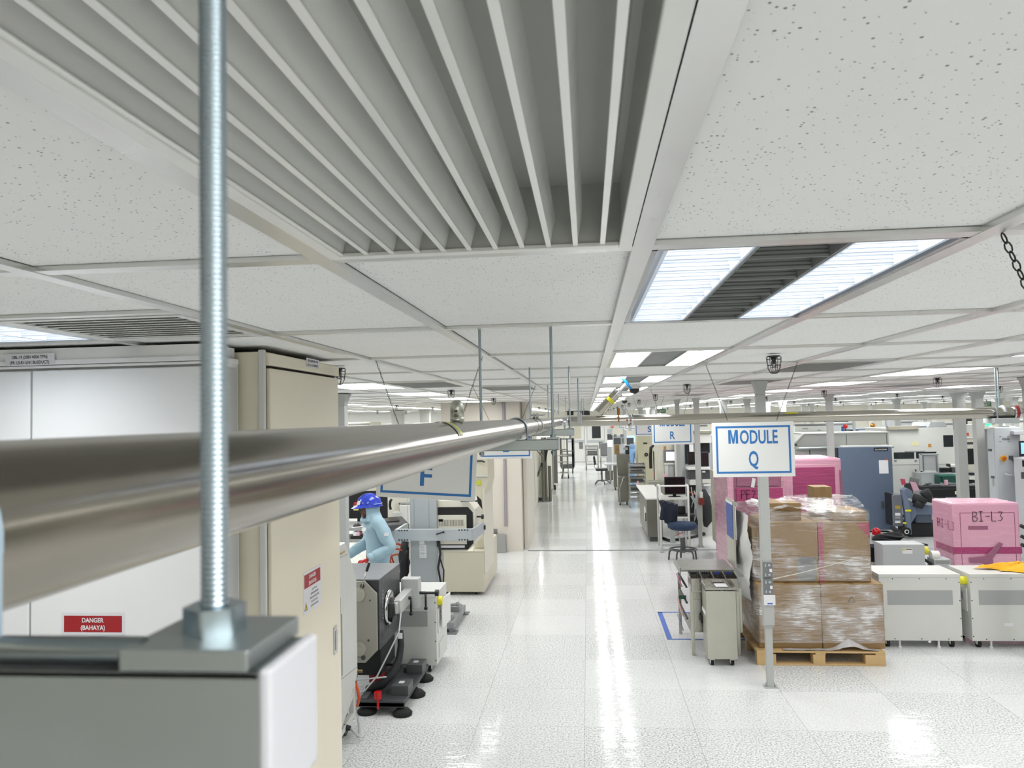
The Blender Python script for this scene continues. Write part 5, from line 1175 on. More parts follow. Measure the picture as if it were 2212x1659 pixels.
b.tube([c+Vector((-.1, -.1, .02)), c+Vector((.1, -.25, .0)), c+Vector((.28, -.38, -.005)), c+Vector((.34, -.45, -.01))], .014, 7)
single('cable_coil', b, M_BLACKM, 'coiled black cable lying on the low black bench below the beacon', 'cable')
T = Th('keypad_unit', 'small grey tilted keypad unit between the control box and the pink BI-L3 box', 'machine', (X(2027, 10.25), 10.3, 0))
T.p('body', MB().box(X(2008, 10.25), X(2044, 10.25), 10.25, 10.45, 0, Z(1208, 10.25, 2027)), M_LGREY, .006); T.p('display', MB().box(X(2012, 10.24), X(2042, 10.24), 10.243, 10.25, Z(1216, 10.25, 2027), Z(1211, 10.25, 2027)), M_GREY); T.p('cylinder', MB().cyl((X(2001, 10.35), 10.35, Z(1200, 10.35, 2005)), (X(2018, 10.35), 10.35, Z(1200, 10.35, 2005)), .06, 16), M_WHITE, .004)

# ------------------------------------------------------------------ steel trolley and bin rack
yT = fl(1530, 1440).y; s0, s1 = X(1527, yT, 1350), X(1592, yT, 1350); zT = Z(1270, yT, 1560); dT = yon(1516, 1270, s0)-yT
T = Th('steel_trolley', 'narrow stainless steel cabinet on black castors in front of the bin rack', 'trolley', ((s0+s1)/2, yT+dT/2, 0))
T.p('body', MB().box(s0, s1, yT, yT+dT, .075, zT-.032), M_STEELV, .004)
T.p('tray_top', MB().box(s0-.006, s1+.006, yT-.006, yT+dT+.006, zT-.03, zT-.02).box(s0-.006, s1+.006, yT-.006, yT, zT-.03, zT+.0).box(s0-.006, s0, yT, yT+dT, zT-.03, zT+.02).box(s1, s1+.006, yT, yT+dT, zT-.03, zT+.02).box(s0-.006, s1+.006, yT+dT, yT+dT+.006, zT-.03, zT+.03), M_STEEL, .002)
T.p('paper_stack', MB().box(s0+.12, s1-.06, yT+.1, yT+.25, zT-.02, zT-.005), M_LABEL, .006)
T.p('side_notice', MB().box(s0-.003, s0, yT+.06, yT+.3, .55, 1.0 if zT > 1.05 else zT-.3), M_LABEL)
T.p('side_latch', MB().box(s0-.02, s0, yT+.3, yT+.34, zT*.45, zT*.55), M_BLACK, .003)
for (x, y) in ((s0+.05, yT+.05), (s1-.05, yT+.05), (s0+.05, yT+dT-.07), (s1-.05, yT+dT-.07)): castor(T, x, y, .032, h=.075)
yK = 8.62; k0, k1 = X(1490, yK, 1260), X(1597, yK, 1260); zk = Z(1250, yK, 1540); zkb = Z(1234, yK+.26, 1540); zw = Z(1231, yK+.28, 1540)
T = Th('bin_rack', 'stainless steel rack with four open bins and a tall back board behind the trolley', 'rack', ((k0+k1)/2, yK+.4, 0))
zr = Z(1217, yK+.9, 1540)
for (x, y) in ((k0+.02, yK+.03), (k0+.20, yK-.02), (k1-.02, yK+.03), (k0-.02, yK+.85), (k1-.02, yK+.85)): T.p('leg', MB().box(x-.018, x+.018, y-.018, y+.018, 0, zk-.1), M_STEELV, .003)
T.p('worktop', MB().box(k0-.06, k1, yK+.28, yK+.92, zw-.02, zw).box(k0-.06, k1, yK+.90, yK+.92, zw-.02, zr).box(k0-.07, k0-.06, yK+.28, yK+.92, zw-.05, zw+.02), paint('8f8e88', .35, .05, .6), .002)
bw = (k1-k0-.02)/4
for k in range(4):
    x = k0+.01+bw*k
    bn = T.p('bin', MB().box(x+.004, x+bw-.004, yK, yK+.006, zk-.14, zk).prism([(yK, zk-.14), (yK+.26, zk-.14), (yK+.26, zkb), (yK, zk)], 'x', x+.002, x+.006).prism([(yK, zk-.14), (yK+.26, zk-.14), (yK+.26, zkb), (yK, zk)], 'x', x+bw-.006, x+bw-.002).quad((x+.004, yK+.004, zk-.135), (x+bw-.004, yK+.004, zk-.135), (x+bw-.004, yK+.26, zk-.10), (x+.004, yK+.26, zk-.10)).box(x+.004, x+bw-.004, yK+.25, yK+.256, zk-.14, zkb), M_STEEL, 0)
    T.p('bin_tag', MB().box(x+bw*.25, x+bw*.78, yK+.244, yK+.25, zkb-.03, zkb-.008), M_NAVY if k < 2 else paint('2b3a8c', .5), on=bn)
T.p('front_panel', MB().box(k0+.02, k0+.2, yK+.02, yK+.03, .26, zk-.15).box(k0+.02, k0+.2, yK+.015, yK+.02, .6, .604), M_STEEL, .003)
T.p('side_panel', MB().box(k1-.12, k1+.03, yK+.04, yK+.05, .24, zk-.12), M_STEELV, .003)
b = MB()
for z in (.38, .55, .72): b.box(k0-.04, k0-.02, yK+.05, yK+.8, z, z+.015)
T.p('side_rails', b, M_BLACK)
T.p('lower_shelf', MB().box(k0, k1, yK+.05, yK+.8, .24, .26), M_STEEL)
xk = X(1578, yK+.55, 1150); z0_, z1_ = zw, Z(1082, yK+.35, 1582)
T.p('back_board', MB().box(xk, xk+.02, yK+.34, yK+.80, z0_, z1_), M_STEELV, .004)
T.p('blue_sheet', MB().box(xk-.004, xk, yK+.37, yK+.77, Z(1162, yK+.5, 1580), z1_-.05).box(xk-.006, xk+.03, yK+.36, yK+.78, z1_-.05, z1_-.02, 1).box(xk+.02, xk+.03, yK+.34, yK+.36, Z(1165, yK+.4, 1590), z1_-.06, 1), [paint('2e4c96', .5, .04), M_LABEL], label='blue notice sheet in a steel frame')
for nm, (p_, q_), mt, lab in (('document_pouch', ((1466, 1290), (1486, 1330)), paint('d7a6a0', .6), 'pink papers hanging at the side of the bin rack'), ('document_pouch', ((1480, 1326), (1492, 1362)), M_BLUEGREY, 'grey blue folder hanging low at the side of the bin rack'), ('document_pouch', ((1478, 1238), (1486, 1268)), paint('b06a92', .6), 'magenta folder at the side of the bin rack')):
    a, c = at(p_[0], p_[1], yK+.45), at(q_[0], q_[1], yK+.25)
    single(nm, MB().obox(((k0-.075 + .0), (a.y+c.y)/2, (a.z+c.z)/2), (.004, 0, .003), (0, .11, 0), (.02, .0, -(a.z-c.z)/2)), mt, lab, 'papers', bev=.003)
single('name_tag', MB().box(k0-.10, k0-.02, yK+.2, yK+.204, Z(1294, yK+.2, 1480), Z(1286, yK+.2, 1480)), M_GREEN, 'small dark green tag at the side of the bin rack', 'tag')

# ------------------------------------------------------------------ machines beyond the pallet
def pb(T, name, x0, y0, x1, y1, Y, d, mat, bev=.004, on=None, label=None): return T.p(name, MB().pbox(x0, y0, x1, y1, Y, d), mat, bev, on, label)
def fbox(T, name, x0, x1, yt, Y, d, mat, zb=0.0, bev=.008):       # stands on the floor; photo columns x0..x1, top row yt
    xm = (x0+x1)/2; return T.p(name, MB().box(X(x0, Y, yt+40), X(x1, Y, yt+40), Y, Y+d, zb, Z(yt, Y, xm)), mat, bev)
Y = 17.3; T = Th('blue_cabinet', 'slate blue steel cabinet with a paper sheet taped on it', 'cabinet', (X(1866, Y), Y+.4, 0))
fbox(T, 'body', 1812, 1928, 966, Y, .22, M_BLUE, .06); fbox(T, 'plinth', 1816, 1924, 1148, Y+.03, .16, M_BLACK)
pb(T, 'name_plate', 1888, 967, 1918, 974, Y-.01, .01, M_BLACK, 0)
a = at(1903, 972.4, Y-.012); T.p('lettering', MB().text('05 AUTOZONE', a, (1,0,0), (0,0,1), .03, width=.24, bold=.01), M_LABEL)
pb(T, 'paper_sheet', 1899, 994, 1919, 1023, Y-.006, .006, M_LABEL, 0); pb(T, 'red_strip', 1913, 991, 1918, 994, Y-.008, .006, M_ORANGE, 0)
pb(T, 'handle', 1905, 1083, 1910, 1098, Y-.02, .02, M_DGREY); pb(T, 'lock', 1915, 1084, 1919, 1096, Y-.02, .02, M_GOLD)
pb(T, 'side_gap', 1810, 968, 1812, 1060, Y-.004, .3, M_BLACK, 0)
Y = 18.6; T = Th('long_machine', 'long pale machine with a sloped hood end behind the blue cabinet', 'machine', (X(1816, Y), Y+.6, 0))
xa, xb, z1, z0 = X(1716, Y, 950), X(1920, Y, 950), Z(937, Y, 1816), Z(963, Y, 1816)
T.p('hood', MB().prism([(xa, z0), (xb, z0), (xb, z1), (xa+.20, z1), (xa, z1-.2)], 'y', Y, Y+1.1), paint('b6b7b2', .45, .04), .01)
T.p('hood_edge', MB().box(xa+.2, xb, Y-.02, Y+1.12, z1, z1+.03).bar((xa, Y-.01, z1-.2), (xa+.2, Y-.01, z1+.015), .05, .04), M_OFFW, .006)
T.p('work_shelf', MB().box(xa, xb, Y-.3, Y, z0-.06, z0-.01), M_GALV, .02); T.p('shelf_cover', MB().box(xa+1.0, xb-.05, Y-.35, Y-.02, z0-.05, z0+.01), M_WHITE, .02)
T.p('body', MB().box(xa, xb, Y, Y+1.1, 0, z0-.05), M_OFFW, .008)
T.p('panel_joint', MB().box(X(1749, Y), X(1751, Y), Y-.004, Y, .1, z0-.08).box(X(1830, Y), X(1831, Y), Y-.004, Y, z0+.02, z1-.02).box(xb-.05, xb-.04, Y-.004, Y, z0+.02, z1), M_DGREY)
pb(T, 'handle', 1717, 959, 1722, 963, Y-.03, .03, M_DGREY)
for k, (x0, y0, x1, y1, Y, mt, lab) in enumerate(((1718, 920, 1790, 1000, 23.5, M_OFFW, 'pale machine with dark slots seen above the long sloped machine'), (1846, 926, 1910, 1000, 23, M_BLUEGREY, 'blue grey machine seen above the long sloped machine'))):
    T = Th('machine', lab, 'machine', (X((x0+x1)/2, Y), Y+.5, 0)); fbox(T, 'body', x0, x1, y0, Y, 1.0, mt)
    if k == 0:
        pb(T, 'slot', 1733, 925, 1745, 927, Y-.01, .01, M_GREY, 0); pb(T, 'slot', 1766, 928, 1773, 930, Y-.01, .01, M_GREY, 0); pb(T, 'top_cover', 1718, 916, 1790, 920, Y, .9, M_MGREY); pb(T, 'rail', 1722, 933, 1782, 935, Y-.05, .05, M_DGREY)
    else:
        pb(T, 'white_cover', 1862, 930, 1916, 942, Y-.3, .4, M_WHITE, .02); pb(T, 'dark_bay', 1838, 928, 1848, 936, Y-.1, .2, M_BLACK); pb(T, 'blue_lid', 1886, 923, 1908, 927, Y+.1, .5, M_BLUE); pb(T, 'mast', 1844, 905, 1848, 938, Y-.2, .1, M_LGREY)
Y = 22; q = at(1826, 921, Y); T = Th('beacon', 'red signal lamp with a blue sign behind the pale long machine', 'warning light', (q.x, q.y, q.z-.2))
T.p('lamp', MB().ball(q, .065, 14), M_BRED); T.p('mast', MB().cyl((q.x, q.y, 0), q-Vector((0, 0, .05)), .02, 10), M_DGREY); T.p('blue_plate', MB().pbox(1818, 921, 1823, 934, Y, .03), paint('2a5fa8', .4), .004)
Y = 24; q = at(1885, 919, Y); T = Th('heat_lamp', 'small round bronze lamp seen over the machines behind the blue cabinet', 'lamp', (q.x, q.y, q.z-.3))
T.p('bulb', MB().ball(q, .075, 16), paint('c08a3a', .25, .05, .6)); T.p('stand', MB().cyl((q.x, q.y, 0), q-Vector((0, 0, .07)), .02, 8), M_LGREY)

Y = 19.6; T = Th('handler_machine', 'big pale handler machine with long dark windows and a square window', 'machine', (X(1995, Y), Y+.7, 0))
xa, xb, z1 = X(1918, Y), X(2068, Y), Z(924, Y, 1990)
T.p('body', MB().prism([(xa, .08), (xb, .08), (xb, z1-.15), (xb-.08, z1), (xa, z1)], 'y', Y, Y+1.5), M_OFFW, .012)
T.p('top_cover', MB().prism([(X(2016, Y), z1), (xb-.1, z1), (xb-.16, z1+.13), (X(2022, Y), z1+.13)], 'y', Y+.2, Y+1.2), M_LGREY, .01)
T.p('top_rail', MB().pbox(1918, 920, 1985, 928, Y-.1, .1), paint('b5b09f', .4, .05, .4), .004); T.p('mast', MB().pbox(1915, 904, 1919, 925, Y-.05, .08), M_LGREY)
T.p('dark_lid', MB().pbox(1985, 921, 2022, 924, Y+.3, .5), M_BLUE)
pb(T, 'window', 1931, 977, 1975, 991, Y-.006, .01, M_GLASSDK, .0); pb(T, 'window', 1979, 976, 2023, 990, Y-.006, .01, M_GLASSDK, 0); pb(T, 'window', 2038, 940, 2059, 965, Y-.006, .01, M_GLASSDK, 0)
pb(T, 'window_rail', 1955, 973, 1998, 975, Y-.02, .02, M_LGREY, 0); pb(T, 'door_joint', 1922, 1003, 2066, 1004, Y-.003, .01, M_GREY, 0); pb(T, 'door_joint', 1986, 1004, 1987, 1055, Y-.003, .01, M_GREY, 0)
pb(T, 'warning_sticker', 1969, 954, 1976, 963, Y-.004, .004, paint('e6e0b0', .5), 0); pb(T, 'warning_sticker', 1977, 954, 1984, 963, Y-.004, .004, paint('e6e0b0', .5), 0); pb(T, 'orange_sticker', 2005, 959, 2012, 966, Y-.004, .004, paint('c98a3a', .5), 0)
for px__, py__ in ((1924, 1015), (1922, 1030), (1922, 979)): pb(T, 'door_handle', px__-2, py__-4, px__+4, py__+5, Y-.06, .06, M_DGREY)
pb(T, 'door_lock', 1977, 1014, 1980, 1018, Y-.02, .02, M_DGREY); pb(T, 'hatch', 1932, 994, 1937, 997, Y-.01, .01, M_MGREY); pb(T, 'hatch', 1976, 994, 1981, 997, Y-.01, .01, M_MGREY)
Y = 19.0; T = Th('mesh_screen', 'grey mesh screen panel standing in front of the handler machine', 'screen', (X(2007, Y), Y, 0))
pb(T, 'mesh', 1990, 983, 2026, 1018, Y+.03, .01, paint('b9bcbd', .6), 0); pb(T, 'frame_bar', 1987, 981, 1993, 1020, Y, .05, M_LGREY); pb(T, 'frame_bar', 2021, 981, 2028, 1019, Y, .05, M_LGREY); pb(T, 'frame_bar', 1987, 980, 2028, 983, Y, .05, M_LGREY); pb(T, 'frame_bar', 1987, 1017, 2028, 1021, Y, .05, M_WHITE)
pb(T, 'dark_edge', 1994, 984, 1996, 1018, Y-.01, .01, M_MGREY, 0); pb(T, 'dark_edge', 2022, 984, 2025, 1018, Y-.01, .01, M_MGREY, 0)
fbox(T, 'cabinet', 1992, 2078, 1022, Y+.02, .5, M_LGREY)
Y = 18.7; T = Th('storage_box', 'dark green box beside the grey posts and the mesh screen', 'box', (X(2050, Y), Y, Z(1050, Y, 2050)))
pb(T, 'body', 2036, 1028, 2071, 1050, Y, .28, M_GREEN, .02); pb(T, 'lid', 2030, 1026, 2071, 1030, Y-.01, .29, paint('2c6b5c', .5), .01); pb(T, 'end', 2028, 1031, 2035, 1049, Y+.02, .24, M_GREEN, .02)
T = Th('scanner', 'black and white device on top of the cabinet by the mesh screen', 'device', (X(2058, 19.05), 19.1, Z(1020, 19.05, 2050)))
pb(T, 'black_block', 2031, 1011, 2053, 1020, 19.1, .2, M_BLACK, .01); pb(T, 'white_roll', 2054, 1003, 2068, 1010, 19.1, .2, M_WHITE, .02); pb(T, 'stand', 2057, 1009, 2068, 1021, 19.1, .15, M_DGREY, .01); pb(T, 'cup', 2049, 1002, 2054, 1008, 19.1, .15, M_BLACK, .02)
# black machine table
Y = 17.5; T = Th('black_machine', 'long black machine head covered with grey cables behind the pink BI-L3 box', 'machine', (X(2060, Y), Y+.5, 0))
pb(T, 'body', 2010, 1056, 2124, 1074, Y, .35, M_BLACK, .01); pb(T, 'upper_plate', 1990, 1050, 2120, 1058, Y+.05, .35, M_BLACKM, .006); pb(T, 'end_block', 2112, 1058, 2129, 1073, Y-.02, .3, M_BLACK, .006)
pb(T, 'rating_label', 2063, 1061, 2091, 1068, Y-.006, .006, paint('e2dfc0', .5), 0)
rnd = random.Random(5); b = MB()
for k in range(22):
    p = at(rnd.uniform(1995, 2112), rnd.uniform(1046, 1052), Y+rnd.uniform(.1, .5)); q = p+Vector((rnd.uniform(-.3, .3), rnd.uniform(-.1, .2), rnd.uniform(-.02, .03)))
    b.tube([p, (p+q)/2+Vector((0, 0, rnd.uniform(0, .06))), q], rnd.uniform(.012, .025), 6)
T.p('cable_tangle', b, M_MGREY); 
for x in (2030, 2100): fbox(T, 'leg', x, x+14, 1072, Y+.3, .3, M_DGREY)
pb(T, 'pink_tag', 2042, 1037, 2048, 1048, Y+.2, .05, M_PINKPAPER, 0)
# blue-grey manipulator cart
Y = 16.5; T = Th('manipulator_cart', 'blue grey manipulator cart with yellow labels and a white-hubbed wheel', 'cart', (X(1965, Y), Y+.4, 0))
pb(T, 'control_box', 1929, 1069, 1950, 1137, Y, .35, paint('6a6e78', .45), .01); pb(T, 'dark_side', 1924, 1066, 1930, 1135, Y+.05, .3, M_BLACK, .006)
for k, (y0, y1) in enumerate(((1092, 1099), (1108, 1114), (1116, 1120), (1125, 1130))): pb(T, 'box_label', 1934, y0, 1945, y1, Y-.005, .005, (paint('a8963a', .5), M_LABEL, M_GREY, M_LABEL)[k], 0)
def plate_poly(name, pts, d, mt, dy=0.0):
    P = [at(x, y, Y+dy) for x, y in pts]; T.p(name, MB().prism([(p.x, p.z) for p in P], 'y', Y+dy, Y+dy+d), mt, .008)
plate_poly('side_frame', [(1948, 1058), (1957, 1060), (1962, 1075), (1966, 1098), (1970, 1155), (1961, 1153), (1955, 1098)], .12, M_BLUEGREY, -.05)
plate_poly('lift_arm', [(1951, 1060), (1960, 1054), (1971, 1062), (1972, 1078), (1964, 1076)], .2, M_BLUEGREY, .0); plate_poly('lower_arm', [(1962, 1080), (1970, 1084), (1979, 1096), (1980, 1112), (1968, 1132), (1962, 1130)], .2, M_BLUEGREY, .02)
pb(T, 'chassis', 1976, 1092, 2016, 1112, Y+.1, .6, M_BLUEGREY, .02); pb(T, 'lower_chassis', 1978, 1108, 2014, 1130, Y+.15, .5, paint('56606f', .5), .03)
pb(T, 'yellow_label', 1956, 1101, 1968, 1105, Y-.07, .01, M_YELLOW, 0); pb(T, 'yellow_label', 1951, 1128, 1958, 1132, Y-.07, .01, M_YELLOW, 0)
q = at(1957, 1148, Y-.1); T.p('wheel', MB().cyl(q+Vector((0, -.04, 0)), q+Vector((0, .04, 0)), .085, 22).cyl(q+Vector((0, -.045, 0)), q+Vector((0, .0, 0)), .045, 18, m=1).cyl(q+Vector((0, -.05, 0)), q+Vector((0, .0, 0)), .028, 14, m=0), [M_RUBBER, M_WHITE], .006)
T.p('hose', MB().tube([at(1972, 1075, Y+.05), at(1985, 1078, Y), at(1995, 1083, Y), at(1990, 1090, Y), at(1975, 1085, Y)], .09, 10).tube([at(1996, 1060, Y+.1), at(2003, 1070, Y+.1), at(2001, 1084, Y+.1)], .10, 10), M_BLACKM)
T.p('dark_base', MB().box(X(1966, Y), X(2040, Y), Y+.2, Y+.8, .0, Z(1132, Y, 2000)), M_BLACKM, .02); T.p('cable', MB().tube([at(1928, 1140, Y), at(1935, 1146, Y-.1), at(1946, 1150, Y-.1), at(1953, 1156, Y-.1)], .05, 8), M_BLACKM)
T = Th('document_pouch', 'pink and red paper tags clipped to a grey board above the manipulator cart', 'papers', (X(1970, 16.9), 16.9, Z(1062, 16.9, 1970)))
Y = 16.9; P = [at(x, y, Y) for x, y in ((1966, 1040), (1978, 1042), (1986, 1058), (1974, 1062))]; T.p('pink_sheet', MB().prism([(p.x, p.z) for p in P], 'y', Y, Y+.02), M_PINKPAPER); P = [at(x, y, Y) for x, y in ((1968, 1031), (1988, 1036), (1986, 1048), (1966, 1044))]; T.p('grey_board', MB().prism([(p.x, p.z) for p in P], 'y', Y+.04, Y+.06), M_MGREY); P = [at(x, y, Y) for x, y in ((1945, 1034), (1955, 1035), (1957, 1046), (1949, 1048))]; T.p('red_tag', MB().prism([(p.x, p.z) for p in P], 'y', Y, Y+.02), paint('c44a68', .5)); pb(T, 'stem', 1955, 1044, 1972, 1066, Y+.08, .05, M_DGREY)
# grey tower at the picture's edge
Y = 14.4; xa, xm, xb = X(2134, Y, 1000), X(2151, Y, 1000), X(2207, Y, 1000); zt = Z(923, Y, 2170)
T = Th('machine_tower', 'tall light grey machine tower with a yellow emergency stop button', 'machine', ((xa+xb)/2, Y+.6, 0))
M_TOW = paint('b3b8bb', .4, .03, scale=2)
yb_ = yon(2135, 1000, xm); T.p('body', MB().box(xm, xb, Y, yb_, .05, zt), M_TOW, .012); T.p('side_column', MB().box(xm+.02, xb-.1, yb_, yon(2127, 1000, xm), .05, zt-.03), M_MGREY, .01); T.p('side_panel', MB().box(xm-.006, xm, Y+.02, yb_-.01, .1, zt-.1), M_TOW, .003)
q = at(2148, 919, Y); T.p('green_lamp', MB().cyl((q.x, Y+.2, zt-.02), (q.x, Y+.2, zt+.03), .05, 16).ball((q.x, Y+.2, zt+.04), .05, 14, m=1), [M_WHITE, glow('3fe08a', 1.2)], label='small lit green lamp')
q = at(2167, 990, Y); T.p('emergency_stop', MB().cyl(q, q+Vector((0, -.03, 0)), .052, 22).cyl(q+Vector((0, -.03, 0)), q+Vector((0, -.06, 0)), .03, 18, m=1), [paint('d9a520', .35), paint('b5542a', .35)], .004, label='yellow ring with a red push button')
q = at(2183, 988, Y); T.p('stay_rod', MB().cyl(q, at(2216, 1026, Y-.1), .014, 8).box(q.x-.03, q.x+.03, Y-.03, Y, q.z-.03, q.z+.03), M_DGREY)
q = at(2178, 1023, Y); T.p('door_handle', MB().tube([q+Vector((-.06, -.01, .0)), q+Vector((-.04, -.06, -.02)), q+Vector((.05, -.06, -.03)), q+Vector((.10, -.01, -.09))], .018, 8), M_LGREY)
b = MB()
for x, y in ((2161, 943), (2178, 943), (2161, 954), (2180, 954)): b.pbox(x-2, y-.6, x+2, y+.6, Y-.004, .004)
b.pbox(2165, 946, 2181, 951, Y-.003, .003); T.p('bolts_and_plate', b, M_MGREY)
T.p('latch', MB().box(xm-.02, xm-.006, Y+.1, Y+.2, zon(2142, 975, xm), zon(2142, 970, xm)), M_DGREY); T.p('latch', MB().box(xm-.02, xm-.006, Y+.06, Y+.15, zon(2145, 1033, xm), zon(2145, 1028, xm)), M_DGREY); T.p('vent_label', MB().box(xm-.01, xm-.006, Y+.07, Y+.13, zon(2145, 1050, xm), zon(2145, 1035, xm)), M_GREY); pb(T, 'bracket', 2190, 931, 2214, 939, Y-.1, .1, M_LGREY); pb(T, 'top_fitting', 2166, 913, 2172, 922, Y+.3, .15, M_WHITE); pb(T, 'top_box', 2180, 920, 2195, 928, Y+.1, .2, M_LGREY)
T = Th('monitor', 'blue lit screen edge beside the grey machine tower', 'monitor', (X(2215, 14.2), 14.2, Z(990, 14.2, 2212)))
pb(T, 'bezel', 2204, 952, 2250, 986, 14.22, .05, M_BLACK, .006); pb(T, 'screen', 2206, 956, 2248, 980, 14.21, .01, glow('7ab4ea', .8), 0)
T = Th('console', 'dark console with keys under the blue lit screen', 'console', (X(2216, 13.9), 14, 0))
fbox(T, 'body', 2212, 2250, 990, 13.9, .3, M_LGREY); pb(T, 'key_block', 2209, 994, 2250, 1008, 13.88, .02, M_BLACK); pb(T, 'key_block', 2208, 1020, 2250, 1034, 13.86, .04, M_DGREY)
T.p('cables', MB().tube([at(2204, 1135, 13.9), at(2214, 1140, 13.9), at(2225, 1150, 13.9)], .03, 8).tube([at(2206, 1158, 13.9), at(2214, 1162, 13.9), at(2225, 1160, 13.9)], .03, 8).tube([at(2206, 1176, 13.9), at(2214, 1180, 13.9), at(2225, 1182, 13.9)], .03, 8), M_BLACKM)
Y = 20.5; T = Th('machine', 'cream machine with a black bay seen between the two grey posts', 'machine', (X(2097, Y), Y+.5, 0))
fbox(T, 'body', 2080, 2124, 946, Y, 1.0, M_CREAM); fbox(T, 'back', 2076, 2126, 926, Y+.9, .3, M_CREAM); pb(T, 'white_hood', 2086, 917, 2108, 943, Y+.1, .5, M_OFFW, .01); pb(T, 'shelf', 2083, 944, 2108, 947, Y-.05, .2, M_WHITE); pb(T, 'dark_strip', 2084, 955, 2107, 960, Y-.01, .01, M_DGREY, 0); pb(T, 'black_bay', 2085, 969, 2112, 1003, Y-.01, .02, M_BLACK, 0); pb(T, 'orange_sticker', 2088, 935, 2093, 941, Y+.09, .01, M_ORANGE, 0)
pb(T, 'white_block', 2094, 1026, 2110, 1036, Y-.2, .2, M_WHITE); pb(T, 'black_box', 2090, 1038, 2112, 1052, Y-.2, .2, M_BLACK); pb(T, 'blue_tray', 2096, 1022, 2110, 1027, Y-.22, .2, M_NAVY)
# rack with two black monitors behind the red socket post
Y = 17.0; T = Th('equipment_rack', 'equipment rack with two black monitors beside the service post with the red socket box', 'equipment rack', (X(1512, Y), Y+.4, 0))
fbox(T, 'back_panel', 1466, 1537, 942, Y+.3, .5, M_LGREY); pb(T, 'hood', 1498, 936, 1537, 957, Y+.1, .3, M_OFFW); pb(T, 'hood_band', 1499, 931, 1537, 936, Y+.05, .4, paint('8c8a7a', .5))
pb(T, 'black_bay', 1511, 957, 1533, 978, Y+.28, .03, M_BLACKM, 0); pb(T, 'black_bay', 1480, 960, 1498, 1002, Y+.28, .03, M_BLACKM, 0)
pb(T, 'monitor', 1512, 976, 1531, 1008, Y, .06, M_SCREEN, .01, label='black monitor'); pb(T, 'monitor', 1486, 976, 1501, 1004, Y, .06, M_SCREEN, .01, label='black monitor'); pb(T, 'white_board', 1489, 960, 1498, 976, Y, .02, M_LABEL)
pb(T, 'shelf', 1486, 1009, 1534, 1015, Y-.1, .4, M_WHITE); pb(T, 'dark_module', 1487, 1016, 1534, 1035, Y, .3, M_DGREY); pb(T, 'small_box', 1517, 1017, 1524, 1021, Y-.05, .1, M_LABEL); pb(T, 'pale_module', 1517, 1035, 1535, 1044, Y-.02, .3, M_OFFW); pb(T, 'pale_module', 1491, 1036, 1503, 1048, Y-.02, .3, M_OFFW); pb(T, 'white_tag', 1520, 1046, 1535, 1050, Y-.03, .05, M_WHITE)
pb(T, 'cabling_bay', 1491, 1050, 1512, 1135, Y+.1, .2, M_BLACKM, 0); fbox(T, 'lower_cabinet', 1512, 1537, 1068, Y+.1, .4, M_OFFW); 
T.p('black_coat', MB().tube([at(1518, 1058, Y-.1), at(1523, 1075, Y-.15), at(1525, 1100, Y-.15), at(1528, 1125, Y-.1), at(1524, 1138, Y-.1)], [.06, .11, .13, .10, .04], 12), M_BLACKM, label='black cable sleeve')
b = MB(); rnd = random.Random(3)
for k in range(14):
    p = at(rnd.uniform(1492, 1510), rnd.uniform(1052, 1075), Y+.02); q = at(rnd.uniform(1492, 1512), rnd.uniform(1090, 1135), Y+.02); b.tube([p, (p+q)/2+Vector((rnd.uniform(-.1, .1), -.05, 0)), q], .010, 5)
T.p('cable_tangle', b, M_LGREY); T.p('orange_cable', MB().tube([at(1488, 1062, Y), at(1496, 1066, Y), at(1502, 1068, Y-.05)], .012, 6), M_ORANGE)
Y = 18.0; T = Th('machine_column', 'plain grey machine column between the monitor rack and the MODULE Q sign', 'machine', (X(1546, Y), Y+.2, 0)); fbox(T, 'body', 1537, 1556, 940, Y, .5, M_POST)
Y = 14.2; T = Th('beige_machine', 'narrow beige machine end on short feet beside the pink film-wrapped tall machine', 'machine', (X(1562, Y), Y+.4, 0))
fbox(T, 'body', 1553, 1580, 1022, Y, .9, paint('a9a791', .5, .05), .22); T.p('foot', MB().cyl((X(1563, Y), Y+.05, 0), (X(1563, Y), Y+.05, .22), .025, 10), M_DGREY); T.p('foot', MB().cyl((X(1563, Y), Y+.8, 0), (X(1563, Y), Y+.8, .22), .025, 10), M_DGREY)
b = MB().tube([fl(1432, 1162, .02), fl(1445, 1168, .02), fl(1470, 1165, .02), fl(1500, 1160, .02), fl(1530, 1150, .03), fl(1552, 1145, .03), fl(1556, 1128, .05)], [.03, .035, .03, .03, .05, .05, .05], 8)
single('floor_cable', b, M_BLACKM, 'thick black cable lying on the floor behind the navy stool', 'cable')
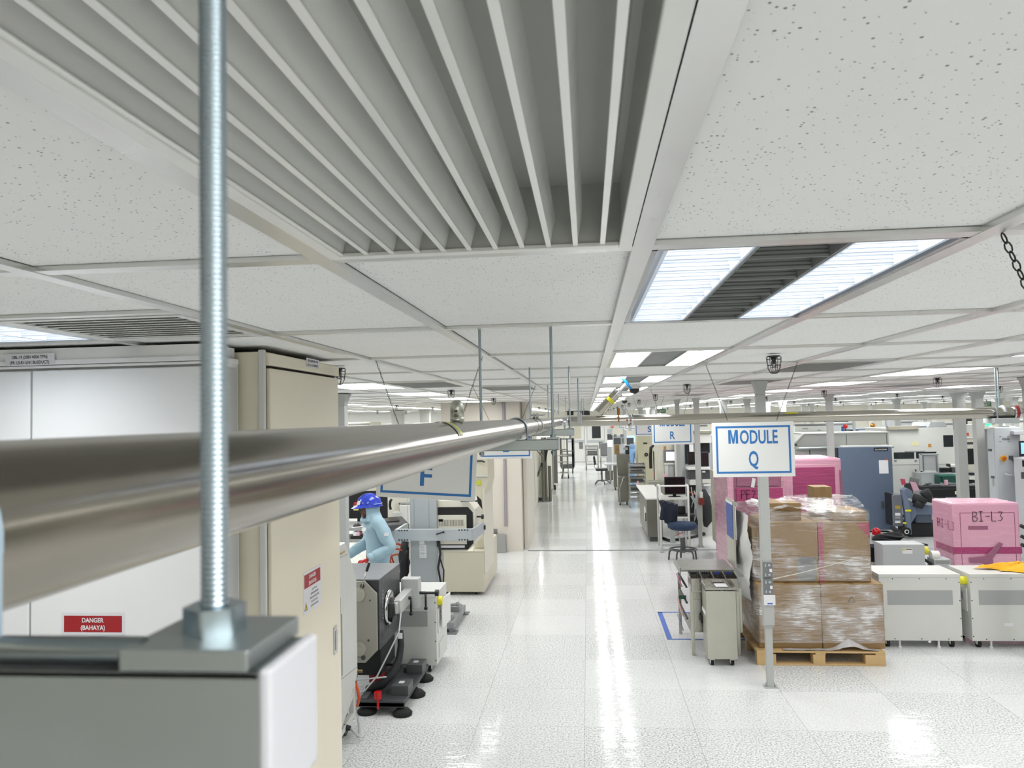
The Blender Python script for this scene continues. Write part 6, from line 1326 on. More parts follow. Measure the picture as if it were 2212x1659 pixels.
# cream machine with a lit screen
Y = 20.2; T = Th('machine', 'cream machine with a lit white screen behind the MODULE R sign', 'machine', (X(1440, Y), Y+.5, 0))
fbox(T, 'body', 1420, 1472, 935, Y, 1.0, M_CREAM); pb(T, 'screen_bezel', 1434, 972, 1460, 998, Y-.04, .04, M_MGREY, .006); pb(T, 'screen', 1439, 976, 1457, 995, Y-.05, .01, glow('e6def0', .75), 0); pb(T, 'orange_sticker', 1434, 964, 1439, 971, Y-.01, .01, paint('c98a3a', .5), 0); pb(T, 'sill', 1434, 1000, 1460, 1004, Y-.06, .06, M_OFFW)
pb(T, 'panel', 1445, 1004, 1456, 1032, Y-.02, .02, M_LGREY); pb(T, 'front_post', 1458, 940, 1468, 1062, Y-.15, .12, M_OFFW); pb(T, 'cover', 1436, 1004, 1444, 1030, Y-.04, .04, M_OFFW); fbox(T, 'side_post', 1468, 1484, 950, Y-.2, .3, paint('c2c1b5', .5)); fbox(T, 'steel_base', 1402, 1445, 1040, Y-.3, .5, M_STEELV); pb(T, 'pink_sheet', 1433, 1024, 1443, 1035, Y-.35, .02, M_PINKPAPER, 0)
Y = 23.6; T = Th('cream_cabinet', 'tall cream cabinet with a black round port beside the black hoses', 'cabinet', (X(1393, Y), Y+.4, 0))
fbox(T, 'body', 1377, 1411, 925, Y, .9, paint('c4c1a6', .5, .04)); q = at(1396, 982, Y); T.p('round_port', MB().cyl(q, q+Vector((0, -.03, 0)), .055, 20).cyl(q+Vector((0, -.03, 0)), q+Vector((0, -.032, 0)), .022, 14, m=1), [M_BLACK, M_MGREY]); pb(T, 'slot', 1390, 956, 1398, 959, Y-.01, .01, M_BLACK, 0)
Y = 22.0; T = Th('hose_stand', 'black hoses looped on a stand beside the tall cream cabinet', 'hose', (X(1411, Y), Y, 0))
T.p('loop_hose', MB().tube([at(1406, 1012, Y), at(1405, 985, Y), at(1406, 967, Y), at(1412, 962, Y), at(1417, 968, Y), at(1416, 985, Y), at(1414, 992, Y)], .045, 8), M_BLACK); T.p('stand', MB().cyl((X(1414, Y), Y+.06, 0), (X(1414, Y), Y+.06, 1.6), .03, 10).tube([(X(1414, Y), Y+.06, .5), (X(1408, Y), Y-.1, .0)], .02, 6).tube([(X(1414, Y), Y+.06, .5), (X(1422, Y), Y-.1, .0)], .02, 6), M_DGREY); T.p('red_valve', MB().pbox(1413, 1020, 1418, 1032, Y-.05, .08), paint('7a2a30', .5), .01); T.p('pendant', MB().pbox(1420, 998, 1425, 1014, Y, .06), M_DGREY, .01)

# ------------------------------------------------------------------ workplace beside the aisle: steel cabinet, trolley, stool
Y = 16.25; T = Th('steel_cabinet', 'stainless steel cabinet with a side window and white worktop at the aisle edge', 'cabinet', (X(1412, Y), Y+.5, 0))
xa, xb = X(1398, Y, 1120), X(1431, Y, 1120); z1 = Z(1079, Y, 1412); dd = yon(1383, 1120, xa)-Y
T.p('body', MB().box(xa, xb, Y, Y+dd, .10, z1), M_STEELD, .006); T.p('plinth', MB().box(xa+.05, xb-.04, Y+.05, Y+dd-.1, 0, .10), M_DGREY); T.p('worktop', MB().box(xa-.02, xb+.1, Y-.02, Y+dd+.9, z1, z1+.03), M_WHITE, .006)
T.p('side_window', MB().box(xa-.006, xa, Y+.35, Y+.75, z1*.45, z1*.75), M_LABEL, .002); T.p('door_seam', MB().box(xa-.003, xa, Y+.2, Y+.22, .12, z1-.1), M_MGREY); T.p('handle', MB().box(xa-.02, xa, Y+.25, Y+.29, z1*.45, z1*.65), M_DGREY, .003)
Y = 15.0; T = Th('monitor_trolley', 'white tubular trolley with shelves behind the navy stool', 'trolley', (X(1460, Y), Y+.3, 0))
xa, xb = X(1427, Y, 1120), X(1488, Y, 1120); zt = Z(1050, Y, 1460); zs = Z(1075, Y, 1460); zk = Z(1117, Y, 1460)
for x in (xa, xb): T.p('leg', MB().tube([(x, Y, .0), (x, Y, zt-.05), (x, Y+.03, zt), (x, Y+.3, zt), (x, Y+.5, zt-.03), (x, Y+.5, 0)], .02, 10), M_WHITE)
T.p('upper_shelf', MB().box(xa, xb, Y-.02, Y+.5, zs-.04, zs), M_OFFW, .006); T.p('middle_shelf', MB().box(xa, xb, Y+.02, Y+.5, zk-.03, zk), M_OFFW, .006); T.p('top_rail', MB().cyl((xa, Y+.03, zt), (xb, Y+.03, zt), .018, 10), M_WHITE); T.p('foot_rail', MB().box(xa, xb, Y+.2, Y+.24, .08, .13).box(xa-.03, xa+.03, Y-.05, Y+.6, .0, .05).box(xb-.03, xb+.03, Y-.05, Y+.6, 0, .05), M_LGREY, .004); T.p('rear_upright', MB().box((xa+xb)/2-.05, (xa+xb)/2+.05, Y+.46, Y+.5, .1, zs-.04).cyl((X(1470, Y), Y+.4, zs-.25), (X(1470, Y), Y+.3, zs-.25), .06, 14), M_LGREY, .004)
zq = Z(1067, Y+.15, 1457)
T = Th('monitor', 'black flat monitor on the white tubular trolley', 'monitor', (X(1458, Y), Y+.2, zs))
pb(T, 'bezel', 1435.5, 1030, 1480.5, 1068, Y+.15, .05, M_BLACK, .008); pb(T, 'screen', 1437.5, 1032, 1478.5, 1065, Y+.146, .004, M_SCREEN, 0); T.p('stand', MB().box(X(1457, Y)-.03, X(1457, Y)+.03, Y+.17, Y+.2, zs+.01, zq+.02).lathe([(0, 0), (.12, 0), (.12, .012), (0, .015)], (X(1457, Y), Y+.2, zs), 24), M_BLACK)
T = Th('laptop', 'black box device on the middle shelf of the white trolley', 'device', (X(1472, Y), Y+.2, zk)); T.p('case', MB().pbox(1462, 1094, 1481, 1110, Y+.25, .12), M_BLACK, .01); T.p('tray', MB().box(X(1452, Y), X(1499, Y), Y+.08, Y+.4, zk+.0, zk+.03), M_BLACK, .006)
Y = 14.2; cx = X(1474, Y, 1140); T = Th('stool', 'navy blue high stool with a dark jacket over its back, at the aisle edge', 'chair', (cx, Y, 0))
zs = Z(1128, Y, 1474); zb = Z(1143, Y, 1474)
T.p('seat', MB().lathe([(0, zb-.01), (.20, zb-.005), (.255, zb+.03), (.265, zb+.07), (.24, zs-.01), (.12, zs), (0, zs-.005)], (cx, Y, 0), 32), M_NAVYSEAT); T.p('gas_column', MB().cyl((cx, Y, .30), (cx, Y, zb), .025, 14).cyl((cx, Y, .14), (cx, Y, .40), .045, 16, m=1), [M_CHROME, M_DGREY])
T.p('foot_ring', MB().tube([(cx+.235*math.cos(a), Y+.235*math.sin(a), .20) for a in [2*PI*k/32 for k in range(32)]], .012, 8, closed=True), M_DGREY)
for k in range(5):
    a = 2*PI*k/5-.9; c, s = math.cos(a), math.sin(a); T.p('leg', MB().tube([(cx+.03*c, Y+.03*s, .17), (cx+.2*c, Y+.2*s, .19), (cx+.245*c, Y+.245*s, .14), (cx+.26*c, Y+.26*s, 0)], .016, 8), M_DGREY)
T.p('back_bar', MB().tube([(cx-.08, Y+.05, zb), (cx-.22, Y+.18, zb+.05), (cx-.26, Y+.2, zb+.32)], .016, 8), M_BLACK); bq = at(1444, 1107, Y+.15)
T.p('backrest', MB().obox(bq, (.15, .10, 0), (-.02, .03, 0), (.02, 0, .13)), M_NAVY, .05)
T.p('seat_lever', MB().tube([(cx, Y-.05, zb-.05), (cx-.14, Y-.12, zb-.1)], .006, 6), M_BRED)
def jacket(u, v):
    a = -.4+2*PI*u; r = 1-.42*v+.10*math.sin(5*a+3*v); return (bq.x+.165*r*math.cos(a)+.03*v, bq.y-.02+.10*r*math.sin(a), bq.z+.18-.42*v-.05*math.cos(a)+.02*math.sin(9*a))
jk = sheet(jacket, 36, 12, .004, 6); jk.poly([jacket(k/24, 0) for k in range(24)])
single('jacket', jk, M_NAVY, 'dark navy jacket hung over the backrest of the high stool', 'jacket')

# ------------------------------------------------------------------ far down the aisle
def wheeled(T, xs, ys, r, mat=M_RUBBER):
    for x in xs:
        for y in ys: T.p('wheel', MB().cyl((x-.02, y, r), (x+.02, y, r), r, 16).cyl((x-.022, y, r), (x+.022, y, r), r*.5, 12, m=1), [mat, M_LGREY])
Y = 22.2; xa, xb = X(1361, Y, 1060), X(1395, Y, 1060); zt = Z(1000, Y, 1378)
T = Th('wire_trolley', 'chrome wire shelf trolley with grey wheels standing by the aisle', 'trolley', ((xa+xb)/2, Y+.3, 0))
for x in (xa, xb):
    for y in (Y, Y+.55): T.p('post', MB().cyl((x, y, .15), (x, y, zt), .013, 10), M_CHROME)
for k in range(9):
    z = .22+(zt-.27)*k/8; sb = MB().bar((xa, Y, z), (xb, Y, z), .016, .03).bar((xa, Y+.55, z), (xb, Y+.55, z), .016, .03).bar((xa, Y, z), (xa, Y+.55, z), .016, .03).bar((xb, Y, z), (xb, Y+.55, z), .016, .03)
    for q in range(9): sb.bar((xa, Y+.05+.055*q, z), (xb, Y+.05+.055*q, z), .006)
    T.p('wire_shelf', sb, M_CHROME)
wheeled(T, (xa, xb), (Y, Y+.55), .085, M_GREY)
bb = []
for k, (zz, mt, lab) in enumerate(((.49, M_DGREY, 'dark parts tray on a lower shelf of the wire trolley'), (.75, M_DGREY, 'dark parts tray on a middle shelf of the wire trolley'), (1.0, M_MGREY, 'grey parts tray high on the wire trolley'))):
    z = .22+(zt-.27)*round((zz-.22)/((zt-.27)/8))/8+.017; single('parts_tray', MB().box(xa+.04, xb-.06, Y+.05, Y+.5, z, z+.07), mt, lab, 'tray', bev=.006)
single('paper_tag', MB().pbox(1376, 1039, 1380, 1053, Y-.02, .008), M_PINKPAPER, 'pink paper tag hanging on the front of the wire trolley', 'papers')
single('parts_tray', MB().pbox(1363, 1009, 1394, 1012, Y-.03, .55), M_BLACK, 'flat black tray on the top of the wire trolley', 'tray')
for k, (x0, x1, y0, Y, lab, zz) in enumerate(((1334, 1361, 981, 23.6, 'taller stainless steel cabinet beside the wire trolley by the aisle', 0), (1336, 1358, 1030, 22.9, 'low stainless steel cabinet with a curved front rail by the aisle', 0), (1326, 1345, 1005, 27.5, 'further stainless steel cabinet behind the two at the aisle edge', 0))):
    T = Th('steel_cabinet', lab, 'cabinet', (X((x0+x1)/2, Y), Y+.4, 0)); fbox(T, 'body', x0, x1, y0, Y, .6 if k != 1 else .5, M_STEELD, .10)
    xa, xb = X(x0, Y, y0+40), X(x1, Y, y0+40); zz = Z(y0, Y, (x0+x1)/2)
    for x in (xa+.05, xb-.05): T.p('castor', MB().cyl((x-.015, Y+.08, .05), (x+.015, Y+.08, .05), .05, 12), M_RUBBER)
    T.p('side_sheet', MB().box(xa-.004, xa, Y+.1, Y+.35, zz*.35, zz*.7), M_LABEL if k != 1 else M_LGREY); T.p('door_edge', MB().box((xa+xb)/2-.003, (xa+xb)/2+.003, Y-.003, Y, .12, zz-.04), M_MGREY)
    if k == 1: T.p('front_rail', MB().tube([(xa+.04, Y-.05, .05), (xa+.04, Y-.06, zz*.6), (xa+.15, Y-.05, zz-.03), (xb-.1, Y-.03, zz)], .012, 8), M_CHROME)
q0, q1 = at(1332, 986, 23.4), at(1342, 1006, 23.4)
carton(q0.x-.05, q1.x-.03, 23.62, 23.9, Z(981, 23.6, 1348), Z(981, 23.6, 1348)+.28, 'yellowish carton on the taller stainless cabinet by the aisle', (('lines', .3, .4, .04),))
Y = 23.8; T = Th('printer', 'black boxy printer on the taller stainless steel cabinet', 'machine', (X(1348, Y), Y+.2, Z(981, 23.6, 1348)))
z_ = Z(981, 23.6, 1348); T.p('case', MB().box(X(1336, Y)+.22, X(1360, Y), Y-.1, Y+.3, z_, Z(963, Y, 1348)), M_BLACK, .02); T.p('display', MB().box(X(1347, Y), X(1357, Y), Y-.106, Y-.1, z_+.12, z_+.2), M_GREY)
Y = 30.0; cx = X(1300, Y, 1020); T = Th('stool', 'black swivel chair at the far workbench by the aisle', 'chair', (cx, Y, 0))
zs = Z(1011, Y, 1300); T.p('seat', MB().box(cx-.24, cx+.24, Y-.24, Y+.24, zs-.1, zs), M_BLACK, .05); T.p('backrest', MB().obox((cx-.27, Y, zs+.3), (.04, 0, .02), (0, .2, 0), (-.02, 0, .17)), M_BLACK, .04); T.p('back_bar', MB().tube([(cx-.1, Y, zs-.06), (cx-.27, Y, zs), (cx-.27, Y, zs+.2)], .02, 6), M_CHROME); T.p('gas_column', MB().cyl((cx, Y, .1), (cx, Y, zs-.1), .03, 10), M_DGREY)
for k in range(5):
    a = 2*PI*k/5; T.p('leg', MB().tube([(cx, Y, .16), (cx+.2*math.cos(a), Y+.2*math.sin(a), .14), (cx+.32*math.cos(a), Y+.32*math.sin(a), .02)], .02, 6), M_DGREY)
T = Th('workbench', 'far steel workbench with a pale top behind the black swivel chair', 'workbench', (X(1318, 30.6), 30.9, 0)); Y = 30.6
zt = Z(1003, Y, 1318); T.p('top', MB().box(X(1306, Y), X(1336, Y), Y, Y+1.2, zt-.04, zt), M_LGREY, .006)
for x in (X(1318, Y), X(1334, Y)): T.p('leg', MB().box(x-.03, x+.03, Y+.03, Y+.09, 0, zt-.04), M_STEEL)
T.p('lower_panel', MB().box(X(1307, Y), X(1334, Y), Y+.6, Y+.64, .05, zt*.6), M_STEELD)
Y = 32.0; T = Th('instrument_stack', 'stack of pale instruments with dark faces on the far workbench', 'instrument', (X(1335, Y), Y+.3, zt))
fbox(T, 'body', 1325, 1350, 940, Y, .5, M_LGREY)
for (x0, y0, x1, y1, mt) in ((1326, 946, 1341, 960, M_DGREY), (1326, 938, 1332, 944, M_MGREY), (1340, 938, 1347, 944, M_MGREY), (1343, 946, 1348, 958, M_MGREY)): pb(T, 'display', x0, y0, x1, y1, Y-.02, .02, mt)
T.p('signal_mast', MB().cyl((X(1323, Y), Y, Z(940, Y, 1323)), (X(1323, Y), Y, Z(924, Y, 1323)), .02, 8).ball(at(1323, 922, Y), .06, 10, m=1), [M_LGREY, paint('e0685e', .4)])
Y = 33.0; T = Th('monitor', 'tall white lit screen panel under a dark monitor on the far bench', 'monitor', (X(1318, Y), Y, 0)); pb(T, 'dark_display', 1312, 938, 1323, 950, Y, .1, M_DGREY); pb(T, 'white_screen', 1313, 951, 1323, 965, Y, .08, glow('e6e0ee', .7)); pb(T, 'top_box', 1312, 927, 1323, 938, Y, .3, M_LGREY); fbox(T, 'pedestal', 1313, 1322, 965, Y+.05, .3, M_LGREY)
Y = 29.0; T = Th('monitor', 'light blue lit screen beside the person far down the aisle', 'monitor', (X(1362, Y), Y, 0)); pb(T, 'screen', 1354, 941, 1376, 955, Y, .05, glow('a9cdec', .7)); pb(T, 'dark_front', 1354, 946, 1369, 961, Y-.1, .08, M_DGREY); pb(T, 'shelf', 1350, 960, 1376, 963, Y-.1, .4, M_OFFW); fbox(T, 'pedestal', 1360, 1374, 963, Y, .3, M_LGREY)
Y = 38.0; xa, xb = X(1266, Y, 990), X(1292, Y, 990); T = Th('push_cart', 'silver push cart with crates near the white double doors', 'cart', ((xa+xb)/2, Y+.4, 0))
for x in (xa, xb):
    for y in (Y, Y+.7): T.p('post', MB().cyl((x, y, .1), (x, y, Z(962, Y, 1280)), .025, 8), M_STEEL)
for z in (Z(1003, Y, 1280), Z(983, Y, 1280), Z(971, Y, 1280), Z(962, Y, 1280)): T.p('shelf', MB().box(xa, xb, Y, Y+.7, z-.03, z), M_STEEL)
wheeled(T, (xa, xb), (Y, Y+.7), .09)
for k, (y0, y1, mt, lab) in enumerate(((974.5, 982.7, M_MGREY, 'grey crate on the middle of the silver push cart'), (965, 970.7, M_LABEL, 'white box on the upper shelf of the silver push cart'))): single('crate', MB().pbox(1269, y0, 1290, y1, Y+.1, .5), mt, lab, 'crate', bev=.01)
single('equipment_case', MB().pbox(1297, 957, 1312, 985, 35.0, .6), M_MGREY, 'dark grey equipment case beside the silver push cart', 'case', bev=.03)
T = Th('equipment_table', 'low table carrying the dark grey case beside the silver push cart', 'table', (X(1304, 35), 35.2, 0)); fbox(T, 'top', 1296, 1314, 985, 34.9, .8, M_LGREY, zb=Z(988, 35, 1304)); 
for x in (1298, 1312): T.p('leg', MB().box(X(x, 35)-.03, X(x, 35)+.03, 35, 35.06, 0, Z(988, 35, 1304)), M_STEEL)
Y = 36.0; xa, xb = X(1211, Y, 990), X(1240, Y, 990); zt = Z(947, Y, 1225); T = Th('cage_cart', 'dark grey cage cart with large wheels near the white double doors', 'cart', ((xa+xb)/2, Y+.4, 0))
for x in (xa, (xa+xb)/2, xb-.05): T.p('post', MB().box(x-.03, x+.03, Y, Y+.06, .3, zt), M_DGREY)
for x in (xa, xb-.05): T.p('post', MB().box(x-.03, x+.03, Y+.8, Y+.86, .3, zt), M_DGREY)
T.p('side_panel', MB().box(xb-.10, xb+.02, Y, Y+.85, .3, zt), M_DGREY, .01); T.p('deck', MB().box(xa, xb, Y, Y+.85, .22, .40), M_DGREY, .02); T.p('shelf', MB().box(xa, xb, Y, Y+.85, Z(982, Y, 1225)-.1, Z(982, Y, 1225)), M_MGREY)
T.p('crossbar', MB().box(xa, xb, Y-.01, Y+.02, zt-.05, zt).box(xa, xb, Y-.01, Y+.02, zt*.62, zt*.62+.04), M_DGREY); wheeled(T, (xa+.1, xb-.08), (Y+.05, Y+.8), .14)
Y = 33.0; xa, xb = X(1203, Y, 1000), X(1227, Y, 1000); zt = Z(971, Y, 1215); T = Th('push_cart', 'light steel cart in front of the dark grey cage cart', 'cart', ((xa+xb)/2, Y+.3, 0))
for x in (xa, (xa+xb)/2, xb): T.p('post', MB().cyl((x, Y, .1), (x, Y, zt), .02, 8), M_STEELD)
for z in (Z(984, Y, 1215), Z(998, Y, 1215), Z(1021, Y, 1215)): T.p('shelf', MB().box(xa, xb, Y, Y+.5, z-.025, z), M_STEEL)
T.p('handle', MB().cyl((xa, Y, zt), (xb, Y, zt), .02, 8), M_STEELD); wheeled(T, (xa+.2, xb), (Y, Y+.5), .07)
# machines along the aisle beyond the boxed-in wall
Y = 24.0; T = Th('machine', 'cream machine with a bent arm and black grips, just past the boxed-in wall', 'machine', (X(1165, Y), Y+.8, 0))
xq = X(1181, Y, 1000); T.p('body', MB().box(xq-2.0, xq, Y+.3, Y+3.5, .1, 1.95), M_CREAM, .02); T.p('door_joint', MB().box(X(1165, Y+.3), X(1166, Y+.3), Y+.29, Y+.3, .2, 1.8), M_GREY)
T.p('support_post', MB().cyl((X(1173, Y), Y, 0), (X(1173, Y), Y, 2.0), .06, 12).cyl((X(1178, Y), Y+.1, 0), (X(1178, Y), Y+.1, 2.0), .04, 12).cyl((X(1186, Y), Y+.2, 0), (X(1186, Y), Y+.2, 1.1), .05, 12), M_STEELD); T.p('bent_arm', MB().tube([at(1161, 972, Y-.1), at(1172, 986, Y-.1), at(1172, 1000, Y-.1), at(1160, 1030, Y-.1)], .035, 8), M_STEELD)
for (x, y, w, h) in ((1156, 1024, 10, 8), (1157, 991, 5, 4), (1170, 1004, 5, 9), (1150, 973, 3, 20)): pb(T, 'grip', x-w/2, y-h/2, x+w/2, y+h/2, Y-.15, .1, M_BLACK, .02)
T.p('guard_frame', MB().tube([at(1149, 994, Y-.1), at(1159, 994, Y-.1), at(1161, 1006, Y-.1), at(1161, 1078, Y-.1)], .025, 8).tube([at(1149, 1007, Y-.1), at(1160, 1007, Y-.1)], .02, 6).tube([at(1149, 1043, Y-.1), at(1160, 1043, Y-.1)], .02, 6), M_WHITE); T.p('black_panel', MB().poly([at(1176, 962, Y-.02), at(1186, 962, Y-.02), at(1180, 992, Y-.02), at(1177, 1000, Y-.02)]), M_BLACK)
T.p('foot_frame', MB().box(X(1152, Y), X(1162, Y), Y-.2, Y+.3, .0, .06).box(X(1170, Y), X(1184, Y), Y-.05, Y+.3, 0, .05), M_MGREY, .01)
Y = 28.0; T = Th('machine', 'cream machine side with a dark grey door standing open towards the aisle', 'machine', (X(1190, Y), Y+.8, 0))
xq = X(1196, Y, 1000); T.p('body', MB().box(xq-1.5, xq, Y, Y+3, .1, 2.0), M_CREAM, .02); pb(T, 'open_door', 1196, 956, 1204, 1044, Y-.15, .1, M_MGREY, .01); pb(T, 'door_label', 1198, 960, 1200, 968, Y-.16, .01, M_LABEL, 0); T.p('castor', MB().cyl((xq, Y-.05, .09), (xq+.06, Y-.05, .09), .09, 12), M_RUBBER)
T = Th('machine', 'long tall cream machine wall added behind the boxed-in wall to block ceiling lights', 'machine', (-2.3, 20.5, 0))
T.p('body', MB().box(-3.4, -1.56, 17.5, 23.5, 0, 2.35), M_CREAM, .02); T.p('door_joint', MB().box(-1.56, -1.555, 19.9, 19.92, .2, 2.2).box(-1.56, -1.555, 22.2, 22.22, .2, 2.2), M_GREY)  # added body that keeps ceiling lights out of the aisle floor reflection
# far background
T = Th('hanging_display', 'row of small black display boxes hanging far above the aisle', 'display', (X(1250, 30), 30, Z(898, 30, 1250)))
for x0, x1 in ((1225, 1239), (1254, 1264), (1264, 1274)): pb(T, 'screen', x0, 888, x1, 897, 30, .15, M_BLACK, .01)
T.p('rod', MB().cyl((X(1232, 30), 30.07, Z(890, 30, 1232)), (X(1232, 30), 30.07, CZ), .02, 6).cyl((X(1264, 30), 30.07, Z(890, 30, 1264)), (X(1264, 30), 30.07, CZ), .02, 6).bar((X(1225, 30), 30.07, Z(888, 30, 1250)), (X(1274, 30), 30.07, Z(888, 30, 1250)), .03), M_DGREY)
for k, (x0, x1, yt, Y, mt) in enumerate(((1500, 1530, 915, 27, M_OFFW), (1560, 1640, 912, 29, M_CREAM), (1650, 1712, 917, 26, M_OFFW), (1930, 1985, 908, 34, M_LGREY), (2000, 2060, 912, 30, M_OFFW), (2125, 2180, 910, 31, M_CREAM), (2190, 2260, 905, 29, M_OFFW), (1790, 1850, 912, 33, M_LGREY))):
    T = Th('machine', 'pale machine block far behind the posts, seen under the cross pipe', 'machine', (X((x0+x1)/2, Y), Y+.6, 0), 'distant machine blocks'); fbox(T, 'body', x0, x1, yt, Y, 1.2, mt); pb(T, 'band', x0+2, yt+3, x1-2, yt+6, Y-.02, .02, M_MGREY)
for k, (x0, x1, yt, Y, mt) in enumerate(((750, 800, 912, 22, M_CREAM), (810, 870, 915, 27, M_OFFW), (880, 945, 914, 20, M_CREAM))):
    T = Th('machine', 'pale machine block behind the beige electrical cabinet, mostly hidden by the big pipe', 'machine', (X((x0+x1)/2, Y), Y+.6, 0), 'machine blocks behind the pipe'); fbox(T, 'body', x0, x1, yt, Y, 1.2, mt); pb(T, 'band', x0+2, yt+3, x1-2, yt+6, Y-.02, .02, M_MGREY)

# ------------------------------------------------------------------ people in light blue smocks
M_SMOCK = None
def cloth_mat(h):
    n = NT('woven_cloth_'+h); f = n.noise(9, detail=4, rough=.6); g = n.noise(3, detail=2)
    c = lin(h); n.col(n.mix(g, tuple(x*.86 for x in c[:3])+(1,), c)); n.rough(.8); n.b.inputs['Sheen Weight'].default_value = .2
    n.bump(f, .5, .02); return n.mat
M_SMOCK = cloth_mat('9fbdcb'); M_SMOCK2 = cloth_mat('7ea3cc'); M_TROUS = cloth_mat('86aac0'); M_SKIN = paint('6d4432', .5, .06, scale=14); M_GLOVE = paint('b81f22', .6, .08, scale=18)
M_HELM = paint('2a41b4', .18, .03)
def skin_mesh(parent, name, verts, edges, rad, mat, sub=2, wrinkle=0.0, root=0):
    me = bpy.data.meshes.new(name); me.from_pydata([tuple(v) for v in verts], edges, []); me.materials.append(mat)
    o = link(name, me, parent); m = o.modifiers.new('skin', 'SKIN'); m.use_smooth_shade = True; m.branch_smoothing = .6
    for i, r in enumerate(rad):
        d = me.skin_vertices[0].data[i]; d.radius = r if isinstance(r, tuple) else (r, r); d.use_root = (i == root)
    s = o.modifiers.new('smooth', 'SUBSURF'); s.levels = sub; s.render_levels = sub
    if wrinkle:
        tx = bpy.data.textures.new('folds', 'CLOUDS'); tx.noise_scale = .09
        d = o.modifiers.new('folds', 'DISPLACE'); d.texture = tx; d.strength = wrinkle; d.mid_level = .5; d.texture_coords = 'LOCAL'
    # bake the modifiers so that copies and checks see the finished surface
    dg = bpy.context.evaluated_depsgraph_get(); new = bpy.data.meshes.new_from_object(o.evaluated_get(dg)); new.name = name
    o.modifiers.clear(); o.data = new; new.polygons.foreach_set('use_smooth', [True]*len(new.polygons))
    return o
def hand(parent, wrist, d, palm_n, side, mat):
    """gloved hand: palm, four bent fingers of different lengths and a thumb from the side of the palm, one skinned surface"""
    w = Vector(wrist); d = Vector(d).normalized(); n = Vector(palm_n); n = (n-d*n.dot(d)).normalized(); s = d.cross(n)*side
    V = [w-d*.03, w, w+d*.05]; E = [(0, 1), (1, 2)]; R = [(.030, .026), (.032, .022), (.040, .018)]
    for k, (off, L) in enumerate(((.030, .070), (.010, .080), (-.010, .074), (-.029, .058))):
        a = w+d*.088+s*off; i = len(V); bend = .55+.12*k
        p1 = a+d*(L*.45*math.cos(bend*.5))+n*(L*.45*math.sin(bend*.5)); p2 = p1+d*(L*.33*math.cos(bend*1.3))+n*(L*.33*math.sin(bend*1.3)); p3 = p2+d*(L*.24*math.cos(bend*2))+n*(L*.24*math.sin(bend*2))
        V += [a, p1, p2, p3]; E += [(2, i), (i, i+1), (i+1, i+2), (i+2, i+3)]; R += [.0115, .0105, .0095, .008]
    i = len(V); t0 = w+d*.025+s*.034+n*.004; V += [t0, t0+d*.030+s*.022+n*.012, t0+d*.058+s*.026+n*.026]; E += [(1, i), (i, i+1), (i+1, i+2)]; R += [.013, .0115, .009]
    return skin_mesh(parent, 'glove', V, E, R, mat, 2, root=1)
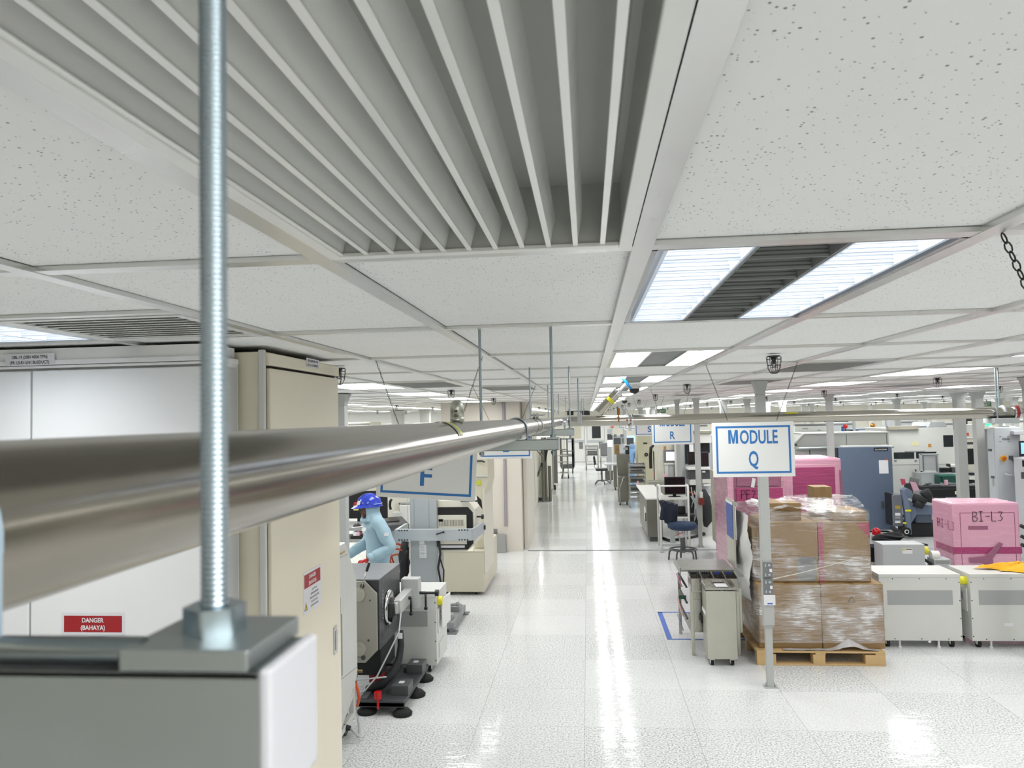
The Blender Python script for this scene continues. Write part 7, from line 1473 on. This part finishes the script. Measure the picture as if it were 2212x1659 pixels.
def person(loc, rz, label, helmet, smock, lean=.06, name='person', arms=None):
    t = thing(name, label, 'person', loc, rz)
    # front is -y; a slight forward bend at the waist
    sh = lean*1.0; arms = arms or {}
    V, E, R = [], [], []
    def v(p, r, to=None):
        V.append(Vector(p)); R.append(r); i = len(V)-1
        if to is not None: E.append((to, i))
        return i
    pel = v((0, 0, .95), (.185, .185)); wa = v((0, -.01, 1.08), (.185, .185), pel); ch = v((0, -.01-sh*.5, 1.25), (.19, .18), wa); up = v((0, -.015-sh, 1.385), (.155, .145), ch); nk = v((0, -.035-sh*1.3, 1.455), (.085, .09), up)
    for sgn in (-1, 1):
        h = v((sgn*.10, 0, .86), (.105, .11), pel); k = v((sgn*.11, -.02, .48), (.075, .08), h); a = v((sgn*.115, .01, .10), (.058, .06), k); v((sgn*.115, -.01, .055), (.05, .055), a)
    hands = []
    for sgn in (-1, 1):
        el, wr = arms.get(sgn, ((.30, .03, 1.10), (.24, -.22, .98)))
        el = Vector((sgn*el[0], el[1]-sh*.6, el[2])); wr = Vector((sgn*wr[0], wr[1]-sh, wr[2]))
        s1 = v((sgn*.175, -.02-sh, 1.385), (.095, .10), up); e = v(el, (.083, .085), s1); m = v(el.lerp(wr, .55), (.072, .072), e); w_ = v(wr, (.058, .058), m); hands.append((sgn, el, wr))
    skin_mesh(t, 'body', V, E, R, smock, 2, .022)
    hm = MB(); hc = Vector((0, -.06-sh*1.5, 1.55))
    hm.ball(hc, .092, 22, .86, 1.06, 1.2)
    face = part(t, 'head', hm, M_SKIN, label='dark brown face in profile')
    part(face, 'nose', MB().prism([(-.088, -.012), (-.112, -.030), (-.106, -.040), (-.086, -.036)], 'x', -.014, .014), M_SKIN, .004).location = hc
    part(face, 'mouth', MB().box(-.022, .022, -.097, -.088, -.064, -.058), paint('5a332a', .5), .003).location = hc
    part(face, 'chin', MB().ball((0, -.058, -.085), .038, 14, .95, .9, .7), M_SKIN).location = hc
    for sx in (-1, 1):
        part(face, 'eye', MB().ball((sx*.032, -.083, .006), .0105, 12), M_LABEL).location = hc; part(face, 'pupil', MB().ball((sx*.032, -.0925, .006), .005, 10), M_INK).location = hc
        part(face, 'eyebrow', MB().bar((sx*.018, -.093, .026), (sx*.048, -.084, .026), .006, .007), M_INK, .002).location = hc
        part(face, 'ear', MB().ball((sx*.080, .005, -.005), .028, 12, .35, .7, 1.15), M_SKIN).location = hc
    # hood: open in front of the face, falling to the shoulders
    hd = MB(); rows = []
    for i in range(15):
        f = i/14; z = .098-.262*f; rx = .094*math.sqrt(max(0, 1-(z/.118)**2)) if z > -.03 else .090+.55*max(0, -z-.06)**1.15; rx = max(rx, .045); ry = rx*(1.22 if z > -.06 else 1.22-.9*(-z-.06))
        row = []
        for k in range(29):
            a = math.radians(-90+50+260*k/28); row.append(hc+Vector((rx*1.05*math.cos(a), ry*1.05*math.sin(a)+.010+(.02*f), z+.004*math.sin(7*a+9*f))))
        rows.append(hd.add(row))
    for a, b in zip(rows, rows[1:]):
        for k in range(28): hd.face((a+k, b+k, b+k+1, a+k+1), 0, True)
    ho = part(t, 'hood', hd, smock); so = ho.modifiers.new('thickness', 'SOLIDIFY'); so.thickness = .006; so.offset = 1
    cl = MB(); cl.tube([hc+Vector((.112*math.cos(a), .108*math.sin(a)+.030, -.132+.022*math.sin(a)+.004*math.sin(5*a))) for a in [2*PI*k/28 for k in range(28)]], .026, 10, closed=True)
    part(ho, 'collar_fold', cl, smock)
    # jacket hem and front flap
    for sgn, el, wr in hands:
        d = (wr-el).normalized(); part(t, 'cuff', MB().lathe([(.050, -.05), (.058, -.01), (.056, .015), (.044, .018)], wr, 18, axis=d), smock)
        hand(t, wr+d*.03, d, (-sgn*.5, -.2, -1), sgn, M_GLOVE if helmet else M_SKIN)
    for sgn in (-1, 1):
        part(t, 'shoe', MB().box(sgn*.115-.05, sgn*.115+.05, -.17, .085, 0, .035).box(sgn*.115-.045, sgn*.115+.045, -.10, .08, .035, .085), M_WHITE if not helmet else M_BLACK, .02, seg=3)
    if helmet:
        hl = MB(); c = hc+Vector((0, .012, .030))
        hl.ball(c, .128, 30, .98, 1.22, 1.06, z0=0)
        hp_ = part(t, 'helmet', hl, M_HELM, label='glossy blue safety helmet')
        br = MB(); n = 40
        for k in range(n):
            a, b = 2*PI*k/n, 2*PI*(k+1)/n
            def rim(q):
                f = max(0, -math.sin(q))**3; r = .010+.060*f; return Vector(((.1256+r)*math.cos(q), (.156+r)*math.sin(q), -.012*(1-f)-.026*f)), Vector((.1235*math.cos(q), .153*math.sin(q), .012))
            o1, i1 = rim(a); o2, i2 = rim(b); k0 = br.add([c+i1, c+o1, c+o2, c+i2]); br.face((k0, k0+1, k0+2, k0+3), 0, True); k0 = br.add([c+i1-Vector((0,0,.014)), c+o1-Vector((0,0,.005)), c+o2-Vector((0,0,.005)), c+i2-Vector((0,0,.014))]); br.face((k0+3, k0+2, k0+1, k0), 0, True); k0 = br.add([c+o1, c+o1-Vector((0,0,.005)), c+o2-Vector((0,0,.005)), c+o2]); br.face((k0, k0+1, k0+2, k0+3), 0, True)
        part(hp_, 'brim', br, M_HELM)
        part(hp_, 'ridge', MB().tube([c+Vector((0, .157*math.cos(a), .134*math.sin(a))) for a in [math.radians(25+130*k/16) for k in range(17)]], .014, 10), M_HELM)
        part(hp_, 'front_sticker', MB().obox(c+Vector((.038, -.146, .04)), (.026, .008, 0), (.0, -.002, 0), (0, .006, .024)), M_LABEL)
        part(hp_, 'reflective_strip', MB().tube([c+Vector((.127*math.cos(a), .157*math.sin(a), .018)) for a in [math.radians(5+70*k/10) for k in range(11)]], .006, 6), paint('9fb0e8', .3))
        part(hp_, 'head_strap', MB().tube([c+Vector((.085*math.cos(a), .112*math.sin(a), -.035)) for a in [math.radians(20+140*k/12) for k in range(13)]], .016, 8), M_BLACK)
        part(t, 'chest_badge', MB().obox((.085, -.178-sh*.8, 1.30), (.036, .012, 0), (0, -.002, 0), (0, .008, .022)), M_LABEL, .001, label='white name badge')
        el = hands[1][1]; part(t, 'sleeve_patch', MB().obox((.335, .03-sh, 1.25), (.002, 0, 0), (0, .028, 0), (.0, 0, .020)), M_LABEL, .001, label='white sleeve patch')
    return t
p = at(801, 1150, 9.45)
person((p.x+.10, 9.45, 0), math.radians(-56), 'person in a blue safety helmet and light blue hooded smock with red gloves', True, M_SMOCK, .045,
       arms={1: ((.31, .09, 1.07), (.24, -.15, .97)), -1: ((.28, .0, 1.10), (.16, -.33, .95))})
p2 = at(1360, 1000, 26.4)
person((p2.x, 26.4, 0), math.radians(150), 'person in a pale blue hooded smock working at the far bench down the aisle', False, M_SMOCK2, .12)
